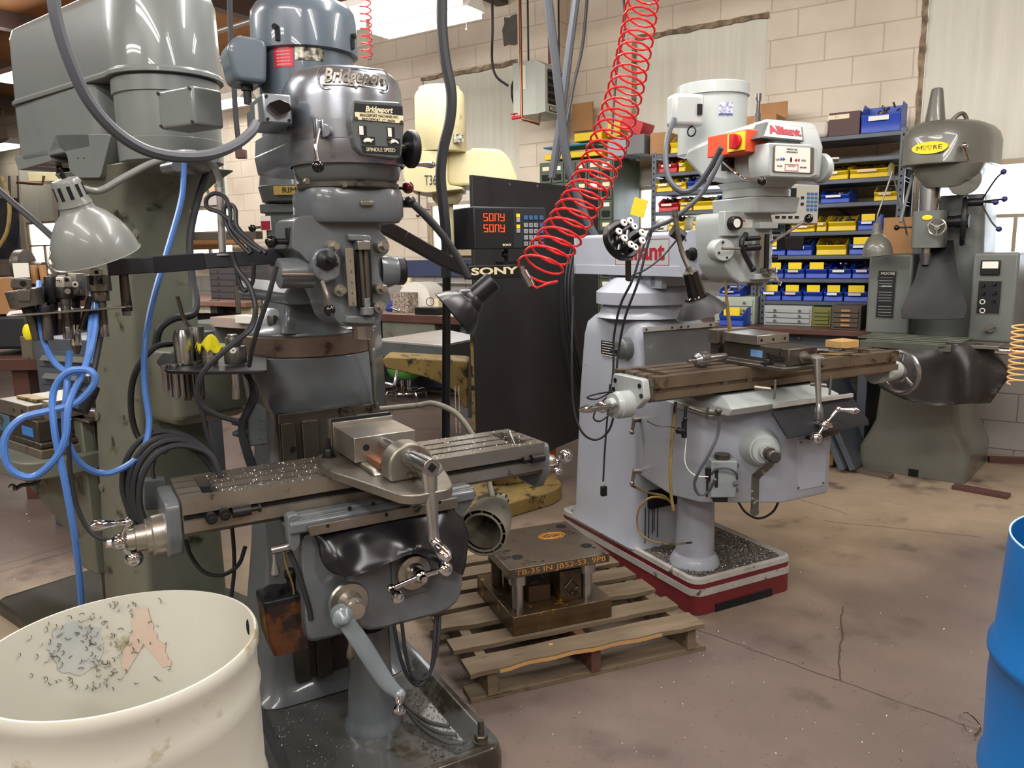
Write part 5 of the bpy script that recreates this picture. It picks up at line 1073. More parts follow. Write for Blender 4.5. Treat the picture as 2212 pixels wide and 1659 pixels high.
b=B();b.box(-3.50,-3.215,1.155,1.40,.905,.96);mj=part('movable_jaw',b,M_ground,v2,bevel=.002)
b=B();b.box(-3.20,-3.145,1.20,1.45,.905,.975);fj=part('fixed_jaw',b,M_ground,v2,bevel=.002)
for x,z in ((-3.35,.93),(-3.27,.935)):
    q=B();q.cyl((x,1.156,z),(x,1.154,z),.008,seg=14);part('bolt_hole',q,M_hole,mj,smooth=None)
q=B();q.cyl((-3.17,1.201,.945),(-3.17,1.199,.945),.009,seg=14);part('bolt_hole',q,M_hole,fj,smooth=None)
b=B();b.box(-3.44,-3.26,1.20,1.25,.961,.972);solo('file','worn file with a pale handle lying on the drill press vise','file',FD,b,M_creamd,bevel=.003)
tp_=[FD.Z(*q,.90) for q in ((120,893),(192,912),(262,893),(185,872))]
TR=thing('tool_tray','small oily steel shelf plate beside the green column holding loose fittings','tray',FD,(tp_[0]+tp_[2])/2)
b=B();b.prism([(p.x,p.y) for p in tp_],'z',.893,.90);part('plate',b,M_steeld,TR,bevel=.002)
c_=(tp_[0]+tp_[2])/2;b=B();b.bar((c_.x-.03,c_.y,.888),(-2.97,1.36,.888),.02,.009);part('swing_arm',b,M_steeld,TR)
b=B();p=FD.Z(190,893,.928);b.lathe(p,(1,.35,0),[(0,.020),(.01,.022),(.05,.022),(.055,.016),(.07,.024),(.085,.024),(.088,.014),(.10,.014)],20)
solo('coupling','worn steel universal coupling lying on the small oily shelf','fitting',FD,b,M_tool)
b=B();p=FD.Z(248,886,.918);b.lathe(p,(1,.25,0),[(0,.014),(.02,.014),(.07,.016)],18);solo('steel_sleeve','short steel sleeve beside the coupling on the small oily shelf','fitting',FD,b,M_tool)
def hang(F): pass
def cable(name,label,pts,r,m,cat='cable',sub=7,seg=8,group=None):
    b=B();b.tube([P(*p) for p in pts],r,seg,sub);return solo(name,label,cat,F0,b,m,group)
cable('air_hose','blue air hose looping over the small oily shelf and down behind the white drum',[(398,350,2.45),(392,430,2.4),(362,540,2.3),(330,650,2.2),(314,740,2.12),(312,830,2.1),(322,920,2.08),(300,985,2.04),(235,1022,2.0),(178,1005,1.96),(146,955,1.93),(140,905,1.92),(146,820,1.95),(150,760,2.0)],.0085,M_hoseb,'hose')
cable('air_hose','blue air hose making a big loop in front of the drill table',[(200,610,2.08),(198,690,1.98),(188,780,1.92),(150,870,1.86),(142,940,1.84),(120,990,1.83),(70,1030,1.82),(20,1010,1.8),(10,950,1.8),(45,905,1.82),(110,886,1.85),(165,870,1.87),(203,830,1.88),(200,805,1.88),(175,798,1.88),(140,808,1.87),(115,850,1.86),(118,930,1.84),(140,1040,1.84),(160,1150,1.86),(172,1250,1.9),(178,1340,1.95)],.0085,M_hoseb,'hose')
cable('air_hose','blue air hose curving from the tool rack down to the loop',[(84,610,2.05),(86,680,1.95),(96,740,1.93),(120,785,1.93),(155,805,1.92),(185,790,1.92),(200,740,1.94),(206,690,1.98),(206,610,2.08)],.0075,M_hoseb,'hose')
cable('thick_cable','thick grey power cable swooping across the top left in front of the drill press',[(112,-40,1.35),(122,40,1.35),(150,130,1.36),(190,215,1.38),(245,280,1.41),(310,322,1.45),(380,338,1.5),(450,335,1.56),(505,315,1.62),(540,288,1.68),(552,268,1.73)],.0105,M_cable)
cable('black_cable','dark cable slanting down at the far left edge towards the lamp',[(-20,395,3.2),(30,440,3.1),(80,482,3.0),(122,520,2.9)],.012,M_rubber)
cable('thick_cable','thick black hose bending from behind the drill press to its lower housing',[(455,350,2.75),(425,440,2.7),(410,520,2.65),(415,600,2.6),(424,650,2.55),(415,680,2.5),(375,688,2.45),(345,710,2.42),(336,750,2.42)],.0125,M_rubber)
cable('black_cable','cable hanging from the drill press housing and looping past its base',[(372,742,2.3),(335,750,2.25),(300,790,2.2),(284,840,2.2),(285,900,2.2),(300,945,2.2),(330,955,2.2),(360,980,2.2)],.009,M_rubber)
cable('black_cable','thin dark cable drooping from the small oily shelf to the left ball crank',[(150,905,1.93),(150,1000,1.93),(165,1090,1.93),(195,1148,1.93),(235,1165,1.93),(270,1150,1.93)],.006,M_rubber)
for k,(dx,dy,dd) in enumerate(((0,0,0),(-14,-10,.02),(10,8,-.02),(22,20,-.03),(-6,14,.03))):
    cable('coiled_cable','coiled black cable on the drill press column, %s' % ('middle coil','outermost coil','second coil in from the right','rightmost coil','second coil in from the left')[k],[(470+dx*.3,1010+dy,2.1+dd),(430+dx,960+dy,2.1+dd),(370+dx,942+dy,2.08+dd),(318+dx,960+dy,2.05+dd),(285+dx,1010+dy,2.03+dd),(280+dx,1070+dy,2.03+dd),(300+dx,1120+dy,2.03+dd),(340+dx,1150+dy,2.04+dd)],.0085,M_rubber,group='coils of black cable on the column')
q=B();a=FD.Y(170,850,.95);
b=B();b.lathe(P(196,832,1.97),P(172,885,1.93)-P(196,832,1.97),[(0,.010),(.003,.024),(.03,.025),(.032,.023),(.075,.022),(.078,.012)],20)
cp=thing('cable_connector','black twist-lock connector hanging on a cord behind the blue hose loop','connector',F0,P(196,832,1.97));part('connector_body',b,M_blackm,cp)
b=B();b.tube([P(225,680,2.05),P(215,740,2.02),P(205,790,1.99),P(196,834,1.97)],.0075,8,5);part('connector_cord',b,M_rubber,cp)
RB=thing('outlet_box','dusty grey outlet box hanging on a cord inside the coiled black cable','outlet box',F0,P(335,1060,2.1))
p=P(335,1065,2.1);b=B();b.box(-.027,.027,-.02,.02,-.042,.042);b.xf(Matrix.Translation(p) @ Matrix.Rotation(.5,4,'Z') @ Matrix.Rotation(.06,4,'Y'));ob2=part('box',b,M_obox,RB,bevel=.004)
for dx,dz in ((.006,.018),(.02,.02),(.006,-.012),(.02,-.01)):
    q=B();q.cyl((dx,-.0205,dz),(dx,-.0215,dz),.0035,seg=8);q.xf(Matrix.Translation(p) @ Matrix.Rotation(.5,4,'Z') @ Matrix.Rotation(.06,4,'Y'));part('socket_hole',q,M_hole,ob2,smooth=None)
b=B();b.tube([p+Vector((0,0,.04)),P(330,1010,2.12),P(340,970,2.15)],.005,8,4);part('cord',b,M_rubber,RB)
cable('black_cable','cable hanging from the accessory bar down past the outlet box',[(500,545,2.1),(512,580,2.1),(540,620,2.08),(552,670,2.06),(540,710,2.0),(500,745,1.95),(450,790,1.93),(428,830,1.93),(430,870,1.94),(465,895,1.97),(512,910,2.02)],.0075,M_rubber)
cable('black_cable','cable running down the front of the turret to the tool shelf',[(597,575,1.95),(580,640,1.95),(560,700,1.97),(545,752,2.0),(538,790,2.05)],.0065,M_rubber)
cable('black_cable','looped cable hanging below the accessory bar',[(548,570,2.15),(545,610,2.15),(528,628,2.15),(515,605,2.15),(510,575,2.15)],.006,M_rubber)
cable('black_cable','bundle of cables above the accessory bar, outer loop',[(545,545,2.1),(520,500,2.12),(480,462,2.14),(450,450,2.15),(446,430,2.15),(462,418,2.15),(485,425,2.15),(497,455,2.14),(500,490,2.12),(535,525,2.1),(565,545,2.08)],.006,M_rubber)
cable('black_cable','bundle of cables above the accessory bar, inner loop',[(540,548,2.12),(500,505,2.14),(484,460,2.15),(492,440,2.15),(508,452,2.14),(512,490,2.12),(540,520,2.1),(575,548,2.08)],.006,M_rubber)
cable('thin_cable','thin cable hanging down the gap between drill press and mill to the yellow plug',[(430,860,2.15),(445,930,2.15),(470,1020,2.15),(498,1120,2.15),(506,1220,2.15),(498,1300,2.15),(490,1362,2.15)],.006,M_rubber)
b=B();p=P(489,1377,2.15);b.box(p.x-.015,p.x+.015,p.y-.014,p.y+.014,p.z-.02,p.z+.02);pl_=solo('yellow_plug','bright yellow electrical plug hanging near the floor between the machines','plug',F0,b,mat('yellow_plug_plastic',(236,220,40),.4),bevel=.003)
for k,(x0_,lab_) in enumerate(((585,'leftmost'),(603,'middle'),(618,'rightmost'))):
    cable('black_cable','dark cable, %s of three running down left of the outlet box' % lab_,[(530-k*6,790,2.35),(545+k*4,850,2.33),(520+k*3,920,2.32),(530+k*5,980,2.32),(552+k*6,1040,2.34)],.008,M_rubber)
cable('black_cable','cable loop drooping under the table left of the column',[(400,1165,2.1),(412,1200,2.1),(440,1235,2.1),(480,1242,2.12),(515,1220,2.15),(530,1180,2.18)],.006,M_rubber)
for k,(a_,c_) in enumerate((((850,1380),0),((862,1372),1))):
    cable('oil_hose',('outer' if k == 0 else 'inner')+' of the two dark hoses looping below the knee',[(850+k*18,1345,2.05),(862+k*14,1410,2.05),(880+k*10,1460,2.06),(905+k*5,1480-k*12,2.08),(930,1450,2.1),(938+k*8,1390,2.12),(942+k*8,1330,2.15)],.0055,M_rubber,'hose')
cable('cable_drop','thick black cable drop hanging from the ceiling in front of the cream drill press',[(955,-30,2.9),(955,60,2.9),(962,130,2.9),(975,200,2.9),(972,260,2.9),(958,320,2.9),(952,380,2.9),(958,450,2.9),(964,520,2.9),(964,600,2.9)],.019,M_rubber)
b=B();b.cyl(P(965,590,2.9),P(963,1000,2.9),.0155);solo('conduit_pole','straight black pole standing between the worn table and the black board','pole',F0,b,M_blackm)
b=B();a=P(1395,-40,2.7);e=P(1158,590,2.25);n=46;path=[]
TURNS=28
dv_=(e-a);tt_=dv_.normalized();ux=tt_.cross(Vector((0,1,0))).normalized();uy=tt_.cross(ux)
for i in range(TURNS*14+1):
    f=i/(TURNS*14);an=2*math.pi*i/14;ce=a.lerp(e,f)+Vector((.05*math.sin(math.pi*f),0,-.06*math.sin(math.pi*f)));rad=.052+.012*f
    path.append(ce+ux*math.cos(an)*rad+uy*math.sin(an)*rad)
path += [P(1190,610,2.2),P(1160,622,2.22),P(1145,612,2.24)]
b.tube(path,.0036,8,1);hs_=thing('coiled_air_hose','long coiled red air hose hanging from the ceiling past the digital readout','hose',F0,P(1158,590,2.25));part('hose_coil',b,M_spring,hs_)
b=B();b.cyl(P(1148,617,2.24),P(1130,585,2.24),.011);b.cyl(P(1130,588,2.24),P(1126,575,2.24),.007);part('hose_coupler',b,M_chrome,hs_)
cable('cable_drop','thick blue-grey cable slanting down behind the coiled red hose',[(1180,-30,4.0),(1195,90,4.0),(1210,220,4.0),(1222,330,4.0),(1240,400,4.0),(1265,470,4.0),(1290,520,4.0)],.022,M_cable)
cable('cable_drop','thick grey cable crossing behind the blue-grey one above the black board',[(1248,-30,4.6),(1232,90,4.6),(1215,230,4.6),(1200,330,4.6),(1192,385,4.6)],.022,M_cable)
cable('thin_cable','thin grey wire hanging along the pilaster by the heater',[(1270,-20,6.2),(1258,100,6.2),(1240,180,6.2),(1225,260,6.2),(1205,350,6.2)],.012,M_cable)
cable('thin_cable','thin wire dropping from the ceiling beside the white window board',[(1346,-20,6.4),(1350,60,6.4),(1335,130,6.4),(1328,200,6.4),(1322,290,6.4)],.009,M_cable)
cable('thin_cable','thin dark wire from the ceiling to the heater fan',[(1063,-20,6.8),(1064,60,6.8),(1063,130,6.8),(1072,165,6.8),(1098,186,6.8)],.010,M_rubber)
cable('thin_cable','dark cord dangling from the ceiling with a switch, left of the motor',[(496,-20,4.2),(498,60,4.2),(505,180,4.2),(510,260,4.2),(518,325,4.2)],.014,M_rubber)
b=B();p=P(521,333,4.2);b.box(p.x-.025,p.x+.025,p.y-.02,p.y+.02,p.z-.022,p.z+.022);solo('pendant_switch','small dark brown box at the end of the cord left of the motor','switch',F0,b,M_bench,bevel=.003)
cable('thin_cable','pale loop of cord at the far left edge',[(-10,545,4.0),(15,500,4.0),(20,440,4.0),(5,380,4.0)],.009,M_creamd)
# ================================================================ pale grey milling machine (middle)
A=thing('milling_machine','pale grey milling machine with red lettering on its ram and a dark red base','milling machine',FA,(2.25,2.8,0))
def a4(z,x0,x1,y0,y1,r=.05,n=4): return rr((x0+x1)/2,(y0+y1)/2,(x1-x0)/2,(y1-y0)/2,r,z,n)
bx0,bx1,by0,by1=2.03,2.585,2.345,3.42
M_stripe=mat('pale_stripe_paint',(176,172,166),.5,0,(150,146,140),9,.8,(70,50,44),16,.6)
M_swarf=mat('swarf_covered_tray',(98,90,82),.8,0,(62,58,54),40,.8,(170,168,162),90,.58,.5,60)
b=B();b.loft([a4(.0,bx0,bx1,by0,by1),a4(.115,bx0,bx1,by0,by1)]);ba=part('base',b,M_red,A,bevel=.003)
b=B();b.box(2.14,2.46,by0-.004,by0+.05,-.0,.035);part('base_recess',b,M_hole,ba,smooth=None)
b=B();b.loft([a4(.085,bx0-.003,bx1+.003,by0-.003,by1+.003),a4(.115,bx0-.003,bx1+.003,by0-.003,by1+.003)]);part('pale_stripe',b,M_stripe,ba,'pale stripe around the base')
b=B();b.loft([a4(.115,bx0,bx1,by0,by1),a4(.138,bx0,bx1,by0,by1)]);part('base_band',b,M_red,ba)
b=B();b.loft([a4(.138,bx0-.002,bx1+.002,by0-.002,by1+.002),a4(.158,bx0,bx1,by0,by1),a4(.164,bx0+.012,bx1-.012,by0+.012,by1-.012,.045),a4(.15,bx0+.03,bx1-.03,by0+.03,by1-.03,.04),a4(.148,bx0+.05,bx1-.05,by0+.05,by1-.05,.03)]);part('tray_rim',b,M_stripe,ba)
b=B();b.loft([a4(.150,bx0+.028,bx1-.028,by0+.028,by1-.028),a4(.152,bx0+.03,bx1-.03,by0+.03,by1-.03)]);part('swarf_bed',b,M_swarf,ba)
b=B();b.loft([a4(.15,2.02,2.48,2.74,3.33,.05),a4(.22,2.042,2.455,2.765,3.31,.04),a4(.8,2.045,2.445,2.755,3.27,.04),a4(1.10,2.048,2.442,2.75,3.24,.05),a4(1.16,2.055,2.436,2.757,3.23,.06),a4(1.195,2.075,2.42,2.78,3.205,.08),a4(1.20,2.10,2.40,2.80,3.18,.08)])
ac_=part('column',b,M_al,A,bevel=.002)
b=B();b.lathe((2.235,2.965,1.195),(0,0,1),[(0,.235),(.02,.215),(.055,.20),(.06,.205),(.062,.232),(.115,.232),(.118,.228),(.175,.15),(.18,.14)],48);sw=part('swivel_ring',b,M_al,A)
b=B();a=FA.Y(1440,636,2.74);b.box(2.13,2.36,2.76,3.12,1.335,1.40);part('ram_saddle',b,M_al,A,bevel=.004)
b=B();b.box(2.13,2.16,2.72,2.80,1.33,1.385);part('saddle_gib',b,M_al,A,bevel=.003)
b=B();b.prism([(2.10,1.385),(2.10,1.56),(2.112,1.572),(2.375,1.572),(2.385,1.56),(2.385,1.385)],'y',2.52,3.36);rm_=part('ram',b,M_al,A,bevel=.006)
b=B();b.box(2.093,2.10,2.52,3.37,1.385,1.43);b.box(2.093,2.39,3.355,3.372,1.385,1.565);part('ram_skirt',b,M_al,rm_,bevel=.002)
def ramface(px,py,t=.0025): p=FA.X(px,py,2.10);return Vector((2.10-t,p.y,p.z))
pz0,pz1=FA.X(1340,570,2.1).z-.005,FA.X(1440,515,2.1).z;py0_,py1_=FA.X(1446,530,2.1).y,3.02
b=B();b.box(2.0985,2.101,py0_,py1_,pz0,pz1);nb_=part('name_panel',b,M_alw,rm_,smooth=None)
b=B()
for (y0_,y1_,z0_,z1_) in ((py0_,py1_,pz0,pz0+.002),(py0_,py1_,pz1-.002,pz1),(py0_,py0_+.002,pz0,pz1),(py1_-.002,py1_,pz0,pz1)): b.box(2.0975,2.0985,y0_,y1_,z0_,z1_)
M_redt=mat('dark_red_letters',(150,30,46),.45)
part('panel_border',b,M_redt,rm_,smooth=None)
text('lettering','Alliant',.10,(2.098,(py0_+py1_)/2,(pz0+pz1)/2),(0,-1,0),(0,0,1),M_redt,rm_,ext=.0006,width=(py1_-py0_)*.86,bold=.003)
b=B();b.lathe((2.09,2.47,1.478),(1,0,0),[(0,.093),(.006,.098),(.28,.098),(.286,.093)],40);kn_=part('ram_knuckle',b,M_al,A)
b=B();b.lathe((2.09,2.47,1.478),(-1,0,0),[(0,.026),(.01,.026),(.012,.019),(.03,.017)],20);part('knuckle_bolt',b,M_blackm,kn_)
for a_ in (50,200,300):
    q=B();c_=Vector((2.09,2.47+.075*math.cos(math.radians(a_)),1.478+.075*math.sin(math.radians(a_))));q.cyl(c_,c_-Vector((.003,0,0)),.006,seg=10);part('cover_screw',q,M_steel,kn_)
b=B();b.lathe((2.255,2.47,1.478),(0,-1,0),[(0,.09),(.05,.098),(.10,.10),(.11,.09)],32);part('head_adapter',b,M_alw,A)
yq=2.245
ho=[(1575,458),(1665,458),(1672,480),(1668,590),(1676,600),(1672,610),(1598,612),(1582,600),(1568,575),(1562,520),(1560,480),(1562,462)]
b=B();b.prism(rp(XZ(FA,ho,yq),.01,2),'y',yq,2.40);qh=part('quill_head',b,M_alw,A,bevel=.008)
b=B();p=FA.Y(1632,612,2.31);b.lathe((2.268,2.31,1.352),(0,0,1),[(0,.030),(.035,.032),(.036,.055),(.06,.06),(.08,.058)],28);part('spindle_nose',b,M_steel,qh)
gz0,gz1=FA.Y(1630,460,2.2).z,FA.Y(1630,425,2.2).z
b=B();b.loft([a4(gz0,2.135,2.36,2.19,2.42,.02),a4(gz1,2.125,2.365,2.18,2.42,.02)]);gb2=part('gear_box',b,M_alw,A,bevel=.005)
b=B();b.lathe((2.248,2.30,gz1),(0,0,1),[(0,.118),(.004,.125),(.03,.125),(.034,.118)],40);part('clamp_flange',b,M_alw,A)
nz=FA.Y(1640,388,2.15).z
b=B();b.lathe((2.248,2.30,gz1+.03),(0,0,1),[(0,.12),(.01,.128),(nz-gz1-.03,.146)],40);part('head_neck',b,M_alw,A)
hp=[(1474,322),(1470,345),(1508,388),(1560,398),(1658,386),(1664,310),(1650,260),(1640,256),(1560,282),(1500,308)]
yz=YZ(FA,hp,2.10)
b=B();b.prism(yz,'x',2.115,2.37);hs2=part('belt_housing',b,M_alw,A,bevel=.022,seg=3)
b=B();f0_=FA.Y(1648,262,2.12)
def frq(pts,y,t): return XZ(FA,pts,y)
s4=[FA.Y(1643,297,2.075),FA.Y(1738,306,2.075),FA.Y(1734,274,2.115),FA.Y(1655,263,2.115)]
s4=[Vector(p) for p in s4];up_=(s4[3]+s4[2]-s4[0]-s4[1])/2;rt_=(s4[1]-s4[0]);nn=rt_.cross(up_).normalized()
def slab(c4,th,m,par,name,bev=0,infl=0):
    c=sum(c4,Vector())/4;q=[c+(p-c)*(1+infl) for p in c4];b=B();b.loft([[p+nn*0 for p in q][::1],[p+nn*th for p in q]]);return part(name,b,m,par,bevel=bev,smooth=None)
b=B();b.loft([[p-nn*.004+Vector((0,.05,0)) for p in s4],[p for p in s4]]);sp_=part('sign_backing',b,M_dkgrey,hs2,bevel=.003)
slab(s4,.003,M_alw,hs2,'sign_plate',.001,-.12)
cen=sum(s4,Vector())/4+nn*.0035
text('lettering','Alliant',.05,cen,rt_,up_,M_redt,hs2,ext=.001,width=rt_.length*.74,bold=.002)
pp=[(1667,312),(1760,320),(1758,376),(1663,384)]
b=B();b.prism(rp(XZ(FA,[(1660,308),(1755,312),(1768,322),(1766,378),(1750,385),(1662,382)],2.06),.006,2),'y',2.06,2.16);spb=part('speed_panel_box',b,M_alw,A,bevel=.005)
b=B();b.prism(rp(XZ(FA,[(1670,314),(1757,320),(1756,375),(1668,371)],2.06),.006,2),'y',2.056,2.0605);part('panel_frame',b,M_steel,spb,smooth=None)
b=B();b.prism(rp(XZ(FA,[(1673,315),(1748,320),(1747,374),(1671,370)],2.06),.006,2),'y',2.0545,2.0585);part('panel_face',b,M_white,spb,smooth=None)
M_blut=mat('blue_print',(50,70,160),.5)
xr2=(FA.Y(1748,320,2.054)-FA.Y(1673,315,2.054)).normalized()
def atx(s,px,py,w,m,size=.01): text('lettering',s,size,FA.Y(px,py,2.0540),(1,0,0),(0,0,1),m,spb,ext=.0003,width=w)
atx('SPEEDS ARE',1711,323,.05,M_blk,.008);atx('APPROXIMATE',1711,329,.055,M_blk,.008);atx('LOW',1680,345,.018,M_blk);atx('HIGH',1736,347,.02,M_blk);atx('70-500',1684,359,.024,M_blk,.008);atx('600-4200',1735,362,.03,M_blk,.008);atx('CAUTION',1710,359,.034,M_redt,.008)
def tri(pts,m): part('arrow_mark',B().prism(XZ(FA,pts,2.0545),'y',2.0538,2.0545),m,spb,smooth=None)
tri([(1686,340),(1691,344),(1686,348)],M_blut);tri([(1691,340),(1697,344),(1691,348)],M_blut);tri([(1727,342),(1722,346),(1727,350)],M_redt);tri([(1721,342),(1716,346),(1721,350)],M_redt)
q=B();p=FA.Y(1709,345,2.0538);q.ball(p,.008,(.6,.1,1.1));part('dial_mark',q,M_blk,spb)
q=B();z_=[FA.Y(1696,354,2.0538),FA.Y(1724,370,2.0538)]
for (x0_,x1_,zz0,zz1) in ((z_[0].x,z_[1].x,z_[0].z-.0015,z_[0].z),(z_[0].x,z_[1].x,z_[1].z,z_[1].z+.0015),(z_[0].x,z_[0].x+.0015,z_[1].z,z_[0].z),(z_[1].x-.0015,z_[1].x,z_[1].z,z_[0].z)): q.box(x0_,x1_,2.0534,2.0542,zz0,zz1)
part('caution_frame',q,M_redt,spb,smooth=None)
p=FA.Y(1770,364,2.14);b=B();b.lathe((p.x-.01,2.14,p.z),(1,0,0),[(0,.05),(.02,.055),(.03,.05)],28);sw2=part('speed_hand_wheel',b,M_alw,A);b=B();b.cyl((p.x+.01,2.12,p.z+.03),(p.x+.06,2.11,p.z+.032),.008,.009);part('wheel_grip',b,M_steel,sw2)
b=B();a=FA.X(1572,357,2.1);b.box(2.085,2.115,a.y-.02,a.y+.02,a.z-.02,a.z+.03);hl=part('range_lever_mount',b,M_blackm,A,bevel=.003);b=B();e_=FA.Y(1646,391,2.04);b.tube([(2.08,a.y,a.z+.01),FA.Y(1592,375,2.12),FA.Y(1610,386,2.09),e_],.005,8,5);part('lever_rod',b,M_chrome,hl);b=B();b.ball(e_,.016);part('lever_knob',b,M_ball,hl)
o4=[FA.X(1558,294,2.085),FA.X(1641,285,2.085),FA.X(1641,333,2.085),FA.X(1558,339,2.085)]
M_or=mat('orange_red_switch_box',(222,84,50),.45,0,(206,72,42),6,.6)
ys0,ys1=min(p.y for p in o4),max(p.y for p in o4);zz0,zz1=(o4[2].z+o4[3].z)/2,(o4[0].z+o4[1].z)/2
b=B();b.box(2.02,2.113,ys0,ys1,zz0,zz1);ob3=part('switch_box',b,M_or,A,'orange-red switch box',bevel=.003)
b=B();b.box(2.012,2.02,ys0+.003,ys0+.085,zz0+.006,zz1-.006);part('yellow_plate',b,M_ycard,ob3,bevel=.001);b=B();p=Vector((2.012,ys0+.036,(zz0+zz1)/2));b.cyl(p,p-Vector((.012,0,0)),.025,seg=24);b.box(p.x-.03,p.x-.01,p.y-.009,p.y+.009,p.z-.025,p.z+.025);part('rotary_knob',b,M_redb,ob3,bevel=.002)
mx2,my2=2.285,2.60
mt0,mt1=FA.Y(1535,212,my2).z,FA.Y(1535,186,my2).z
b=B();b.lathe((mx2,my2,1.88),(0,0,1),[(0,.138),(mt0-1.88,.138)],40);mo=part('motor_body',b,M_alw,A)
b=B();b.lathe((mx2,my2,mt0),(0,0,1),[(0,.138),(.001,.146),(mt1-mt0-.004,.146),(mt1-mt0,.142),(mt1-mt0+.002,.13)],40);part('fan_cover',b,M_alw,A)
p=FA.Y(1480,240,2.50);b=B();b.box(-.065,.065,-.04,.04,-.06,.06);b.xf(Matrix.Translation(p) @ Matrix.Rotation(math.radians(-14),4,'Z'));tb3=part('terminal_box',b,M_alw,A,bevel=.016,seg=3)
b=B();b.box(.03,.05,-.046,-.038,-.02,.02);b.xf(Matrix.Translation(p) @ Matrix.Rotation(math.radians(-14),4,'Z'));part('cover_clip',b,M_blackm,tb3)
def wrap2(px0,px1,py0,py1,nm,m):
    g=[]
    def an(px):
        best=None
        for k in range(180,360):
            a_=math.radians(k);w=FA.w((mx2+.138*math.cos(a_),my2+.138*math.sin(a_),2.0));fw=w.y*math.cos(PITCH)-(w.z-EYE)*math.sin(PITCH);x=1106+FPX*w.x/fw
            if best is None or abs(x-px) < best[0]: best=(abs(x-px),k)
        return best[1]
    A0,A1=an(px0),an(px1);Z0,Z1=FA.Y(1570,py1,my2-.12).z,FA.Y(1570,py0,my2-.12).z
    for z in (Z0,Z1): g.append([Vector((mx2+.1388*math.cos(math.radians(A0+(A1-A0)*k/6)),my2+.1388*math.sin(math.radians(A0+(A1-A0)*k/6)),z)) for k in range(7)])
    return part(nm,B().loft(g,False,False),m,mo,smooth=60)
wrap2(1563,1592,222,252,'rating_label',mat('pale_printed_label',(196,200,214),.5,0,(120,120,150),90,.3));wrap2(1563,1592,246,251,'blue_stripe',M_blut)
b=B();p=FA.Y(1494,284,2.47);b.ring(p,(1,.3,0),.018,.003,20,6);part('lifting_eye',b,M_blackm,A)
b=B();p=FA.Y(1637,262,2.25);b.cyl((p.x,2.25,1.93),(p.x,2.25,2.05),.008);b.cyl((p.x,2.25,1.955),(p.x,2.25,1.985),.012);b.cyl((p.x,2.25,2.03),(p.x,2.25,2.055),.011);part('draw_bar',b,M_chrome,A)
q=FA.Y(1580,483,2.235);b=B();b.box(q.x-.042,q.x+.045,2.225,2.26,q.z-.045,q.z+.045);db=part('feed_dial_plate',b,M_alw,qh,bevel=.003)
b=B();b.lathe((q.x-.006,2.225,q.z),(0,-1,0),[(0,.026),(.015,.026),(.03,.024)],24);part('feed_dial_knob',b,M_blackm,db);b=B();b.cyl((q.x-.012,2.194,q.z),(q.x-.012,2.192,q.z),.016,seg=20);part('dial_face',b,M_white,db)
q=B();a=FA.Y(1601,474,2.244);c=FA.Y(1625,492,2.244);q.box(a.x,c.x,2.243,2.246,c.z,a.z);part('caution_sticker',q,M_white,qh,smooth=None);q=B();q.box(a.x+.003,a.x+.018,2.242,2.243,a.z-.008,a.z-.003);part('sticker_heading',q,M_redb,qh,smooth=None)
p=FA.Y(1553,540,2.26);b=B();b.lathe((p.x,2.23,p.z),(.35,1,0),[(0,.038),(.004,.041),(.07,.041)],28);cy2=part('feed_clutch_housing',b,M_alw,qh)
for a_ in (20,110,200,290):
    q=B();q.ball((p.x+.03*math.cos(math.radians(a_)),2.228,p.z+.03*math.sin(math.radians(a_))),.005,seg=8,rg=6);part('cap_screw',q,M_blackm,cy2)
b=B();b.cyl(FA.Y(1560,537,2.2),FA.Y(1615,537,2.2),.005);part('feed_shaft',b,M_steel,qh)
b=B();b.tube([FA.Y(1612,505,2.21),FA.Y(1602,525,2.2),FA.Y(1608,548,2.2),FA.Y(1622,575,2.2),FA.Y(1627,585,2.2)],.010,8,5);b.ball(FA.Y(1627,580,2.195),.011);part('feed_linkage',b,M_blackm,qh)
b=B();b.cyl(FA.Y(1610,536,2.2),FA.Y(1640,534,2.2),.012);b.cyl(FA.Y(1612,516,2.2),FA.Y(1640,514,2.2),.009);part('feed_trip_shaft',b,M_blackm,qh)
q=B();q.prism(XZ(FA,[(1641,504),(1649,504),(1648,578),(1639,578)],2.215),'y',2.212,2.218);part('depth_scale',q,M_ground,qh,smooth=None)
q=B();a=FA.Y(1657,505,2.22);c=FA.Y(1655,585,2.22);q.cyl(a,c,.0095);part('stop_screw',q,M_blackm,qh);q=B();p=FA.Y(1655,585,2.215);q.cyl((p.x,p.y,p.z-.016),(p.x,p.y,p.z+.008),.022,seg=24);part('micrometer_nut',q,M_steel,qh)
q=B();a=FA.Y(1636,480,2.23);c=FA.Y(1674,494,2.23);q.box(a.x,c.x,2.215,2.26,c.z,a.z);part('front_boss',q,M_alw,qh,bevel=.003)
q=B();a=FA.Y(1624,592,2.23);c=FA.Y(1670,602,2.23);q.box(a.x,c.x,2.215,2.26,c.z,a.z);part('front_boss',q,M_alw,qh,bevel=.003)
e0=FA.Y(1665,525,2.22);e1=FA.Y(1747,472,2.1);b=B();b.cyl(e0,e1,.0058);fl2=part('quill_feed_lever',b,M_chrome,A);b=B();b.ball(e1,.0165);part('lever_knob',b,M_ball,fl2)
b=B();b.cyl(FA.Y(1668,500,2.22),FA.Y(1686,500,2.2),.010);part('quill_lock',b,M_blackm,qh);b=B();b.cyl(FA.Y(1668,556,2.22),FA.Y(1682,556,2.2),.011);part('feed_knob',b,M_blackm,qh)
b=B();p=FA.Y(1695,440,2.24);b.cyl((p.x-.05,2.24,p.z),(p.x-.025,2.24,p.z),.022);b.box(p.x-.025,p.x+.008,2.23,2.25,p.z-.024,p.z+.024);part('gear_selector',b,M_black,gb2,bevel=.003)
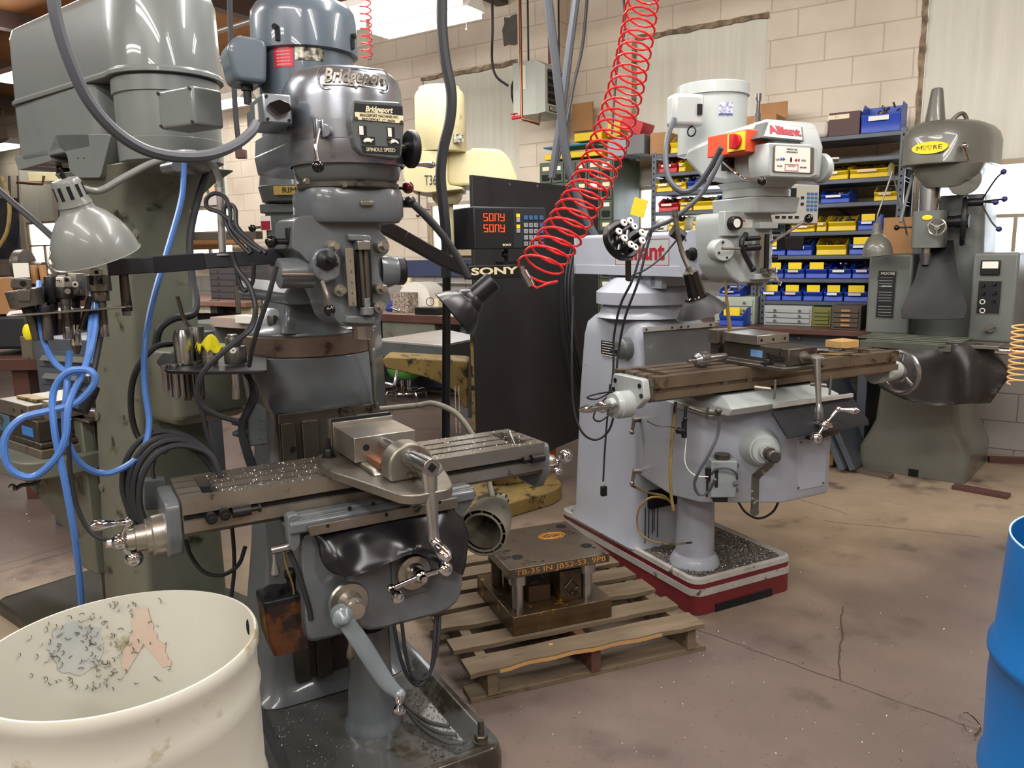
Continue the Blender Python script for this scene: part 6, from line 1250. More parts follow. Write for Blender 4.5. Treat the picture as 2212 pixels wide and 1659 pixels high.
b=B();p=FA.Y(1698,414,2.22);b.cyl((p.x-.02,2.22,p.z),p,.005);b.ball(p,.0115);part('brake_knob',b,M_ball,gb2)
KP=[(2.52,2.12),(2.27,2.12),(1.995,2.285),(1.955,2.42),(2.03,2.76),(2.50,2.76)]
def kl(z,d=0.0): c=Vector((2.26,2.45));return [Vector((c.x+(x-c.x)*(1-d),c.y+(y-c.y)*(1-d),z)) for x,y in rp(KP,.012,2)][::-1]
b=B();b.loft([kl(.515,.02),kl(.53),kl(.90)]);kn2=part('knee',b,M_al,A,bevel=.004)
b=B();a=FA.Y(1710,942,2.12);c=FA.Y(1775,1050,2.12);b.prism(rp([(2.34,.555),(2.49,.555),(2.49,.745),(2.33,.765)],.012,3),'y',2.1175,2.1215);cvp=part('cover_plate',b,M_al,kn2,bevel=.001)
for x,z in ((2.345,.75),(2.342,.567),(2.478,.567)):
    q=B();q.cyl((x,2.118,z),(x,2.114,z),.0045,seg=8);part('cover_screw',q,M_steel,cvp)
fa=Vector((2.27,2.12,0));fb_=Vector((1.995,2.285,0));fd=(fb_-fa).normalized();fn_=Vector((-fd.y*-1,fd.x*-1,0));fn_=Vector((fd.y,-fd.x,0));fn_=-fn_ if fn_.y > 0 else fn_
def onA(px,py,off=0.0):
    r=FA.ray(px,py);o_=Vector((0,0,EYE));t=(fa+fn_*off-o_).dot(fn_)/r.dot(fn_);return o_+r*t
c0=onA(1640,965);b=B();tip=onA(1655,975,.085)
b.lathe(c0-fn_*.02,(tip-c0).normalized(),[(0,.085),(.02,.078),(.07,.062),(.085,.058),(.086,.052),(.10,.05),(.101,.03),(.125,.028)],36);bs=part('crank_boss',b,M_alw,kn2)
b=B();dd=(tip-c0).normalized();t2=tip+dd*.03;b.lathe(t2,dd,[(0,.024),(.02,.026),(.021,.012),(.03,.014),(.05,.024),(.065,.026),(.07,.02)],9);part('crank_clutch',b,M_steeld,bs,bevel=.002)
h0=t2+dd*.055+Vector((-.01,0,-.02));h1=onA(1632,1030,.12);h2=onA(1630,1105,.11)
b=B();b.bar(h0,h1,.03,.012,up=fn_);b.bar(h1+Vector((0,0,.01)),h2,.028,.010,up=fn_);b.cyl(h2-fn_*.006,h2+fn_*.006,.016,seg=16);part('folding_crank',b,mat('chipped_crank',(96,92,84),.5,.4,(70,66,60),12,.8,(180,178,170),26,.58),bs,bevel=.003)
LU=thing('oil_pump','grey one-shot oil pump with a round cap, bolted to the pale mill knee','oil pump',FA,onA(1565,1080,.03))
pc=[onA(px,py,.055) for px,py in ((1533,1070),(1585,1070),(1583,992),(1535,985))]
ctr=sum(pc,Vector())/4;hw2_,hh_=.048,(pc[2].z-pc[1].z)/2
Mx=Matrix.Translation(ctr) @ Matrix.Rotation(math.atan2(fd.y,fd.x)+math.pi,4,'Z')
b=B();b.box(-hw2_,hw2_,-.04,.055,-hh_,hh_);b.xf(Mx);lu=part('tank',b,mat('oil_pump_enamel',(150,158,160),.4,.1,(120,128,128),8,.7,(70,66,56),10,.62),LU,bevel=.004)
b=B();b.cyl((0,0,hh_),(0,0,hh_+.018),.030,seg=28);b.xf(Mx);part('filler_cap',b,M_steeld,lu);b=B();b.box(-.036,.02,-.03,.03,-hh_-.022,-hh_);b.xf(Mx);part('pump_foot',b,M_blackm,lu,bevel=.004)
b=B();b.box(-.034,-.022,-.043,-.040,-.03,.045);b.xf(Mx);part('sight_glass',b,M_dark,lu);b=B();b.cyl((-.06,-.03,-hh_),(-.058,-.03,.02),.004);b.cyl((-.058,-.03,.0),(-.056,-.03,.042),.010,.013);b.xf(Mx);part('pull_handle',b,M_black,lu)
for z in (-.05,.045):
    q=B();q.cyl((hw2_+.006,.0,z),(hw2_+.006,-.012,z),.009,seg=12);q.xf(Mx);part('mounting_screw',q,M_steel,lu)
b=B();b.tube([onA(1527,1042,.06),onA(1545,1015,.11),onA(1572,1012,.12),onA(1590,1022,.11),onA(1592,1035,.09)],.0045,8,5);b.cyl(onA(1584,1046,.1),onA(1593,1044,.1),.008);part('pump_hose',b,M_cable,LU)
b=B();b.loft([[Vector((x,y,z)) for x,y,z in ((1.97,2.12,.895),(2.53,2.12,.895),(2.53,2.43,.895),(1.97,2.43,.895))],[Vector((x,y,z)) for x,y,z in ((1.97,2.10,.925),(2.53,2.10,.925),(2.53,2.43,.925),(1.97,2.43,.925))],[Vector((x,y,z)) for x,y,z in ((2.0,2.175,.958),(2.50,2.175,.958),(2.50,2.43,.958),(2.0,2.43,.958))]]);sd2=part('saddle',b,M_alw,A,bevel=.004)
b=B();b.box(1.96,2.50,2.2,2.42,.88,.905);part('knee_top',b,M_alw,A,bevel=.003)
be=thing('bellows','black pleated rubber way cover below the pale mill table','bellows',FA,(2.4,2.02,.86))
z_=[]
for i in range(9):
    y=2.095-.009*i;z_.append((y,.905-.009*i));z_.append((y-.006,.885-.009*i))
bl=B();prof=z_+[(y,z-.006) for y,z in z_[::-1]];bl.prism(prof,'x',2.16,2.60);
bl.xf(Matrix.Translation((0,0,0)));part('pleats',bl,M_rubber,be)
b=B();b.bar((2.16,2.085,.918),(2.58,2.085,.918),.012,.014);part('clamp_strip',b,M_stripe,be)
for px,dx in ((1665,0),(1785,.0)):
    q=B();p=FA.Y(px,838 if px < 1700 else 830,2.04);q.cyl((p.x-.04,2.08,p.z),(p.x,2.04,p.z-.005),.008);q.cyl((p.x+.012,2.03,p.z+.03),(p.x+.008,2.03,p.z-.04),.0045);part('clamp_lever',q,M_steel,sd2)
ty0,ty1,tz2=2.18,2.432,1.055;tx0,tx1=1.69,2.975
sb=[(ty0,1.013),(ty0+.012,1.013),(ty0+.012,.998),(ty0,.998),(ty0,.973),(ty0+.02,.973),(ty0+.04,.958),(ty1-.04,.958),(ty1-.02,.973),(ty1,.973),(ty1,tz2)]
tp2=[q for yc in (2.375,2.306,2.237) for q in slot(yc,tz2)[::-1]]
b=B();b.prism(sb+tp2+[(ty0,tz2)],'x',tx0+.09,tx1);b.prism(sb+[(2.40,tz2),(2.40,tz2-.02),(2.215,tz2-.02),(2.215,tz2)]+[(ty0,tz2)],'x',tx0+.045,tx0+.09);b.prism(sb+tp2+[(ty0,tz2)],'x',tx0,tx0+.045)
tb4=part('table',b,mat('brown_worn_table_steel',(132,116,98),.4,.6,(96,84,70),7,.9,(60,50,40),12,.6,.06,80),A)
for px in (1565,1618):
    q=B();p=FA.Y(px,829 if px < 1600 else 821,2.19);q.box(p.x-.012,p.x+.012,2.186,2.193,.999,1.012);part('stop_nut',q,M_steel,tb4)
eb_=rp([(2.205,.90+.075),(2.22,1.045),(2.40,1.045),(2.415,.98),(2.36,.93),(2.26,.93)],.01,2)
b=B();b.loft([[Vector((x,y,z)) for y,z in eb_] for x in (tx0-.03,tx0)]);ebr=part('end_bracket',b,M_alw,tb4,bevel=.004)
for y,z in ((2.235,1.02),(2.385,1.02),(2.225,.985),(2.395,.985)):
    q=B();q.cyl((tx0-.03,y,z),(tx0-.033,y,z),.009,seg=12);q.cyl((tx0-.033,y,z),(tx0-.034,y,z),.005,seg=8);part('cap_screw',q,M_blackm,ebr)
cc2=Vector((tx0-.03,2.30,.945));b=B();b.lathe(cc2,(-1,0,0),[(0,.05),(.05,.05),(.055,.046),(.07,.046),(.072,.03),(.09,.026),(.095,.018)],32);part('feed_dial',b,M_alw,ebr)
b=B();q=cc2-Vector((.115,0,0));b.ball(q,.022);b.lathe(q,(-1,0,0),[(0,.014),(.02,.016),(.03,.011),(.045,.013)],14);
g0=FA.Y(1330,876,2.26);g1=FA.Y(1250,886,2.20);d_=g1-g0;L_=d_.length;b.cyl(q,g0,.008);hb4=part('ball_crank',b,M_chrome,ebr)
b=B();b.lathe(g0,d_,[(0,.010),(.12*L_,.007),(.18*L_,.012),(.28*L_,.008),(.5*L_,.010),(.72*L_,.0155),(.9*L_,.011),(L_,.001)],20);part('crank_grip',b,M_chrome,hb4)
wc2=Vector((3.155,2.30,.932));b=B();b.ring(wc2,(1,0,0),.092,.0095,44,8)
for k in range(3):
    a_=math.radians(100+120*k);b.tube([wc2,wc2+Vector((0,math.cos(a_)*.09,math.sin(a_)*.09))],.008,8,1)
b.lathe(wc2-Vector((.03,0,0)),(1,0,0),[(0,.045),(.015,.045),(.02,.025),(.05,.02)],24);hw3=part('table_hand_wheel',b,M_bright,tb4)
b=B();b.lathe((tx1,2.30,.945),(1,0,0),[(0,.05),(.06,.048),(.1,.046),(.155,.04)],28);b.box(tx1-.001,tx1+.03,2.22,2.38,.93,1.04);part('feed_bracket',b,M_alw,tb4,bevel=.004)
cf=FA.Y(1770,920,2.10);b=B();b.box(cf.x-.05,cf.x+.05,2.10,2.125,cf.z-.05,cf.z+.05);b.lathe((cf.x,2.10,cf.z),(0,-1,0),[(0,.045),(.02,.045),(.022,.032),(.05,.03),(.052,.022),(.08,.02)],28);part('cross_feed_dial',b,M_steeld,kn2)
hc=FA.Y(1780,918,2.0);u1=FA.Y(1810,884,1.99);u2=FA.Y(1763,946,1.98);b=B();b.ball(hc,.02);b.cyl(hc+Vector((0,.04,0)),hc,.012);b.cyl(hc,u1,.007);b.cyl(hc,u2,.007);b.ball(u1,.012);b.ball(u2,.0225);hexb(b,hc,(1,-.8,0),.010,.03);ck2=part('ball_crank',b,M_chrome,kn2)
g1=FA.Y(1858,888,1.93);d_=g1-u1;L_=d_.length;b=B();b.lathe(u1,d_,[(0,.009),(.2*L_,.007),(.4*L_,.009),(.65*L_,.0135),(.85*L_,.012),(L_,.002)],18);part('crank_grip',b,M_chrome,ck2)
b=B();b.lathe((2.175,2.52,.15),(0,0,1),[(0,.108),(.02,.105),(.045,.09),(.05,.083),(.34,.078),(.37,.072)],32);part('elevating_screw_pedestal',b,M_al,A)
b=B();b.box(2.10,2.40,2.735,2.76,.34,.42);part('column_opening',b,M_hole,ac_,smooth=None)
for x in (2.08,2.10,2.12,2.13,2.15,2.30,2.32,2.34,2.35):
    q=B();L=R_(.1,.18);q.box(x-.0015,x+.002,2.7485,2.7505,.34-L,.345);part('oil_drip',q,M_hole,ac_,smooth=None)
b=B();g=[]
for i in range(7):
    r=[]
    for j in range(9):
        u=j/8;v=i/6;r.append(Vector((2.052+.385*u,2.742-.012*math.sin(5*u+3*v)*v-.01*v,1.155-.20*v)))
    g.append(r)
b.sheet(g,.002);part('way_cover_sheet',b,mat('grey_flexible_sheet',(104,104,104),.5,0,(84,84,84),5,.8,(132,128,122),7,.62),A,smooth=70)
b=B();b.bar((2.045,2.735,1.158),(2.445,2.735,1.158),.008,.02);sp3=part('cover_strip',b,M_stripe,A)
for x in (2.06,2.20,2.25,2.29,2.42):
    q=B();q.cyl((x,2.731,1.158),(x,2.727,1.158),.005,seg=8);part('strip_screw',q,M_steeld,sp3)
q=B();a=FA.X(1300,735,2.045);c=FA.X(1345,772,2.045);q.box(2.0405,2.0455,c.y,a.y,c.z,a.z);npl=part('nameplate',q,M_blk,ac_,smooth=None)
for k in range(6): q=B();q.box(2.0398,2.0405,c.y+.012,a.y-.01,a.z-.008-k*.012,a.z-.005-k*.012);part('text_line',q,M_white,npl,smooth=None,kind=None)
p=FA.X(1355,752,2.045);b=B();b.lathe((2.045,p.y,p.z),(-1,0,0),[(0,.05),(.035,.048),(.045,.042),(.05,.03)],28);ro=part('round_outlet',b,M_dkgrey,ac_);b=B();b.cyl((2.0,p.y+.01,p.z-.005),(1.97,p.y+.02,p.z-.01),.012);part('outlet_plug',b,M_black,ro)
for py in (903,1013):
    q=B();p=FA.X(1385,py,2.04);q.cyl((2.04,p.y-.03,p.z),(1.99,p.y-.01,p.z),.012);q.cyl((1.995,p.y-.01,p.z),(1.985,p.y-.01,p.z-.05),.008,.007);q.ball((1.984,p.y-.01,p.z-.055),.011);part('knee_lock_lever',q,M_steel,kn2)
v3=thing('machine_vise','low grey milling vise with a small blue badge on the pale mill table','vise',FA,(2.25,2.2,1.0555))
b=B();b.box(2.17,2.335,2.05,2.47,1.0555,1.075);b.prism(rp([(2.14,2.02),(2.36,2.02),(2.37,2.2),(2.36,2.40),(2.14,2.40),(2.13,2.2)],.03,3),'z',1.0555,1.07);vb3=part('vise_base',b,M_steeld,v3,bevel=.003)
b=B();b.box(2.18,2.325,2.04,2.46,1.07,1.135);vb4=part('vise_body',b,M_steeld,v3,bevel=.005)
b=B();b.box(2.168,2.333,2.187,2.365,1.135,1.171);part('movable_jaw',b,M_ground,v3,bevel=.002)
b=B();b.box(2.168,2.333,2.405,2.46,1.12,1.175);part('fixed_jaw',b,M_steel,v3,bevel=.002)
for y0_,y1_,m_ in ((2.368,2.376,M_ground),(2.396,2.404,M_ground)):
    q=B();q.box(2.17,2.33,y0_,y1_,1.125,1.172);part('jaw_plate',q,m_,v3)
q=B();q.box(2.1785,2.1805,2.17,2.23,1.088,1.115);part('badge',q,mat('blue_badge',(110,150,200),.5),vb4,smooth=None)
q=B();q.prism(rp([(2.06,1.085),(2.14,1.085),(2.14,1.105),(2.06,1.105)],.009,3),'x',2.178,2.181);part('window_slot',q,M_hole,vb4,smooth=None)
for x in (2.19,2.25,2.31):
    q=B();q.cyl((x,2.1875,1.152),(x,2.1862,1.152),.006,seg=12);part('bolt_hole',q,M_hole,vb4,smooth=None)
b=B();b.lathe((2.252,2.045,1.10),(0,-1,0),[(0,.022),(.01,.022),(.012,.013),(.05,.014),(.055,.018),(.085,.018),(.088,.012)],20);vs3=part('vise_screw',b,M_steel,v3)
hA=FA.Y(1765,775,1.93);hB_=FA.Y(1769,890,1.90);b=B();b.cyl((2.252,1.96,1.10),hA,.0125);b.tube([hA,(hA+hB_)/2,hB_],.012,10,4,r2=.009);b.lathe(hB_+Vector((0,0,.03)),(0,0,-1),[(0,.008),(.02,.014),(.045,.017),(.055,.012),(.058,.003)],16);part('crank_handle',b,M_bright,vs3)
for x,y in ((2.155,2.12),):
    q=B();q.cyl((x,y,1.056),(x,y,1.115),.006);hexb(q,(x,y,1.075),(0,0,1),.012,.016);q.box(x-.02,x+.02,y-.015,y+.015,1.068,1.078);part('hold_down_bolt',q,M_blackm,v3)
p=FA.Z(1513,777,1.085);b=B();dx=Vector((1,.12,0)).normalized();b.lathe((p.x-.03,p.y,1.085),dx,[(-.035,.007),(-.02,.008),(-.019,.005),(0,.006),(.001,.014),(.02,.026),(.021,.030),(.03,.0305),(.031,.028),(.065,.028),(.067,.010),(.085,.014),(.17,.0145)],28)
ch=solo('drill_chuck','bright keyed drill chuck with its arbor lying on the pale mill table','drill chuck',FA,b,M_bright)
b=B();p=FA.Z(1818,750,1.056);b.box(p.x-.06,p.x+.05,p.y-.05,p.y+.04,1.0555,1.09);solo('wooden_block','small square block of yellow pine on the far end of the pale mill table','wooden block',FA,b,M_crate,bevel=.003)
for k,(px0,py0,px1,py1,m_,lab,r) in enumerate(((1730,755,1790,757,M_tool,'dark socket wrench lying on the pale mill table',.011),(1790,752,1880,760,M_chrome,'long chrome wrench lying right of the pine block',.006),(1770,764,1860,768,M_creamd,'pale slim rod lying along the pale mill table',.004))):
    q=B();q.tube([FA.Z(px0,py0,1.0555+r),FA.Z((px0+px1)/2,(py0+py1)/2,1.0555+r),FA.Z(px1,py1,1.0555+r)],r,8,2);solo('wrench' if k < 2 else 'rod',lab,'hand tool',FA,q,m_)
CR=thing('collet_rack','round black collet rack full of white-ended collets, on a post by the pale mill ram','collet rack',FA,FA.Y(1357,640,2.35))
cw=FA.Y(1335,524,2.30);cn_=(Vector((-.25,-1,.38))).normalized();cn_=Vector((.12,-1,.42)).normalized()
b=B();b.lathe(cw,cn_,[(0,.066),(.005,.071),(.032,.071),(.036,.067)],40);cr_=part('rack_disc',b,M_black,CR)
b=B();b.bar(FA.Y(1357,560,2.35),FA.Y(1357,606,2.37),.02,.012);part('rack_post',b,M_steeld,CR)
x_,y_,_=basis(cn_)
for k in range(9):
    a_=2*math.pi*k/9+.3;q=B();c_=cw+cn_*.036+(x_*math.cos(a_)+y_*math.sin(a_))*.046;L=.045 if k % 3 else .03
    q.lathe(c_-cn_*.005,cn_,[(0,.0088),(L,.0095)],14);o_=solo('collet','white-ended collet standing in the round black rack, %s' % ('at the lower right','at the right','at the upper right','just right of the top','at the top','at the upper left','at the left','at the lower left','at the bottom')[k],'collet',FA,q,M_blackm,'collets in the round black rack')
    q=B();q.lathe(c_+cn_*(L-.006),cn_,[(0,.012),(.003,.0135),(.007,.012),(.0075,.004)],16);part('collet_head',q,M_white,o_);q=B();q.cyl(c_+cn_*(L+.0012),c_+cn_*(L+.002),.0045,seg=10);part('bore',q,M_hole,o_,smooth=None)
for k,(px,lab) in enumerate(((1338,'left'),(1352,'right'))):
    q=B();q.cyl(FA.Y(px-2,540,2.245),FA.Y(px+4,497,2.25),.0065,seg=14);solo('drill_shank','bright steel shank, %s of the two in the middle of the collet rack' % lab,'drill',FA,q,M_bright)
LD=thing('gooseneck_lamp','black cone lamp hanging on a grey tube in front of the pale mill ram','lamp',FA,FA.Y(1467,500,2.3))
t0=FA.Y(1491,588,2.17);t1=FA.Y(1508,640,2.16);dv=Vector((t1.x-t0.x,-.004,t1.z-t0.z)).normalized();L_=(t1-t0).length
b=B();b.tube([FA.Y(1457,452,2.2),FA.Y(1462,490,2.2),FA.Y(1472,540,2.2),FA.Y(1489,582,2.18)],.0095,10,5);part('lamp_tube',b,M_steel,LD)
b=B();b.lathe(t0,dv,[(0,.024),(.003,.0275),(.004,.0275),(L_*.95,.033),(L_,.04),(L_+.01,.042)],28);part('lamp_neck',b,M_ball,LD);b=B();b.cyl(t0-dv*.001,t0+dv*.001,.026,seg=28);b.cyl(t0-dv*.02,t0,.008);part('lamp_cap',b,M_steel,LD)
b=coneshade(t0+dv*(L_+.004),t0+dv*(L_+.06),.044,.088,belly=.2);part('lamp_shade',b,mat('matt_black_shade',(34,34,36),.5),LD)
b=B();b.tube([FA.Y(1452,510,2.23)+Vector((0,0,.02)),FA.Y(1476,500,2.22)+Vector((0,0,-.02))],.022,8,1);part('lamp_mount',b,M_black,LD)
b=B();b.tube([FA.Y(1567,593,2.3),FA.Y(1569,640,2.3),FA.Y(1577,715,2.3)],.0035,8,2,r2=.008);solo('boring_bar','thin brown rod standing upright behind the pale mill vise','rod',FA,b,M_creamd)
b=B();p=FA.Y(1672,583,2.2);e_=FA.Y(1684,612,2.2);b.bar(p,e_,.004,.010,up=(0,1,0));b.ring(p,(0,1,0),.0085,.003,14,6);b.ring(e_,(0,1,0),.0075,.003,14,6);solo('combination_wrench','small chrome wrench hanging at the right of the pale mill spindle','wrench',FA,b,M_chrome)
D2=thing('digital_readout','grey readout with a dark screen and blue keys behind the pale mill head','digital readout',FA,(3.0,2.85,1.55))
a=FA.Y(1664,396,2.8);c=FA.Y(1767,484,2.8);M_dg=mat('light_grey_case',(168,166,158),.5)
b=B();b.box(a.x,c.x,2.8,2.9,c.z,a.z);d2c=part('case',b,M_dg,D2,bevel=.006)
def d2(u0,u1,v0,v1,m,nm='key',t=.002): W2,H2=c.x-a.x,a.z-c.z;part(nm,B().box(a.x+W2*u0,a.x+W2*u1,2.8-t,2.8,a.z-H2*v1,a.z-H2*v0),m,d2c,smooth=None)
d2(.18,.52,.10,.68,M_blk,'screen')
for r in range(5):
    for c3 in range(3): d2(.74+c3*.08,.80+c3*.08,.2+r*.10,.265+r*.10,M_keyb)
for k in range(4): d2(.12+k*.13,.2+k*.13,.8,.86,M_dark)
d2(.62,.68,.30,.37,M_dark,'round_key');d2(.62,.68,.46,.53,M_dark,'round_key')
b=B();b.cyl((3.0,2.85,c.z),(3.0,2.85,c.z-.07),.014);b.box(2.96,3.08,2.82,2.88,c.z-.12,c.z-.06);part('swivel_stand',b,M_black,D2,bevel=.003)
def cab(nm,lab,pts,r,m=None,cat='cable'):
    q=B();q.tube([FA.Y(px,py,y) for px,py,y in pts],r,8,6);return solo(nm,lab,cat,FA,q,m or M_rubber)
cab('flexible_conduit','ribbed grey conduit looping from the motor box to the orange switch',[(1456,258,2.48),(1441,300,2.42),(1438,350,2.38),(1448,392,2.34),(1475,414,2.3),(1505,402,2.27),(1535,362,2.22),(1558,318,2.17)],.0105,M_cable)
cab('black_cable','cable from the orange switch down over the pale mill ram',[(1560,335,2.17),(1543,372,2.18),(1520,412,2.2),(1490,445,2.22),(1450,475,2.26),(1410,492,2.3)],.008,M_cable)
cab('black_cable','thin cable from the lamp mount drooping across the red lettering',[(1462,518,2.25),(1430,555,2.25),(1395,582,2.27),(1366,595,2.3)],.0035)
cab('black_cable','left one of two cables running down the pale mill column to the round outlet',[(1405,495,2.5),(1385,545,2.5),(1366,605,2.5),(1340,660,2.55),(1326,730,2.6),(1325,800,2.6),(1318,860,2.6)],.005)
cab('black_cable','right one of two cables running down the pale mill column',[(1410,492,2.5),(1395,545,2.5),(1378,610,2.5),(1352,680,2.55),(1338,745,2.6),(1332,800,2.6),(1328,880,2.6),(1315,930,2.6),(1285,950,2.62),(1255,930,2.65),(1238,870,2.68),(1235,760,2.7),(1238,640,2.75)],.005)
cab('black_cable','bunch of looped cable tied at the left end of the pale mill table',[(1330,845,2.5),(1295,850,2.5),(1268,858,2.5),(1290,862,2.5),(1335,840,2.5),(1300,868,2.5),(1282,900,2.5),(1295,910,2.5),(1318,895,2.5)],.0035)
cab('black_cable','cord hanging down the pale mill column ending in a black plug',[(1318,830,2.55),(1312,900,2.55),(1306,980,2.55),(1303,1040,2.55)],.0038)
q=B();p=FA.Y(1304,1060,2.55);q.box(p.x-.012,p.x+.012,2.54,2.56,p.z-.022,p.z+.02);solo('power_plug','black power plug dangling on the pale mill column','plug',FA,q,M_black,bevel=.004)
cab('coolant_hose','bronze flexible hose hanging from the saddle and curling above the tray',[(1460,868,2.3),(1452,940,2.28),(1448,1020,2.27),(1450,1070,2.27),(1455,1103,2.26)],.006,M_creamd,'hose')
cab('coolant_hose','thin steel hose making a big loop below the pale mill knee',[(1362,1048,2.42),(1400,1064,2.44),(1435,1072,2.46),(1452,1090,2.46),(1440,1078,2.5),(1405,1075,2.52),(1380,1100,2.55),(1378,1140,2.55),(1400,1165,2.5),(1440,1175,2.46),(1495,1172,2.42)],.0045,M_creamd,'hose')
cab('oil_hose','grey hose curving from the saddle fitting to the oil pump',[(1555,905,2.08),(1550,940,2.08),(1535,975,2.08),(1512,1015,2.1),(1500,1045,2.12),(1510,1068,2.12),(1530,1062,2.1),(1545,1035,2.06)],.0055,M_cable,'hose')
cab('thin_line','thin pale oil line running down the pale mill knee',[(1482,905,2.2),(1482,950,2.2),(1480,1000,2.2),(1500,1026,2.18),(1530,1030,2.14)],.002,M_white,'oil line')
cab('oil_line','thin steel line running from lever to fitting on the pale mill knee',[(1398,910,2.3),(1420,920,2.25),(1450,922,2.2),(1470,930,2.15)],.0025,M_steel,'oil line')
cab('black_cable','black cable loop hanging below the pale mill knee',[(1595,1085,2.35),(1612,1108,2.35),(1640,1120,2.35),(1670,1105,2.35),(1685,1075,2.35)],.005)
q=B();q.cyl(FA.Y(1482,878,2.17),FA.Y(1480,900,2.17),.006);q.ball(FA.Y(1480,905,2.17),.009);q.cyl(FA.Y(1478,910,2.17),FA.Y(1478,945,2.17),.010);q.cyl(FA.Y(1464,930,2.17),FA.Y(1476,932,2.17),.012);solo('valve','small dark manifold with a hook above the oil pump','valve',FA,q,M_blackm)
q=B();q.tube([FA.Y(1490,880,2.1),FA.Y(1520,890,2.06),FA.Y(1555,895,2.04)],.007,8,3);q.cyl(FA.Y(1529,880,2.05),FA.Y(1526,905,2.05),.004);q.ball(FA.Y(1552,888,2.04),.012);part('saddle_lock',q,M_steeld,sd2)
chips('metal_shavings','bright and dark swarf heaped in the pale mill base tray',FA,lambda: (R_(2.07,2.55),R_(2.385,2.74),.1525+R_(0,.004)),1500,M_chip,.003,.009)
chips('metal_shavings','dark swarf heaped around the pale mill pedestal',FA,lambda: (R_(2.07,2.55),R_(2.385,2.74),.1525+R_(0,.004)),1500,M_chipd,.003,.009)
# ================================================================ jig borer (right background)
MO=thing('jig_borer','olive-grey jig boring machine with an oval yellow badge and a black flared guard','jig borer',FM,(-1.3,5.7,0))
YF=5.45
def m4(z,x0,x1,y0,y1,r=.05): return rr((x0+x1)/2,(y0+y1)/2,(x1-x0)/2,(y1-y0)/2,r,z,4)
b=B();b.loft([m4(0,-1.62,-.97,YF,6.15,.04),m4(.16,-1.62,-.96,YF,6.15,.04),m4(.24,-1.58,-.98,YF+.01,6.12,.05),m4(.34,-1.54,-1.03,YF+.02,6.08,.06),m4(.6,-1.52,-1.06,YF+.02,6.05,.06),m4(.84,-1.5,-1.06,YF+.02,6.05,.05)]);mb=part('base',b,M_moore,MO,bevel=.003)
q=B();p=FM.Y(1972,1035,YF);q.box(p.x-.03,p.x+.03,YF-.003,YF+.01,0,.05);part('base_notch',q,M_hole,mb,smooth=None)
q=B();q.box(-.972,-.966,5.62,5.68,.06,.14);part('side_slot',q,M_hole,mb,smooth=None)
b=B();b.loft([m4(.80,-1.46,-.98,5.60,6.1),m4(1.3,-1.44,-1.0,5.62,6.08),m4(1.8,-1.38,-1.02,5.62,6.05)]);mc=part('column',b,M_moorel,MO,bevel=.004)
yc_=5.45
for (px0,px1,py0,py1,nm) in ((1878,1962,549,724,'left_console'),(2103,2186,546,742,'right_console')):
    a=FM.Y(px0,py0,yc_);c=FM.Y(px1,py1,yc_);b=B();b.box(a.x,c.x,yc_,yc_+.45,c.z,a.z);o=part(nm,b,M_moorel,MO,bevel=.015,seg=3)
    if nm == 'left_console':
        def lp(pts,t,m,n,yy=0): part(n,B().prism(XZ(FM,pts,yc_),'y',yc_-t,yc_+.002),m,o,smooth=None)
        lp([(1897,582),(1939,584),(1931,690),(1890,687)],.002,M_steel,'plate_frame');lp([(1899,585),(1937,586),(1929,688),(1892,685)],.003,M_blk,'instruction_plate')
        text('lettering','MOORE',.024,FM.Y(1918,591,yc_-.0035),(1,0,0),(0,0,1),M_white,o,ext=.0003,width=.085)
        text('lettering','LUBRICATION',.010,FM.Y(1915,618,yc_-.0035),(1,0,0),(0,0,1),M_white,o,ext=.0003,width=.06)
        for k in range(14):
            if k not in (4,9): text('small_print','oooooooooooo',.006,FM.Y(1914-k*.3,600+k*6.2,yc_-.0035),(1,0,0),(0,0,1),M_white,o,ext=.0002,width=.08)
    else:
        q=B();p0=FM.Y(2120,562,yc_);p1=FM.Y(2160,594,yc_);q.box(p0.x,p1.x,yc_-.015,yc_,p1.z,p0.z);mt_=part('meter',q,M_black,o,bevel=.004);q=B();q.box(p0.x+.01,p1.x-.01,yc_-.017,yc_-.015,(p0.z+p1.z)/2-.005,p0.z-.008);part('meter_face',q,M_white,mt_,smooth=None)
        q=B();p0=FM.Y(2113,605,yc_);p1=FM.Y(2160,680,yc_);q.box(p0.x,p1.x,yc_-.003,yc_,p1.z,p0.z);part('control_panel',q,M_steel,o,smooth=None);q=B();q.box(p0.x+.005,p1.x-.005,yc_-.004,yc_-.003,p1.z+.005,p0.z-.005);part('panel_face',q,M_blk,o,smooth=None)
        for px,py,r in ((2124,616,.012),(2148,613,.014),(2124,633,.012),(2148,632,.014),(2147,650,.01)):
            q=B();p=FM.Y(px,py,yc_-.004);q.cyl(p,p-Vector((0,.02,0)),r,r*.7,seg=14);part('control_knob',q,M_blackm,o)
        for py in (652,671):
            q=B();p=FM.Y(2122,py,yc_-.005);q.ring(p,(0,1,0),.013,.003,20,5);part('push_button_ring',q,M_white,o)
        q=B();p=FM.Y(2140,708,yc_);q.cyl(p,p-Vector((0,.03,0)),.024,seg=18);q.bar(p+Vector((-.025,-.035,-.015)),p+Vector((.03,-.035,.018)),.014,.012);part('rotary_switch',q,M_steel,o)
gp=[(1990,540),(1978,600),(1948,665),(1943,680),(1950,688),(1990,691),(2040,692),(2078,687),(2090,675),(2088,650),(2074,600),(2065,545),(2060,520),(1990,520)]
g=[];L0=[(1993,520),(1988,560),(1976,605),(1958,645),(1946,668),(1948,688)];R0=[(2060,520),(2064,560),(2072,605),(2084,645),(2090,665),(2082,688)]
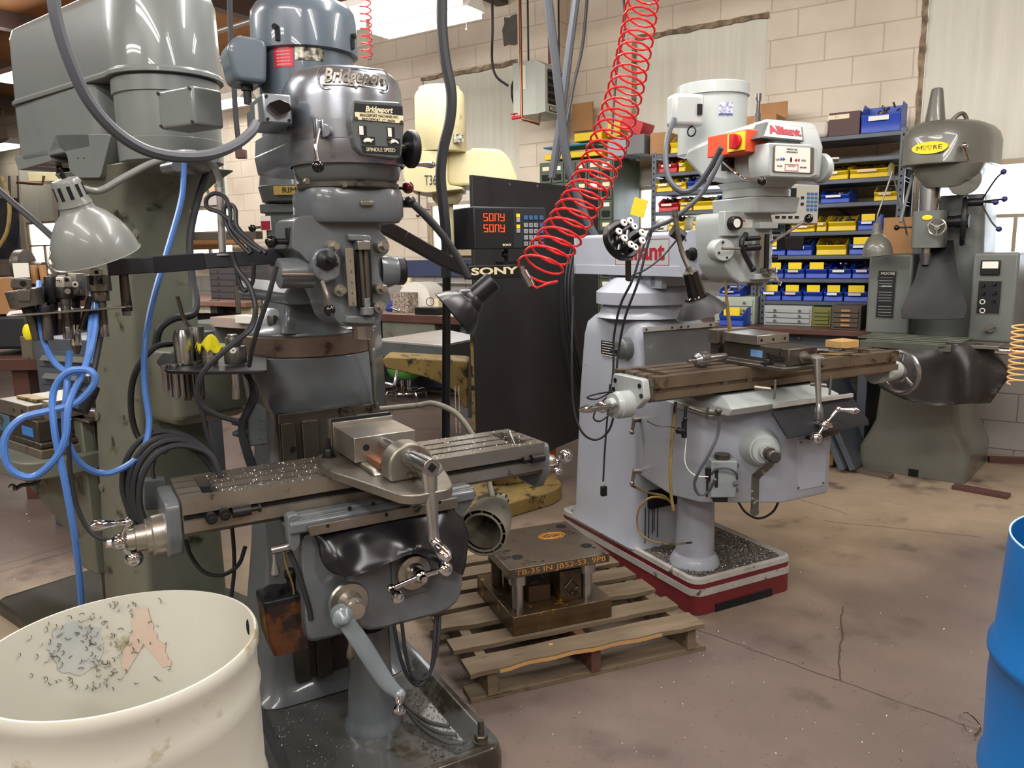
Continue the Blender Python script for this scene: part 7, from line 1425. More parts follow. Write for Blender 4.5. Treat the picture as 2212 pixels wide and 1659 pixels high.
for i,(l,r) in enumerate(zip(L0,R0)):
    yy_=5.46-.05*i;a=FM.Y(*l,yy_);c=FM.Y(*r,yy_);g.append([a.lerp(c,k/10)+Vector((0,.09*math.sin(math.pi*k/10)*(1-.12*i),-.012*math.sin(math.pi*k/10)*(i == 5))) for k in range(11)])
part('rubber_guard',B().sheet(g,.006),mat('dusty_black_rubber',(34,35,38),.6,0,(58,58,58),5,.7),MO,smooth=70)
sy=5.42
b=B();p0=FM.Y(2010,396,sy);p1=FM.Y(2012,455,sy);b.cyl((p0.x,sy,p1.z-.01),(p0.x,sy,p0.z),.062,seg=28);part('spindle_quill',b,M_bright,MO)
b=B();p1=FM.Y(2012,455,sy-.06);p2=FM.Y(2010,536,sy-.06);b.rbox(p0.x+.01,sy+.02,.085,.10,p2.z,p1.z,.03);shs=part('spindle_housing',b,M_moorel,MO,bevel=.004)
b=B();b.cyl((p0.x,sy,p2.z),(p0.x,sy,p2.z-.03),.03);b.cyl((p0.x,sy,p2.z-.03),(p0.x,sy,FM.Y(2000,572,sy).z),.036,.026,seg=12);part('chuck',b,M_bright,MO)
q=B();p=FM.Y(2003,470,sy-.085);q.ball(p,.03,(1,.12,.55));part('oval_badge',q,M_ycard,shs)
q=B();p=FM.Y(2024,491,sy-.12);q.ring(p,(0,1,0),.048,.006,28,6);q.cyl(p,p+Vector((0,.05,0)),.016);
for k in range(3): a_=2.1*k+.5;q.cyl(p,p+Vector((math.cos(a_)*.046,0,math.sin(a_)*.046)),.0045,seg=8)
part('small_hand_wheel',q,M_ground,shs)
q=B();p=FM.Y(2082,478,5.5);q.ring(p,(1,.2,0),.135,.016,36,8);q.cyl(p-Vector((.04,0,0)),p+Vector((.03,0,0)),.04);q.cyl(p-Vector((.14,0,0)),p-Vector((.02,0,0)),.035);part('feed_hand_wheel',q,M_blackm,MO)
b=B();b.cyl(FM.Y(1935,492,5.35),FM.Y(1985,490,5.4),.005);b.ball(FM.Y(1937,492,5.35),.017);part('feed_lever',b,M_ball,MO)
b=B();b.tube([FM.Y(1972,378,5.4),FM.Y(1955,440,5.36),FM.Y(1945,480,5.33)],.010,8,4);part('long_lever',b,M_moorel,MO)
hb=FM.Y(2118,436,5.45)
for px,py in ((2168,371),(2170,430),(2151,437),(2158,495)):
    e_=FM.Y(px,py,5.4);q=B();q.tube([hb,hb.lerp(e_,.75)+Vector((-.012,0,0)),e_],.005,8,4);o=part('star_lever',q,M_blackm,MO);q=B();q.ball(e_,.0165);part('lever_knob',q,mat('bluish_knob',(40,42,90),.3),o)
q=B();q.cyl(hb-Vector((.08,0,0)),hb+Vector((.02,0,0)),.024);part('star_hub',q,M_blackm,MO)
hz0,hz1=FM.Y(2010,357,5.3).z,FM.Y(2010,262,5.3).z
b=B();hp2=lambda z,d: [Vector((x,y,z)) for x,y in rp([(-1.43+d,5.22+d),(-1.16-d*.4,5.19+d),(-.98-d,5.40+d*.3),(-.95-d,5.80-d),(-1.40+d,5.85-d)],.13,6)]
b.loft([hp2(hz0,.0),hp2(hz0+.004,-.006),hp2(hz0+.012,0),hp2(hz1-.1,.0),hp2(hz1-.05,.015),hp2(hz1-.02,.04),hp2(hz1,.08)]);hc_=part('head_cover',b,M_moore,MO,smooth=50)
b=B();b.lathe(FM.Y(2020,262,5.36)-Vector((0,0,.03)),(0,0,1),[(0,.062),(.03,.056),(.2,.034),(.215,.03),(.22,.02)],28);part('draw_bar_cone',b,M_moore,hc_)
b=B();b.loft([m4(hz0-.13,-1.30,-1.08,5.32,5.7,.08),m4(hz0-.05,-1.36,-1.0,5.28,5.8,.1),m4(hz0,-1.38,-.98,5.27,5.9,.1)]);part('head_casting',b,M_moore,MO,bevel=.003)
b=B();p=FM.Y(2083,388,5.35);b.lathe((p.x,p.y,p.z),(.3,-1,0),[(-.1,.085),(0,.09),(.004,.075),(.006,.02)],28);b.cyl(p,p+Vector((.06,-.06,.005)),.008,.004);part('speed_dial',b,M_moore,MO)
b=B();e_=FM.Y(2090,345,5.2);p=FM.Y(2084,314,5.24);b.ball(p,.018);b.tube([p,p+Vector((.006,-.02,-.03)),e_],.007,8,3,r2=.010);part('cover_latch',b,M_chrome,hc_)
bp_=Vector(FM.Y(2008,319,5.2));q=B();q.cyl((0,-.002,0),(0,.03,0),1,seg=40);q.xf(Matrix.Translation(FM.Y(2008,319,5.197)) @ Matrix.Rotation(math.radians(-4),4,'Z') @ Matrix.Diagonal((.098,1,.035,1)));bo=part('oval_badge',q,M_ycard,hc_,smooth=None)
for s_,dx,w_ in (('M',-.056,.030),('R',.030,.022),('E',.056,.02)): text('lettering',s_,.034,FM.Y(2008,319,5.194)+Vector((dx,-.07*dx,0)),(1,-.07,0),(0,0,1),M_blk,bo,ext=.0004,width=w_)
for dx in (-.027,.001): q=B();c_=FM.Y(2008,319,5.194)+Vector((dx,-.07*dx,0));q.tube([c_+Vector((-.012,0,.012)),c_+Vector((.012,0,.012)),c_+Vector((0,0,-.012))],.0016,5,1,True);part('triangular_letter',q,M_blk,bo)
b=B();b.tube([FM.Y(2055,262,5.4),FM.Y(2070,248,5.42),FM.Y(2082,246,5.44),FM.Y(2090,262,5.46)],.012,8,5);part('cable_elbow',b,M_steel,hc_)
zt3=.925
b=B();a=FM.Z(1862,738,zt3);c=FM.Z(2045,748,zt3);tx_=a.x;b.box(-1.52,-1.02,5.02,5.06,zt3-.04,zt3);b.box(-1.50,-1.06,5.06,5.46,zt3-.03,zt3+.004);
for k in range(4): b.box(-1.56,-.98,5.10+.09*k,5.13+.09*k,zt3+.004,zt3+.012)
part('table',b,mat('oily_green_table_steel',(120,124,112),.35,.6,(88,92,82),8,.8),MO,bevel=.002)
b=B();b.box(-1.02,-.80,5.10,5.30,zt3-.02,zt3);part('table_wing',b,M_steel,MO,bevel=.002)
CL=[[(1858,748),(1900,748),(1950,750),(2000,750),(2045,748),(2080,742),(2120,742),(2150,755)],[(1862,770),(1905,770),(1952,775),(2000,775),(2048,772),(2085,765),(2130,765),(2165,778)],[(1880,800),(1915,805),(1955,812),(2000,812),(2050,805),(2090,798),(2135,800),(2180,808)],[(1900,835),(1925,845),(1960,858),(2002,866),(2052,860),(2092,850),(2130,845),(2165,835)],[(1925,850),(1950,862),(1985,870),(2018,876),(2058,874),(2092,872),(2115,872),(2140,870)]]
YY=[[5.05,5.04,5.03,5.03,5.02,5.08,5.15,5.25],[5.0,5.03,4.99,5.0,5.04,5.04,5.16,5.22],[4.99,5.03,4.97,5.02,5.08,5.0,5.15,5.2],[5.02,5.0,4.98,5.05,5.08,5.0,5.14,5.2],[5.04,5.02,5.0,5.06,5.08,5.02,5.12,5.18]]
rows=[cr_path([FM.Y(px,py,YY[i][j]) for j,(px,py) in enumerate(r)],5) for i,r in enumerate(CL)]
g=[cr_path([r[j] for r in rows],5) for j in range(len(rows[0]))]
solo('cover_cloth','creased dark leathery cloth draped below the jig borer table','cover',FM,B().sheet(g,.003),M_leather,smooth=70)
b=B();p=FM.Y(2150,757,5.15);b.cyl(p,p+Vector((.16,0,0)),.022);b.cyl(p+Vector((.16,0,0)),p+Vector((.20,0,0)),.055,seg=26);b.ball(p+Vector((.24,0,0)),.04);part('table_feed_dial',b,M_chrome,MO)
LE=thing('arm_lamp','olive bell lamp on a thin jointed arm above the left console of the jig borer','lamp',FM,FM.Y(1898,500,5.3))
t0=FM.Y(1894,490,5.3);rm=FM.Y(1896,553,5.3);b=coneshade(t0+Vector((0,0,-.03)),rm,.028,.088,belly=1.0,seg=28);part('lamp_shade',b,M_moore,LE)
b=B();b.lathe(t0+Vector((0,0,.03)),(0,0,-1),[(0,.01),(.01,.022),(.06,.028)],16);b.cyl(t0+Vector((0,0,.03)),t0+Vector((0,0,.07)),.006);part('lamp_neck',b,M_moore,LE)
b=B();b.cyl(t0+Vector((0,0,.07)),FM.Y(1928,370,5.35),.005);b.cyl(FM.Y(1928,370,5.35),FM.Y(1960,510,5.4),.005);part('lamp_arm',b,M_steel,LE)
b=B();b.box(-.06,.06,-.9,.35,.0,.02);b.xf(Matrix.Translation(FM.Z(1990,1044,0)) @ Matrix.Rotation(math.radians(-72),4,'Z'));
for k,(pa,pb_,lab) in enumerate((((1822,1008),(1925,1030),'flat dark board on the floor in front of the jig borer base'),((2060,1050),(2180,1072),'wooden strip on the floor right of the jig borer base'))):
    q=B();a=F0.Z(*pa,.012);c=F0.Z(*pb_,.012);q.bar(a,c,.075,.024);solo('floor_board',lab,'board',F0,q,M_bench if k else mat('grey_brown_board',(96,84,74),.8),bevel=.001)
q=B();a=F0.Z(2135,992,.02);c=F0.Z(2300,998,.02);q.bar(a,c,.05,.04);solo('floor_board','long wooden strip on the floor along the wall at the right edge','board',F0,q,M_bench)
for k,(dx,lab) in enumerate(((0,'front one of two dented grey metal sheets leaning beside the jig borer'),(.07,'rear one of two dented grey metal sheets leaning beside the jig borer'))):
    q=B();q.box(-.02,.02,-.3,.3,0,.62);q.xf(Matrix.Translation(F0.Z(1848+k*22,1002,0)+Vector((0,0,.022))) @ Matrix.Rotation(math.radians(-40),4,'Z') @ Matrix.Rotation(math.radians(-26),4,'Y'));solo('metal_sheet',lab,'panel',F0,q,M_shelf,bevel=.003)
q=B();p=F0.Z(1800,1020,0);
for k in range(3): q.box(p.x-.18,p.x+.04,p.y+.1,p.y+.9,.02+.11*k,.09+.11*k)
q.box(p.x-.18,p.x-.16,p.y+.12,p.y+.88,0,.33);q.box(p.x+.02,p.x+.04,p.y+.12,p.y+.88,0,.33);solo('wooden_crate','low pine crate standing behind the pale mill','crate',F0,q,M_crate,bevel=.002)
q=B();a=FM.Y(2205,700,5.0);path=[a+Vector((.04*math.cos(t*.45),.04*math.sin(t*.45),-.0022*t*1.0)) for t in range(150)];q.tube(path,.005,6,1);solo('coiled_air_hose','orange-white coiled hose hanging at the right edge of the photo','hose',FM,q,mat('amber_hose',(240,190,120),.3))
q=B();p=FM.Y(1940,555,5.75);q.box(p.x-.09,p.x+.16,5.7,5.9,1.44,1.68);solo('cardboard_box','cardboard box behind the lamp on the left console of the jig borer','box',FM,q,M_card,bevel=.002)
# ================================================================ shelving along the window wall
SZ=[2.258,2.10,1.961,1.80,1.604,1.436,1.268,1.104]
def shelfunit(s0,s1,zs,label,legs=0.93,back=6.44,fy=6.0):
    t=thing('shelving_unit',label,'shelves',FW,((s0+s1)/2,6.2,legs))
    for z in zs:
        b=B();b.box(s0+.01,s1-.01,fy,back,z-.03,z-.026);b.box(s0+.01,s1-.01,fy,fy+.003,z-.03,z);b.box(s0+.01,s1-.01,back-.003,back,z-.03,z);b.box(s0+.01,s1-.01,fy,back,z-.004,z);part('shelf',b,M_shelf,t,smooth=None)
    for s_ in (s0,s1-.04):
        for y_ in (fy-.003,back-.002):
            b=B();b.box(s_,s_+.04,y_,y_+.003,legs,zs[0]+.015);b.box(s_ if s_ == s0 else s_+.037,(s_ if s_ == s0 else s_+.037)+.003,y_-.03 if y_ > 6.2 else y_,y_+.03,legs,zs[0]+.015);p_=part('upright',b,M_shelf,t,smooth=None)
            if y_ < 6.2:
                h=B();n=int((zs[0]-legs)/.045)
                for k in range(n): h.box(s_+.014,s_+.024,y_-.0008,y_,legs+.03+k*.045,legs+.045+k*.045)
                part('hole_row',h,M_hole,p_,smooth=None,kind='stuff')
    return t
SB_=shelfunit(-1.76,-.82,SZ,'grey steel shelving full of blue and yellow bins, right of the pale mill head')
za=[FW.Y(1440,py,6.0).z for py in (332,373,414,457,498,535)]
SA_=shelfunit(-2.66,-1.79,za,'grey steel shelving with red and yellow bins, left of and behind the pale mill head')
q=B();q.bar((-1.55,6.43,2.0),(-.95,6.43,1.45),.03,.004,up=(0,1,0));part('cross_brace',q,M_shelf,SB_)
ORD=['first','second','third','fourth','fifth','sixth']
def heap(s0,s1,y0,y1,z,h,n=10):
    b=B()
    for _ in range(n):
        c=Vector((R_(s0,s1),R_(y0,y1),z+R_(0,h)));k=random.random()
        if k < .5: v=Vector((R_(-1,1),R_(-1,1),R_(-.6,.6))).normalized()*R_(.012,.028);b.cyl(c-v,c+v,R_(.005,.011),seg=8)
        elif k < .8: b.ball(c,R_(.009,.017),(1,R_(.6,1),R_(.5,1)),8,5)
        else: b.ring(c,(R_(-1,1),R_(-1,1),.5),.012,.004,10,5)
    return b
CM={'blue': M_blue,'yellow': M_yellow,'red': M_redb}
def bin_(px0,px1,z,hpx,col,label,card=None,content=True,fy=6.0,F=FW,tag_=None,depth=.26):
    a=F.Y(px0,500,fy).x;c=F.Y(px1,500,fy).x;w=c-a;h=max(.06,hpx)
    t=thing('parts_bin',label,'bin',F,((a+c)/2,fy+.12,z+.001),'plastic parts bins on the shelves')
    th=.004;m=CM[col];z0=z+.001;fh=h*.58;y0=fy+.004
    sp=[(y0,z0),(y0+depth,z0),(y0+depth,z0+h),(y0+depth*.35,z0+h),(y0-.012,z0+fh),(y0+.01,z0+fh*.55)]
    b=B()
    for (s_,e_) in ((a+.004,a+.004+th),(c-.004-th,c-.004)): b.prism(sp,'x',s_,e_)
    b.box(a+.008,c-.008,y0,y0+depth,z0,z0+th);b.box(a+.008,c-.008,y0+depth-th,y0+depth,z0,z0+h)
    b.prism([(y0,z0),(y0+th,z0),(y0+.014,z0+fh*.55),(y0-.008,z0+fh),(y0-.014,z0+fh),(y0-.014,z0+fh-.008),(y0+.008,z0+fh*.5)],'x',a+.008,c-.008)
    o=part('bin_body',b,m,t,bevel=.001)
    if card:
        q=B();q.box(a+w*.16,c-w*.2,y0+.02,y0+.024,z0+fh*.5,z0+h*1.0);part('divider_card',q,M_ycard,t,smooth=None)
    if tag_:
        q=B();q.box(a+w*.2,c-w*.3,y0-.0155,y0-.0142,z0+fh*.66,z0+fh*.92);part('bin_label',q,tag_,t,smooth=None)
    if content: part('contents',heap(a+.03,c-.03,y0+.05,y0+depth-.04,z0+h*.5,h*.42),content if not isinstance(content,bool) else M_tool,t,kind='stuff')
    return t
def row(z,lst,where,h):
    n=len(lst)
    for i,it in enumerate(lst):
        px0,px1,col=it[:3];card=it[3] if len(it) > 3 else None
        bin_(px0,px1,z,h*(it[4] if len(it) > 4 else 1),col,'%s bin%s, %s from left, %s' % (col,' with yellow card' if card else '',ORD[i],where),card,tag_=(M_white,M_pink,None)[i % 3])
row(SZ[2],[(1752,1826,'yellow'),(1828,1912,'yellow')],'third shelf down, right unit',.10)
row(SZ[3],[(1768,1832,'blue',None,.9),(1882,1936,'yellow',None,.9)],'fourth shelf down, right unit',.11)
row(SZ[4],[(1708,1760,'yellow',None,.7),(1762,1785,'yellow'),(1787,1849,'yellow'),(1851,1896,'blue',1)],'fifth shelf down, right unit',.11)
row(SZ[5],[(1662,1698,'blue',1),(1700,1756,'blue'),(1764,1831,'yellow'),(1835,1886,'blue',1)],'sixth shelf down, right unit',.12)
row(SZ[6],[(1655,1696,'blue',1),(1697,1742,'blue',1),(1743,1791,'blue',1),(1793,1844,'blue'),(1845,1892,'blue')],'seventh shelf down, right unit',.115)
row(SZ[7],[(1645,1692,'blue',1),(1693,1738,'blue',1),(1740,1784,'blue',1),(1785,1828,'blue',1),(1829,1884,'blue',1)],'bottom shelf, right unit',.115)
row(za[1],[(1420,1460,'red'),(1462,1478,'yellow')],'second shelf down, left unit',.11)
row(za[2],[(1414,1451,'yellow'),(1452,1480,'yellow'),(1482,1500,'blue')],'third shelf down, left unit',.11)
row(za[3],[(1420,1464,'red'),(1466,1493,'yellow'),(1495,1542,'yellow'),(1545,1574,'blue')],'fourth shelf down, left unit',.11)
row(za[4],[(1442,1478,'yellow'),(1494,1520,'yellow'),(1522,1560,'yellow')],'fifth shelf down, left unit',.11)
q=B();p=FW.Y(1427,490,6.05);q.ring(p+Vector((0,0,-.01)),(0,1,0),.05,.022,24,8);solo('wire_spool','white spool standing left of the yellow bins behind the pale mill ram','spool',FW,q,M_white)
bin_(1846,1932,SZ[0],.20,'blue','big blue bin of scrap parts on top of the right shelving unit',content=True,tag_=M_white)
bin_(1444,1478,za[0],.13,'yellow','yellow bin with a grey rag on top of the left shelving unit')
def bx(name,lab,cat,px0,px1,z,h,m,d=.25,fy=6.02,F=FW,bev=.003):
    a=F.Y(px0,500,fy).x;c=F.Y(px1,500,fy).x;q=B();q.box(a,c,fy,fy+d,z+.001,z+h);return solo(name,lab,cat,F,q,m,bevel=bev)
o=bx('storage_box','dark brown box with a paper label on top of the right shelving unit','box',1779,1845,SZ[0],.16,mat('dark_brown_box',(76,48,46),.5));q=B();a=FW.Y(1789,252,6.02);q.box(a.x,a.x+.14,6.017,6.02,SZ[0]+.115,SZ[0]+.145);part('paper_label',q,M_paper,o,smooth=None);text('lettering','S-1',.02,(a.x+.06,6.0165,SZ[0]+.13),(1,0,0),(0,0,1),M_blk,o,ext=.0003)
bx('cloth_bundle','pale folded cloth bundle left of the dark brown box on the top shelf','cloth',1722,1778,SZ[0],.12,mat('pale_cloth',(206,196,186),.85,bump=.5,bsc=20),bev=.03)
o=bx('cardboard_box','open cardboard box of odds and ends behind the pale mill motor','box',1602,1668,SZ[0],.20,M_card);q=B();q.box(*(lambda a,c: (a,c))(FW.Y(1605,500,6.03).x,FW.Y(1672,500,6.03).x),6.26,6.27,SZ[0]+.2,SZ[0]+.32);part('open_flap',q,M_card,o,smooth=None)
bx('cardboard_box','brown cardboard box at the left end of the top shelf, beside the grey crates','box',1402,1440,za[0],.17,M_card)
BN=thing('workbench','long brown-topped bench under the shelving along the window wall','workbench',FW,(-1.6,6.1,0))
b=B();b.box(-3.0,-.88,5.72,6.46,.885,.925);bt=part('bench_top',b,M_bench,BN,bevel=.004)
b=B();b.box(-2.95,-.95,5.80,6.44,.76,.885);part('bench_drawers',b,M_shelf,BN,bevel=.002)
for s_ in (-2.9,-1.9,-.98):
    q=B();q.box(s_-.03,s_+.03,5.82,6.4,0,.76);part('bench_leg',q,M_shelf,BN)
q=B();p=FW.Y(1727,730,5.795);q.cyl(p,p-Vector((0,.02,0)),.012,seg=12);part('drawer_knob',q,M_steel,BN)
def drawers(nm,lab,px0,px1,z0,z1,n,m,knobs,fy=5.93,cols=1,lab2=None,d=.35,group=None,cname='drawer',start=0):
    a=FW.Y(px0,600,fy).x;c=FW.Y(px1,600,fy).x;t=thing(nm,lab,'cabinet',FW,((a+c)/2,fy+d/2,z0),group)
    q=B();q.box(a,c,fy+.004,fy+d,z0,z1);part('cabinet_body',q,m,t,bevel=.002)
    H_=(z1-z0-.03)/n;W3=(c-a-.02)/cols
    for i in range(n):
        for j in range(cols):
            x0=a+.01+W3*j+.004;x1=a+.01+W3*(j+1)-.004;zz=z0+.015+H_*i
            q=B();q.box(x0,x1,fy-.006,fy+.004,zz+.003,zz+H_-.003);dr_=part(cname,q,m,t,bevel=.002)
            if knobs == 'knob':
                for u in (.22,.78):
                    k=B();p=Vector((x0+(x1-x0)*u,fy-.006,zz+H_*.5));k.cyl(p,p-Vector((0,.012,0)),.008,.010,seg=10);part('knob',k,M_steel,dr_)
            elif knobs == 'card':
                k=B();xm=(x0+x1)/2;k.box(xm-.03,xm+.03,fy-.012,fy-.006,zz+H_*.3,zz+H_*.72);part('label_card',k,M_card,dr_)
            elif knobs == 'tag':
                k=B();xm=(x0+x1)/2;w_=(x1-x0)*.3;k.box(xm-w_,xm+w_,fy-.0075,fy-.006,zz+H_*.66,zz+H_*.86);part('label_card',k,(M_white,M_paper)[(i+j) % 2],dr_,smooth=None)
                k=B();k.prism([(xm-w_,zz+H_*.18),(xm+w_,zz+H_*.18),(xm+w_,zz+H_*.45),(xm-w_,zz+H_*.45)],'y',fy-.02,fy-.006);part('drawer_pull',k,M_dark,dr_)
    return t
M_gcab=mat('light_grey_cabinet',(168,172,172),.45,.1)
drawers('drawer_cabinet','light grey drawer cabinet with round knobs, under the right shelving unit',1653,1757,.926,1.07,3,M_gcab,'knob')
drawers('drawer_cabinet','olive green drawer cabinet between the light grey and the brown one',1758,1799,.926,1.065,4,mat('olive_cabinet',(112,114,62),.5),None)
drawers('drawer_cabinet','small brown drawer cabinet with cardboard labels on the bench',1800,1864,.926,1.09,4,mat('brown_cabinet',(78,68,58),.5),'card',fy=5.76,d=.3)
drawers('drawer_cabinet','pale green-grey drawer cabinet behind the black cone lamp',1546,1632,.926,1.13,3,mat('pale_green_cabinet',(168,176,160),.5),'knob')
bin_(1556,1604,1.131,.075,'blue','blue bin of small fittings on the pale green-grey cabinet',fy=5.95,tag_=M_pink)
o=bin_(1557,1612,.926,.13,'blue','large blue bin of wood chips on the bench beside the brown rod',card=1,fy=5.74,content=M_crate,depth=.3)
cz=2.25
drawers('drawer_cabinet','tall dark green cabinet of small labelled drawers behind the coiled red hose',1168,1325,.92,cz,8,M_greenc,'tag',fy=5.95,cols=6,d=.5)
q=B();q.box(-2.975,-2.972,6.0,6.42,1.9,1.905)
def clut(nm,lab,cat,px0,px1,pz0,pz1,m,fy=6.0,d=.28,rot=0,bev=.006):
    a=FW.Y(px0,pz1,fy);c=FW.Y(px1,pz0,fy);q=B();q.box(a.x,c.x,fy,fy+d,a.z,c.z);
    if rot: ce=Vector(((a.x+c.x)/2,fy+d/2,(a.z+c.z)/2));q.xf(Matrix.Translation(ce) @ Matrix.Rotation(rot,4,'Y') @ Matrix.Translation(-ce))
    return solo(nm,lab,cat,FW,q,m,bevel=bev)
clut('plastic_tray','long yellow tray on top of the green cabinet, lowest of the pile','tray',1176,1300,322,347,M_yellow)
clut('plastic_tray','flat blue tray lying on the long yellow tray','tray',1173,1272,308,322,mat('teal_blue_tray',(44,124,170),.5))
clut('storage_bin','dirty yellow bin behind the coiled red hose on the green cabinet','bin',1240,1300,282,307,M_yellow,6.05)
clut('cardboard_piece','upright brown cardboard piece behind the yellow bins','cardboard',1236,1280,219,285,M_card,6.33,.02,bev=.001)
clut('plastic_crate','grey crate on the green cabinet right of the coiled hose','crate',1312,1352,298,340,mat('grey_crate',(146,152,160),.5))
clut('plastic_crate','darker ribbed grey crate under the red bin','crate',1353,1392,288,335,mat('dark_grey_crate',(110,112,112),.5))
clut('storage_bin','red bin tipped on its side on top of the grey crate','bin',1340,1388,254,289,M_redb,6.0,.22,rot=.35)
clut('storage_bin','small bright yellow bin between the grey crate and the red bin','bin',1312,1340,262,296,M_yellow,6.1,.15)
clut('notebook','yellow pad hanging on the side of the green cabinet','notebook',1365,1395,428,468,M_ycard,5.93,.01,rot=.3,bev=.001)
# ================================================================ unit heater and pipes
HT=thing('unit_heater','grey gas unit heater with dark louvres hanging from the ceiling by the pilaster','heater',FW,(-3.7,5.9,2.6))
M_heat=mat('grey_green_heater_enamel',(176,182,172),.45)
a=FW.Y(1107,137,5.75);c=FW.Y(1158,246,5.75);yb=FW.X(1213,147,c.x+.03).y
b=B();b.box(a.x,c.x,5.75,yb,c.z,a.z);hb5=part('heater_body',b,M_heat,HT,bevel=.004)
b=B();b.loft([[Vector((c.x,y,z)) for y,z in ((5.75,c.z),(yb,c.z),(yb,a.z),(5.75,a.z))],[Vector((c.x+.06,y,z)) for y,z in ((5.80,c.z+.02),(yb,c.z+.02),(yb,a.z-.04),(5.80,a.z-.04))]]);part('louvre_hood',b,M_heat,HT)
q=B();q.box(c.x+.058,c.x+.062,5.84,yb-.03,c.z+.09,a.z-.07);lv_=part('louvre_opening',q,M_hole,HT,smooth=None)
for k in range(5):
    q=B();z=c.z+.12+k*.058;q.bar((c.x+.063,5.84,z),(c.x+.063,yb-.03,z),.004,.028,up=(.6,0,1));part('louvre',q,mat('dark_louvre',(70,66,78),.4,.3),HT)
q=B();q.box(c.x+.060,c.x+.0635,5.86,6.08,c.z+.03,c.z+.075);part('name_plate',q,M_blk,HT,smooth=None);text('lettering','REZNOR',.04,(c.x+.064,5.97,c.z+.052),(0,1,0),(0,0,1),M_white,HT,ext=.0005,width=.19)
q=B();q.box(a.x+.07,a.x+.13,5.747,5.75,a.z-.22,a.z-.03);part('paper_notice',q,M_white,HT,smooth=None)
q=B();q.cyl((a.x,5.95,(a.z+c.z)/2),(a.x-.05,5.95,(a.z+c.z)/2),.17,.16,seg=24);q.ball((a.x-.06,5.95,(a.z+c.z)/2-.02),.05);part('heater_fan',q,M_blackm,HT)
for s_,y_ in ((-3.72,5.85),(-3.6,6.15)):
    q=B();q.cyl((s_,y_,a.z),(s_,y_,3.95),.008,seg=8);part('hanger_rod',q,M_blackm,HT)
q=B();p0=FW.Y(1121,-20,5.6);p1=FW.Y(1127,252,5.6);p2=FW.Y(1164,268,5.6);p3=FW.Y(1165,248,5.75);q.tube([(p1.x,5.6,3.95),(p1.x,5.6,3.3),(p1.x,5.6,p1.z+.01),(p1.x+.01,5.6,p1.z-.02),p2,p3],.012,10,1);gpp=solo('gas_pipe','copper pipe running down the front of the heater to an elbow','pipe',FW,q,M_copper)
q=B();v=FW.Y(1111,255,5.6);q.cyl((p1.x,5.6,p1.z),(v.x-.02,5.6,v.z),.014);q.cyl(v,v+Vector((0,0,.03)),.006);q.cyl(v+Vector((0,0,.03)),v+Vector((0,0,.036)),.032,seg=12);part('pipe_valve',q,M_redb,gpp)
q=B();p=FW.Y(1180,60,5.9);q.cyl((p.x,5.95,a.z),(p.x,5.95,3.95),.013);solo('gas_pipe','dark red iron pipe from the ceiling to the top of the heater','pipe',FW,q,mat('red_iron_pipe',(110,50,44),.5))
# ================================================================ cream drill press, its table, black board
M_crm=M_cream
CP=thing('drill_press','cream floor drill press marked T36 with a big domed motor, beyond the black board','drill press',F0,(-.2,4.75,0))
mcx=P(949,250,4.55);z1_,z0_=P(949,184,4.55).z,P(949,328,4.55).z
b=B();b.lathe((mcx.x,4.6,z0_),(0,0,1),[(0,.142),(.006,.145),(z1_-z0_-.05,.140),(z1_-z0_-.03,.13),(z1_-z0_-.02,.118),(z1_-z0_-.004,.115),(z1_-z0_,.10)],36);cm_=part('motor_dome',b,M_crm,CP)
def PX(pts,y): return [(P(px,py,y).x,P(px,py,y).z) for px,py in pts]
b=B();b.prism(rp(PX([(875,330),(965,325),(968,400),(1000,405),(1000,410),(920,418),(880,410),(872,380)],4.5),.02,3),'y',4.47,4.85);ch_=part('spindle_head',b,M_crm,CP,bevel=.015,seg=3)
b=B();b.prism(rp(PX([(965,328),(1015,326),(1020,320),(1080,322),(1100,340),(1120,385),(1122,420),(1015,402),(965,400)],4.6),.03,3),'y',4.58,4.95);part('rear_housing',b,M_crm,CP,bevel=.03,seg=3)
text('lettering','T36',.075,P(930,390,4.465),(1,0,0),(0,0,1),M_blk,ch_,ext=.0006,width=.066)
q=B();p=P(991,298,4.46);q.box(p.x-.028,p.x+.028,4.465,4.48,p.z-.022,p.z+.022);part('maker_plate',q,M_plate,cm_,smooth=None)
b=B();p=P(966,420,4.65);b.lathe((p.x,4.65,P(966,442,4.65).z),(0,0,1),[(0,.06),(.03,.085),(.06,.09),(.07,.11),(.09,.11)],28);b.cyl((p.x-.03,4.65,P(966,520,4.65).z),(p.x-.03,4.65,P(966,440,4.65).z),.018);b.cyl((p.x+.02,4.65,P(966,560,4.65).z),(p.x+.02,4.65,P(966,440,4.65).z),.014);part('quill',b,M_crm,CP)
b=B();a=P(880,408,4.5);b.cyl(P(905,412,4.5),P(905,452,4.5),.006);b.cyl(P(905,452,4.5),P(930,452,4.5),.006);b.ball(P(903,465,4.5),.012);part('feed_lever',b,M_steel,CP)
b=B();b.cyl((.18,4.95,.9),(.18,4.95,1.86),.10,seg=28);part('upper_column',b,M_crm,CP);b=B();b.cyl((.18,4.95,.1),(.18,4.95,.9),.10,seg=28);ccol=part('column',b,mat('orange_column_paint',(196,112,44),.5,0,(170,92,36),6,.8),CP)
bs0=[F0.Z(*q,0) for q in ((1000,1152),(1214,1072))]
b=B();b.loft([[Vector((x,y,z)) for x,y in rp([(-.36,4.0),(.24,4.50),(.30,4.62),(.22,5.15),(-.25,5.15),(-.75,4.6)],.06,3)] for z in (0,.09)]);cb_=part('base',b,M_creamd,CP,bevel=.008)
b=B();b.loft([[Vector((x,y,z)) for x,y in rp([(-.15,4.6),(.06,4.65),(.2,5.0),(-.12,5.0)],.05,3)] for z in (.09,.27)]);part('base_casting',b,M_creamd,cb_,bevel=.01)
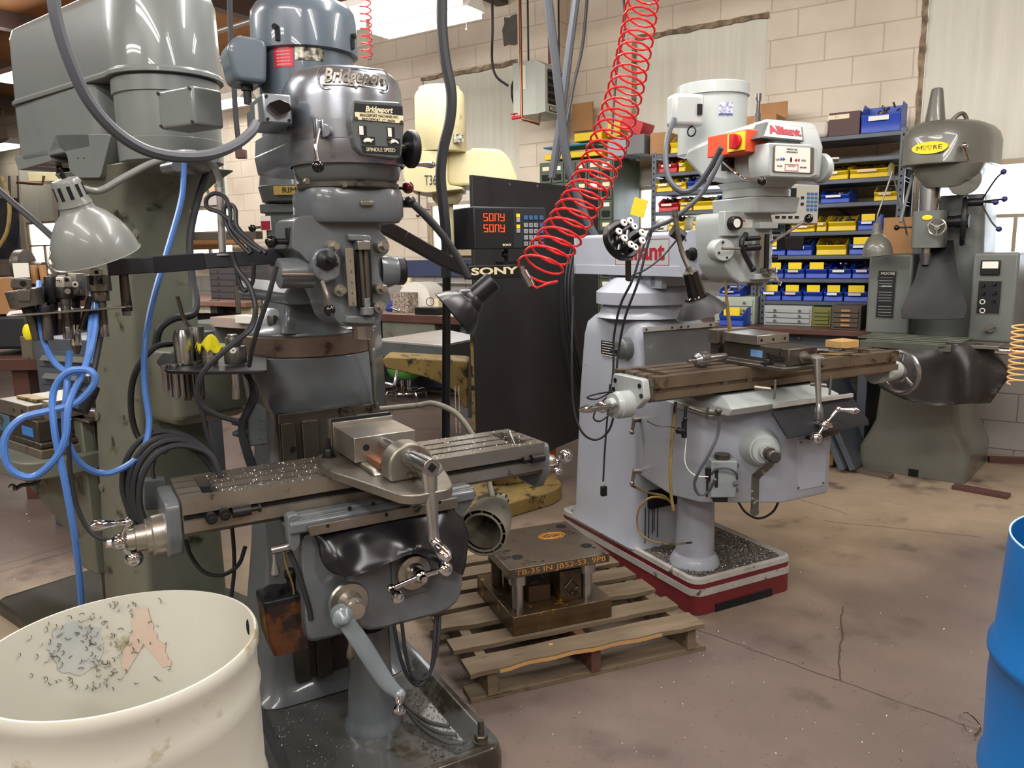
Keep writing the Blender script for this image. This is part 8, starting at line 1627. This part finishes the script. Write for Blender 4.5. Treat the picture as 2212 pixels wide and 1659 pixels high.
gz=.88;gq=[F0.Z(*q,gz) for q in ((812,733),(956,745),(1040,728),(962,711))]
b=B();b.prism([(p.x,p.y) for p in gq],'z',gz-.09,gz);gt=part('drill_table',b,mat('bright_ground_table',(196,190,184),.3,.35,(170,164,158),4,.7),CP,bevel=.003)
b=B();b.prism([(p.x,p.y) for p in gq],'z',gz-.105,gz-.02);gm=sum(gq,Vector())/4
b=B();b.prism([((p.x-gm.x)*1.01+gm.x,(p.y-gm.y)*1.01+gm.y) for p in gq],'z',gz-.12,gz-.012);part('table_edge',b,M_dkgrey,gt,bevel=.003)
yk_=5.0;pk=PX([(826,770),(1012,780),(1010,882),(1002,882),(985,845),(920,815),(830,795)],yk_)
b=B();b.prism(rp(pk,.03,3),'y',yk_,yk_+.25);part('table_bracket',b,M_creamd,CP,bevel=.008)
b=B();b.tube([P(858,800,4.9),P(855,820,4.88),P(852,832,4.86)],.012,8,3);b.lathe(P(850,832,4.86),(-1,0,.1),[(0,.010),(.02,.016),(.07,.018),(.085,.008)],14);part('table_crank',b,M_bright,CP)
for px,nm in ((983,'roller_chain'),(991,'roller_chain')):
    q=B()
    for k in range(36): p=P(px,836,4.9)-Vector((0,0,.0085*k));q.ball(p,.0038,seg=6,rg=4)
    part(nm,q,M_white,CP,kind='stuff')
bl0=P(1023,390,4.1);sL=FW
a=Vector((P(1023,500,4.1).x,4.1,0));fr=Vector((a.x*FW.c+a.y*FW.s,-a.x*FW.s+a.y*FW.c,0));s0_=fr.x;y0_=fr.y;y1_=FW.X(1293,403,s0_).y;z1_=FW.X(1023,378,s0_).z
BB=thing('black_board','tall black-painted plywood board standing between the cream drill press and the pale mill','board',FW,(s0_,(y0_+y1_)/2,0))
b=B();b.box(s0_-.02,s0_,y0_,y1_,.28,z1_);bo_=part('board',b,M_board,BB,bevel=.002)
for py,px in ((398,1100),(402,1160),(430,1286)):
    q=B();p=FW.X(px,py,s0_);q.cyl(p,p+Vector((.004,0,0)),.008,seg=8);part('screw',q,M_steel,bo_)
b=B();b.box(s0_-.04,s0_-.02,y0_+.0,y0_+.03,.28,z1_-.8);part('side_batten',b,M_creamd,BB)
for k in range(3):
    q=B();q.tube([FW.X(px+k*7,py,s0_+.05+.03*k) for px,py in ((1290,500),(1240,530),(1222,600),(1225,700),(1240,790),(1255,850))],.012,8,5);solo('hanging_cable','%s of three thick cables hanging on the black board beside the pale mill column' % ('leftmost','middle','rightmost')[k],'cable',FW,q,M_rubber)
# ================================================================ background at left and behind the near machines
gy=3.7
GM=thing('milling_machine','grey-green milling machine with a gold nameplate, mostly hidden behind the polished head','milling machine',F0,(P(600,500,gy).x,gy+.25,0))
gc=P(603,420,gy).x;gz=lambda py: P(600,py,gy).z
b=B();b.lathe((gc+.02,gy+.2,gz(436)),(0,0,1),[(0,.135),(.01,.155),(gz(398)-gz(436),.17),(gz(396)-gz(436),.165),(gz(370)-gz(436),.158),(gz(366)-gz(436),.145)],36);gh=part('belt_cover',b,M_dkgrey,GM)
q=B();p0=P(590,402,gy+.03);p1=P(652,420,gy+.03);q.box(p0.x,p1.x,gy+.03,gy+.045,p1.z,p0.z);gn=part('nameplate',q,mat('gold_plate',(176,150,84),.4,.4),gh,smooth=None);text('lettering','RIMI',.036,((p0.x+p1.x)/2+.015,gy+.028,(p0.z+p1.z)/2),(1,0,0),(0,0,1),M_blk,gn,ext=.0005,width=.075)
b=B();b.rbox(gc+.01,gy+.2,.13,.13,gz(458),gz(438),.02);part('clamp_plate',b,M_dkgrey,GM,bevel=.004)
b=B();b.rbox(gc+.01,gy+.2,.11,.12,gz(620),gz(456),.02);gb3=part('gear_head',b,M_dkgrey,GM,bevel=.004)
q=B();p0=P(562,467,gy+.075);p1=P(586,497,gy+.075);q.box(p0.x,p1.x,gy+.074,gy+.082,p1.z,p0.z);st_=part('red_sticker',q,M_white,gb3,smooth=None);q=B();q.box(p0.x+.003,p1.x-.003,gy+.072,gy+.074,p1.z+.003,(p0.z+p1.z)/2+.01);part('sticker_print',q,mat('maroon_print',(150,30,50),.5),st_,smooth=None)
b=B();p=P(545,493,gy+.05);b.ball(p,.018);b.cyl(p,p+Vector((.05,.05,.01)),.006);part('black_knob',b,M_ball,GM)
b=B();b.box(gc+.08,gc+.30,gy+.05,gy+.1,gz(462),gz(440));part('side_bracket',b,M_dkgrey,GM,bevel=.004)
b=B();b.rbox(gc+.02,gy+.45,.20,.28,gz(700),gz(590),.03);gr_=part('ram',b,M_dkgrey,GM,bevel=.008)
b=B();b.loft([rr(gc+.1,gy+.5,.30,.36,.05,0),rr(gc+.1,gy+.5,.24,.30,.05,.2),rr(gc+.1,gy+.5,.22,.26,.05,gz(700))]);part('column',b,M_dkgrey,GM,bevel=.005)
q=B();p=P(510,602,gy);q.cyl(p-Vector((.005,0,0)),p+Vector((.02,.01,0)),.035,seg=20);q.cyl(p,p+Vector((0,0,-.16)),.012,seg=10);part('counterweight_lever',q,M_steel,GM)
b=B();b.box(.86,.945,2.83,3.02,.40,1.22);part('electrical_cabinet',b,M_olive,T,bevel=.004)
b=B();b.tube([FB.Y(797,732,2.3),FB.Y(803,790,2.35),FB.Y(808,850,2.4),FB.Y(812,885,2.45)],.0055,8,5);part('braided_conduit',b,M_steel,T)
bz=.93
BE=thing('workbench','brown-edged bench with papers below the window behind the polished head','workbench',FW,(-5.6,6.1,0))
b=B();b.box(-6.9,-4.15,5.55,6.44,bz-.05,bz);bt2=part('bench_top',b,mat('pale_worn_bench_top',(170,150,136),.35,0,(146,124,110),4,.7),BE,bevel=.003)
b=B();b.box(-6.9,-4.15,5.54,5.552,bz-.065,bz+.001);part('bench_edge',b,M_bench,bt2,smooth=None)
b=B();b.box(-6.85,-4.2,6.3,6.44,.1,bz-.05);part('back_panel',b,mat('navy_panel',(44,50,66),.6),BE,smooth=None)
for s_ in (-6.8,-5.6,-4.3):
    q=B();q.box(s_-.03,s_+.03,5.6,5.66,0,bz-.05);part('bench_leg',q,M_dkgrey,BE)
q=B();q.box(-5.25,-4.6,5.56,6.2,bz-.25,bz-.05);part('bench_drawer',q,M_olive,BE,bevel=.003)
def wbx(nm,lab,cat,px0,px1,py0,py1,fy,d,m,bev=.004,zbase=None,F=FW):
    a=F.Y(px0,py1,fy);c=F.Y(px1,py0,fy);q=B();z0=a.z if zbase is None else zbase;q.box(a.x,c.x,fy,fy+d,z0,c.z if zbase is None else zbase+(c.z-a.z));return solo(nm,lab,cat,F,q,m,bevel=bev)
a=FW.Y(870,668,5.95);c=FW.Y(934,612,5.95)
q=B();w_=(c.x-a.x)/2;q.prism([(a.x,bz+.001),(c.x,bz+.001)]+[((a.x+c.x)/2+w_*math.cos(math.radians(t)),bz+.14+w_*.75*math.sin(math.radians(t))) for t in range(0,181,15)],'y',5.9,6.15);solo('paper_stack_holder','white arched stack of paper sheets on the bench below the window','paper holder',FW,q,mat('white_paper_stack',(226,222,214),.6),bevel=.004)
wbx('perforated_box','beige perforated metal box left of the white arched stack','box',848,881,642,684,5.75,.2,mat('beige_perforated_metal',(180,166,150),.5,0,(90,80,72),60,.3),zbase=bz+.001)
wbx('flat_case','flat black case lying in front of the white arched stack','case',896,942,670,684,5.62,.15,M_black,zbase=bz+.001)
wbx('blue_cloth','crumpled blue cloth beside the perforated box','cloth',828,850,646,668,5.8,.12,mat('blue_cloth',(50,66,150),.8,bump=.6,bsc=20),.03,zbase=bz+.001)
wbx('paper_sheets','scattered white papers at the right of the bench below the window','paper',960,1020,690,693,5.62,.3,M_white,0,zbase=bz+.001)
wbx('storage_box','cream carton right of the white arched stack','box',936,946,632,660,5.95,.1,M_paper,zbase=bz+.001)
o=wbx('outlet_box','beige wall outlet box with a plug above the bench','outlet',866,886,600,620,6.44,.05,M_paper)
q=B();q.cyl(FW.Y(886,610,6.46),FW.Y(1030,612,6.46),.012);solo('conduit_pipe','grey conduit running along the wall right of the beige outlet','conduit',FW,q,M_conduit)
sp0=F0.Z(878,864,0);ST=thing('stool','round green-seated chrome stool below the cream drill press table','stool',F0,sp0)
zs=F0.Y(878,795,sp0.y).z;b=B();b.lathe((sp0.x,sp0.y,zs-.11),(0,0,1),[(0,.11),(.02,.15),(.08,.185),(.11,.19),(.12,.17)],32);part('seat',b,mat('bright_green_seat',(80,148,64),.45),ST)
b=B();b.ring((sp0.x,sp0.y,.10),(0,0,1),.21,.011,32,8);part('foot_ring',b,M_chrome,ST)
for k in range(4):
    a_=.6+k*math.pi/2;q=B();q.tube([(sp0.x+.05*math.cos(a_),sp0.y+.05*math.sin(a_),zs-.11),(sp0.x+.06*math.cos(a_),sp0.y+.06*math.sin(a_),zs-.24),(sp0.x+.21*math.cos(a_),sp0.y+.21*math.sin(a_),.11),(sp0.x+.24*math.cos(a_),sp0.y+.24*math.sin(a_),.0)],.011,8,4);part('leg',q,M_chrome,ST)
M_chest=mat('dark_tool_chest',(82,78,80),.5,.1)
drawers('tool_chest','wide dark tool chest with thin drawers seen below the black bar',452,545,1.02,1.46,6,M_chest,'knob',fy=5.6)
BF=thing('workbench','cluttered bench with a reddish edge seen between drill press and near machine','workbench',FW,(-7.2,5.8,0))
b=B();b.box(-8.9,-6.95,5.3,6.3,.97,1.02);part('bench_top',b,mat('reddish_bench',(120,78,66),.5,0,(150,128,112),5,.8),BF,bevel=.003);b=B();b.box(-8.85,-7.0,5.5,6.2,0,.97);part('bench_base',b,mat('dark_bench_base',(58,56,56),.6),BF,bevel=.003)
wbx('storage_cabinet','grey-green steel cabinet under the cluttered bench','cabinet',398,462,700,860,4.6,.5,M_moorel)
wbx('small_table','low pale-topped table left of the near turret','table',455,560,690,706,4.6,.4,mat('pale_table_top',(172,156,144),.5))
wbx('white_box','small white carton on the low pale-topped table','box',508,548,683,698,4.55,.12,M_white)
wbx('white_box','white carton standing on the cluttered bench beside the tool chest','box',520,542,655,680,5.4,.12,M_paper)
for k in range(7): wbx('small_part','bright or dark oddment on the cluttered bench, %s from the left' % ['first','second','third','fourth','fifth','sixth','seventh'][k],'hardware',385+k*14,396+k*14,660-(k*5 % 14),676,5.35,.06,(M_white,M_steel,M_blackm,M_paper)[k % 4],.003)
for k,(x0_,x1_,y0_,y1_,lab) in enumerate(((372,404,408,500,'tall yellow-brown cardboard sheet at the left below the poster'),(404,470,505,540,'wide cardboard sheet below the small bright window'),(470,545,505,530,'cardboard sheet right of the small bright window'))):
    wbx('cardboard_sheet',lab,'cardboard',x0_,x1_,y0_,y1_,6.3,.02,M_card,0)
q=B();a=FW.Y(370,512,6.1);c=FW.Y(560,508,6.1);q.bar(a,c,.1,.09);solo('shelf_beam','dark wooden beam running above the tool chest','beam',FW,q,mat('dark_wood_beam',(70,64,54),.7))
q=B();a=FW.Y(392,505,5.9);q.lathe((a.x,5.9,a.z),(0,0,1),[(0,.07),(.02,.075),(.30,.075),(.36,.03),(.40,.02)],18);solo('fire_extinguisher','dark red cylinder standing on the beam beside the blue hose','fire extinguisher',FW,q,mat('dark_red_cylinder',(130,46,44),.4))
PO=wbx('wall_poster','pale wall chart with rows of orange and green dots behind the drill press column','poster',396,478,352,448,6.49,.006,mat('poster_grey',(206,198,196),.6),0)
pa=FW.Y(410,445,6.488);pb2=FW.Y(474,358,6.488);q=B();q.box(pa.x,pb2.x,6.486,6.489,pa.z+.1,pb2.z-.02);part('chart_panel',q,mat('poster_peach',(238,206,170),.6),PO,smooth=None)
Wp,Hp=pb2.x-pa.x,pb2.z-pa.z-.12
for i in range(6):
    for u,r_,m_ in ((.08,.05,M_or),(.2,.022,mat('poster_green',(60,130,90),.6)),(.6,.03,M_or if i % 2 else _M['poster_green']),(.85,.03,_M['poster_green'] if i % 2 else M_or)):
        q=B();p=Vector((pa.x+Wp*u,6.485,pa.z+.16+Hp*(i+.1)/6.4));q.cyl(p,p-Vector((0,.001,0)),r_,seg=14);part('chart_dot',q,m_,PO,smooth=None)
for k in range(4): 
    q=B();q.box(pa.x+Wp*.38,pa.x+Wp*.55,6.484,6.486,pa.z+.18+Hp*k/4.3,pa.z+.22+Hp*k/4.3);part('chart_bar',q,_M['poster_green'] if k % 2 else M_or,PO,smooth=None)
DCx=[F0.Z(*q,.0) for q in ((82,890),(275,960))]
fy_=3.55
a=FB.Y(78,735,fy_+1.2)
CB=thing('drawer_cabinet','grey steel cabinet with slanted drawer pulls behind the blue hose loop','cabinet',F0,P(170,860,4.2))
p0=P(72,730,4.3);p1=P(275,745,4.0);zt_=p0.z;dd=(Vector((p1.x,p1.y,0))-Vector((p0.x,p0.y,0)));L_=dd.length;ang_=math.atan2(dd.y,dd.x)
MX=Matrix.Translation(Vector((p0.x,p0.y,0))) @ Matrix.Rotation(ang_,4,'Z')
b=B();b.box(0,L_,0,.6,0,zt_);b.xf(MX);part('cabinet_body',b,M_shelf,CB,bevel=.004)
for k in range(7):
    q=B();z=zt_-.06-.1*(k+1);q.box(.03,L_-.05,-.006,0,z+.006,z+.094);q.xf(MX);d_r=part('drawer',q,M_shelf,CB,bevel=.002)
    q=B();q.prism([(-.006,z+.07),(-.03,z+.045),(-.028,z+.04),(-.006,z+.045)],'x',.07,L_-.12);q.xf(MX);part('drawer_pull',q,M_moorel,d_r)
LBn=thing('workbench','dark red-brown bench at the far left edge behind the drill table','workbench',F0,P(20,800,4.9))
b=B();p0=P(-60,775,4.8);p1=P(80,788,4.7);b.box(p0.x-.6,p1.x+.05,4.75,5.6,p1.z-.04,p0.z);part('bench_top',b,M_bench,LBn,bevel=.003)
b=B();q0=P(42,800,4.8);b.box(q0.x-.05,q0.x+.05,4.8,4.9,0,q0.z);part('bench_leg',b,M_bench,LBn)
def fb(nm,lab,cat,px0,px1,py0,py1,d,t,m,bev=.004):
    a=P(px0,py1,d);c=P(px1,py0,d);q=B();q.box(a.x,c.x,d,d+t,a.z,c.z);return solo(nm,lab,cat,F0,q,m,bevel=bev)
fb('black_bin','large matt black bin at the left edge behind the hanging tool rack','bin',-60,58,682,756,4.9,.5,mat('matt_black_bin',(36,38,42),.6),.02)
fb('wooden_box','orange-brown wooden box at the left edge above the black bin','box',-40,24,600,680,4.9,.3,M_card)
fb('steel_plate','upright light steel plate beside the yellow rag at far left','plate',48,66,726,776,4.6,.04,M_steel)
q=B();p=P(60,718,4.55);q.ball(p,.045,(.7,.4,1.1),8,6);solo('yellow_rag','bright yellow rag stuffed beside the grey drawer cabinet','cloth',F0,q,M_rag,smooth=20)
TR2=thing('bench_grinder','old bench grinder with a white guard plate at far left','grinder',F0,P(55,600,4.9))
q=B();q.cyl(P(35,580,4.9),P(95,585,4.9),.055);part('motor',q,M_steeld,TR2);q=B();p=P(42,575,4.85);q.cyl(p,p+Vector((.05,0,0)),.1);part('wheel_guard',q,M_steeld,TR2);q=B();p=P(45,585,4.7);q.box(p.x-.045,p.x+.045,4.7,4.71,p.z-.04,p.z+.045);part('guard_plate',q,M_white,TR2)
q=B();p=P(60,640,4.95);q.box(p.x-.2,p.x+.35,4.95,5.3,p.z-.15,P(60,598,4.95).z);part('grinder_stand',q,mat('rust_brown_stand',(84,52,44),.6),TR2,bevel=.003)
for k,px in enumerate((77,96)):
    q=B();p=P(px,612,4.8);q.cyl(p,p+Vector((0,0,.11)),.02);solo('glass_tube','%s slim jar with tan contents beside the grinder' % ('left','right')[k],'jar',F0,q,M_card)
g=[[P(px+2*math.sin(i*1.3+j),428+i*22,6.5+.04*math.sin(j*1.7+i)) for j,px in enumerate((-30,-12,6,24,42))] for i in range(7)]
solo('black_tarp','creased black tarpaulin hanging at the far left edge','tarp',F0,B().sheet(g,.01),M_vinyl,smooth=60)
fb('unit_heater','distant cream unit heater under the belt guard at far left','heater',62,128,372,392,8.5,.4,M_cream)
q=B();q.tube([P(36,394,8.4),P(60,396,8.4),P(92,398,8.4),P(95,380,8.4)],.014,8,1);solo('gas_pipe','thin copper pipe below the distant cream heater','pipe',F0,q,M_copper)
for k,(px,t_) in enumerate(((20,.012),(38,.009),(125,.008))):
    q=B();q.cyl(P(px,380,8.6),P(px+6,570,8.6),t_);solo('hanging_wire','%s thin wire hanging in front of the far left wall' % ('leftmost','middle','rightmost')[k],'cable',F0,q,M_rubber)
q=B();p0=P(455,72,7.2);p1=P(560,40,7.0);q.cyl(p0,p1,.02);solo('ceiling_conduit','pale conduit under the brown ceiling left of the motor','conduit',F0,q,M_conduit)
q=B();p0=P(452,138,9.3);p1=P(550,110,8.9);q.cyl(p0,p1,.03);solo('ceiling_conduit','lower pale pipe under the brown ceiling left of the motor','conduit',F0,q,M_conduit)
q=B();n=60;a=P(788,-10,5.2);e_=P(793,125,5.2);q.tube([a.lerp(e_,i/(n*1.0))+Vector((.035*math.cos(i*.9),.035*math.sin(i*.9),0)) for i in range(n+1)],.0045,6,2);solo('coiled_air_hose','thin red coiled hose far behind the blue-grey motor','hose',F0,q,M_spring)
q=B();p=P(795,65,5.5);q.box(p.x-.012,p.x+.012,5.5,5.52,P(795,128,5.5).z,P(795,40,5.5).z);solo('metal_strap','dark vertical strap behind the thin red coil','strap',F0,q,M_beam)
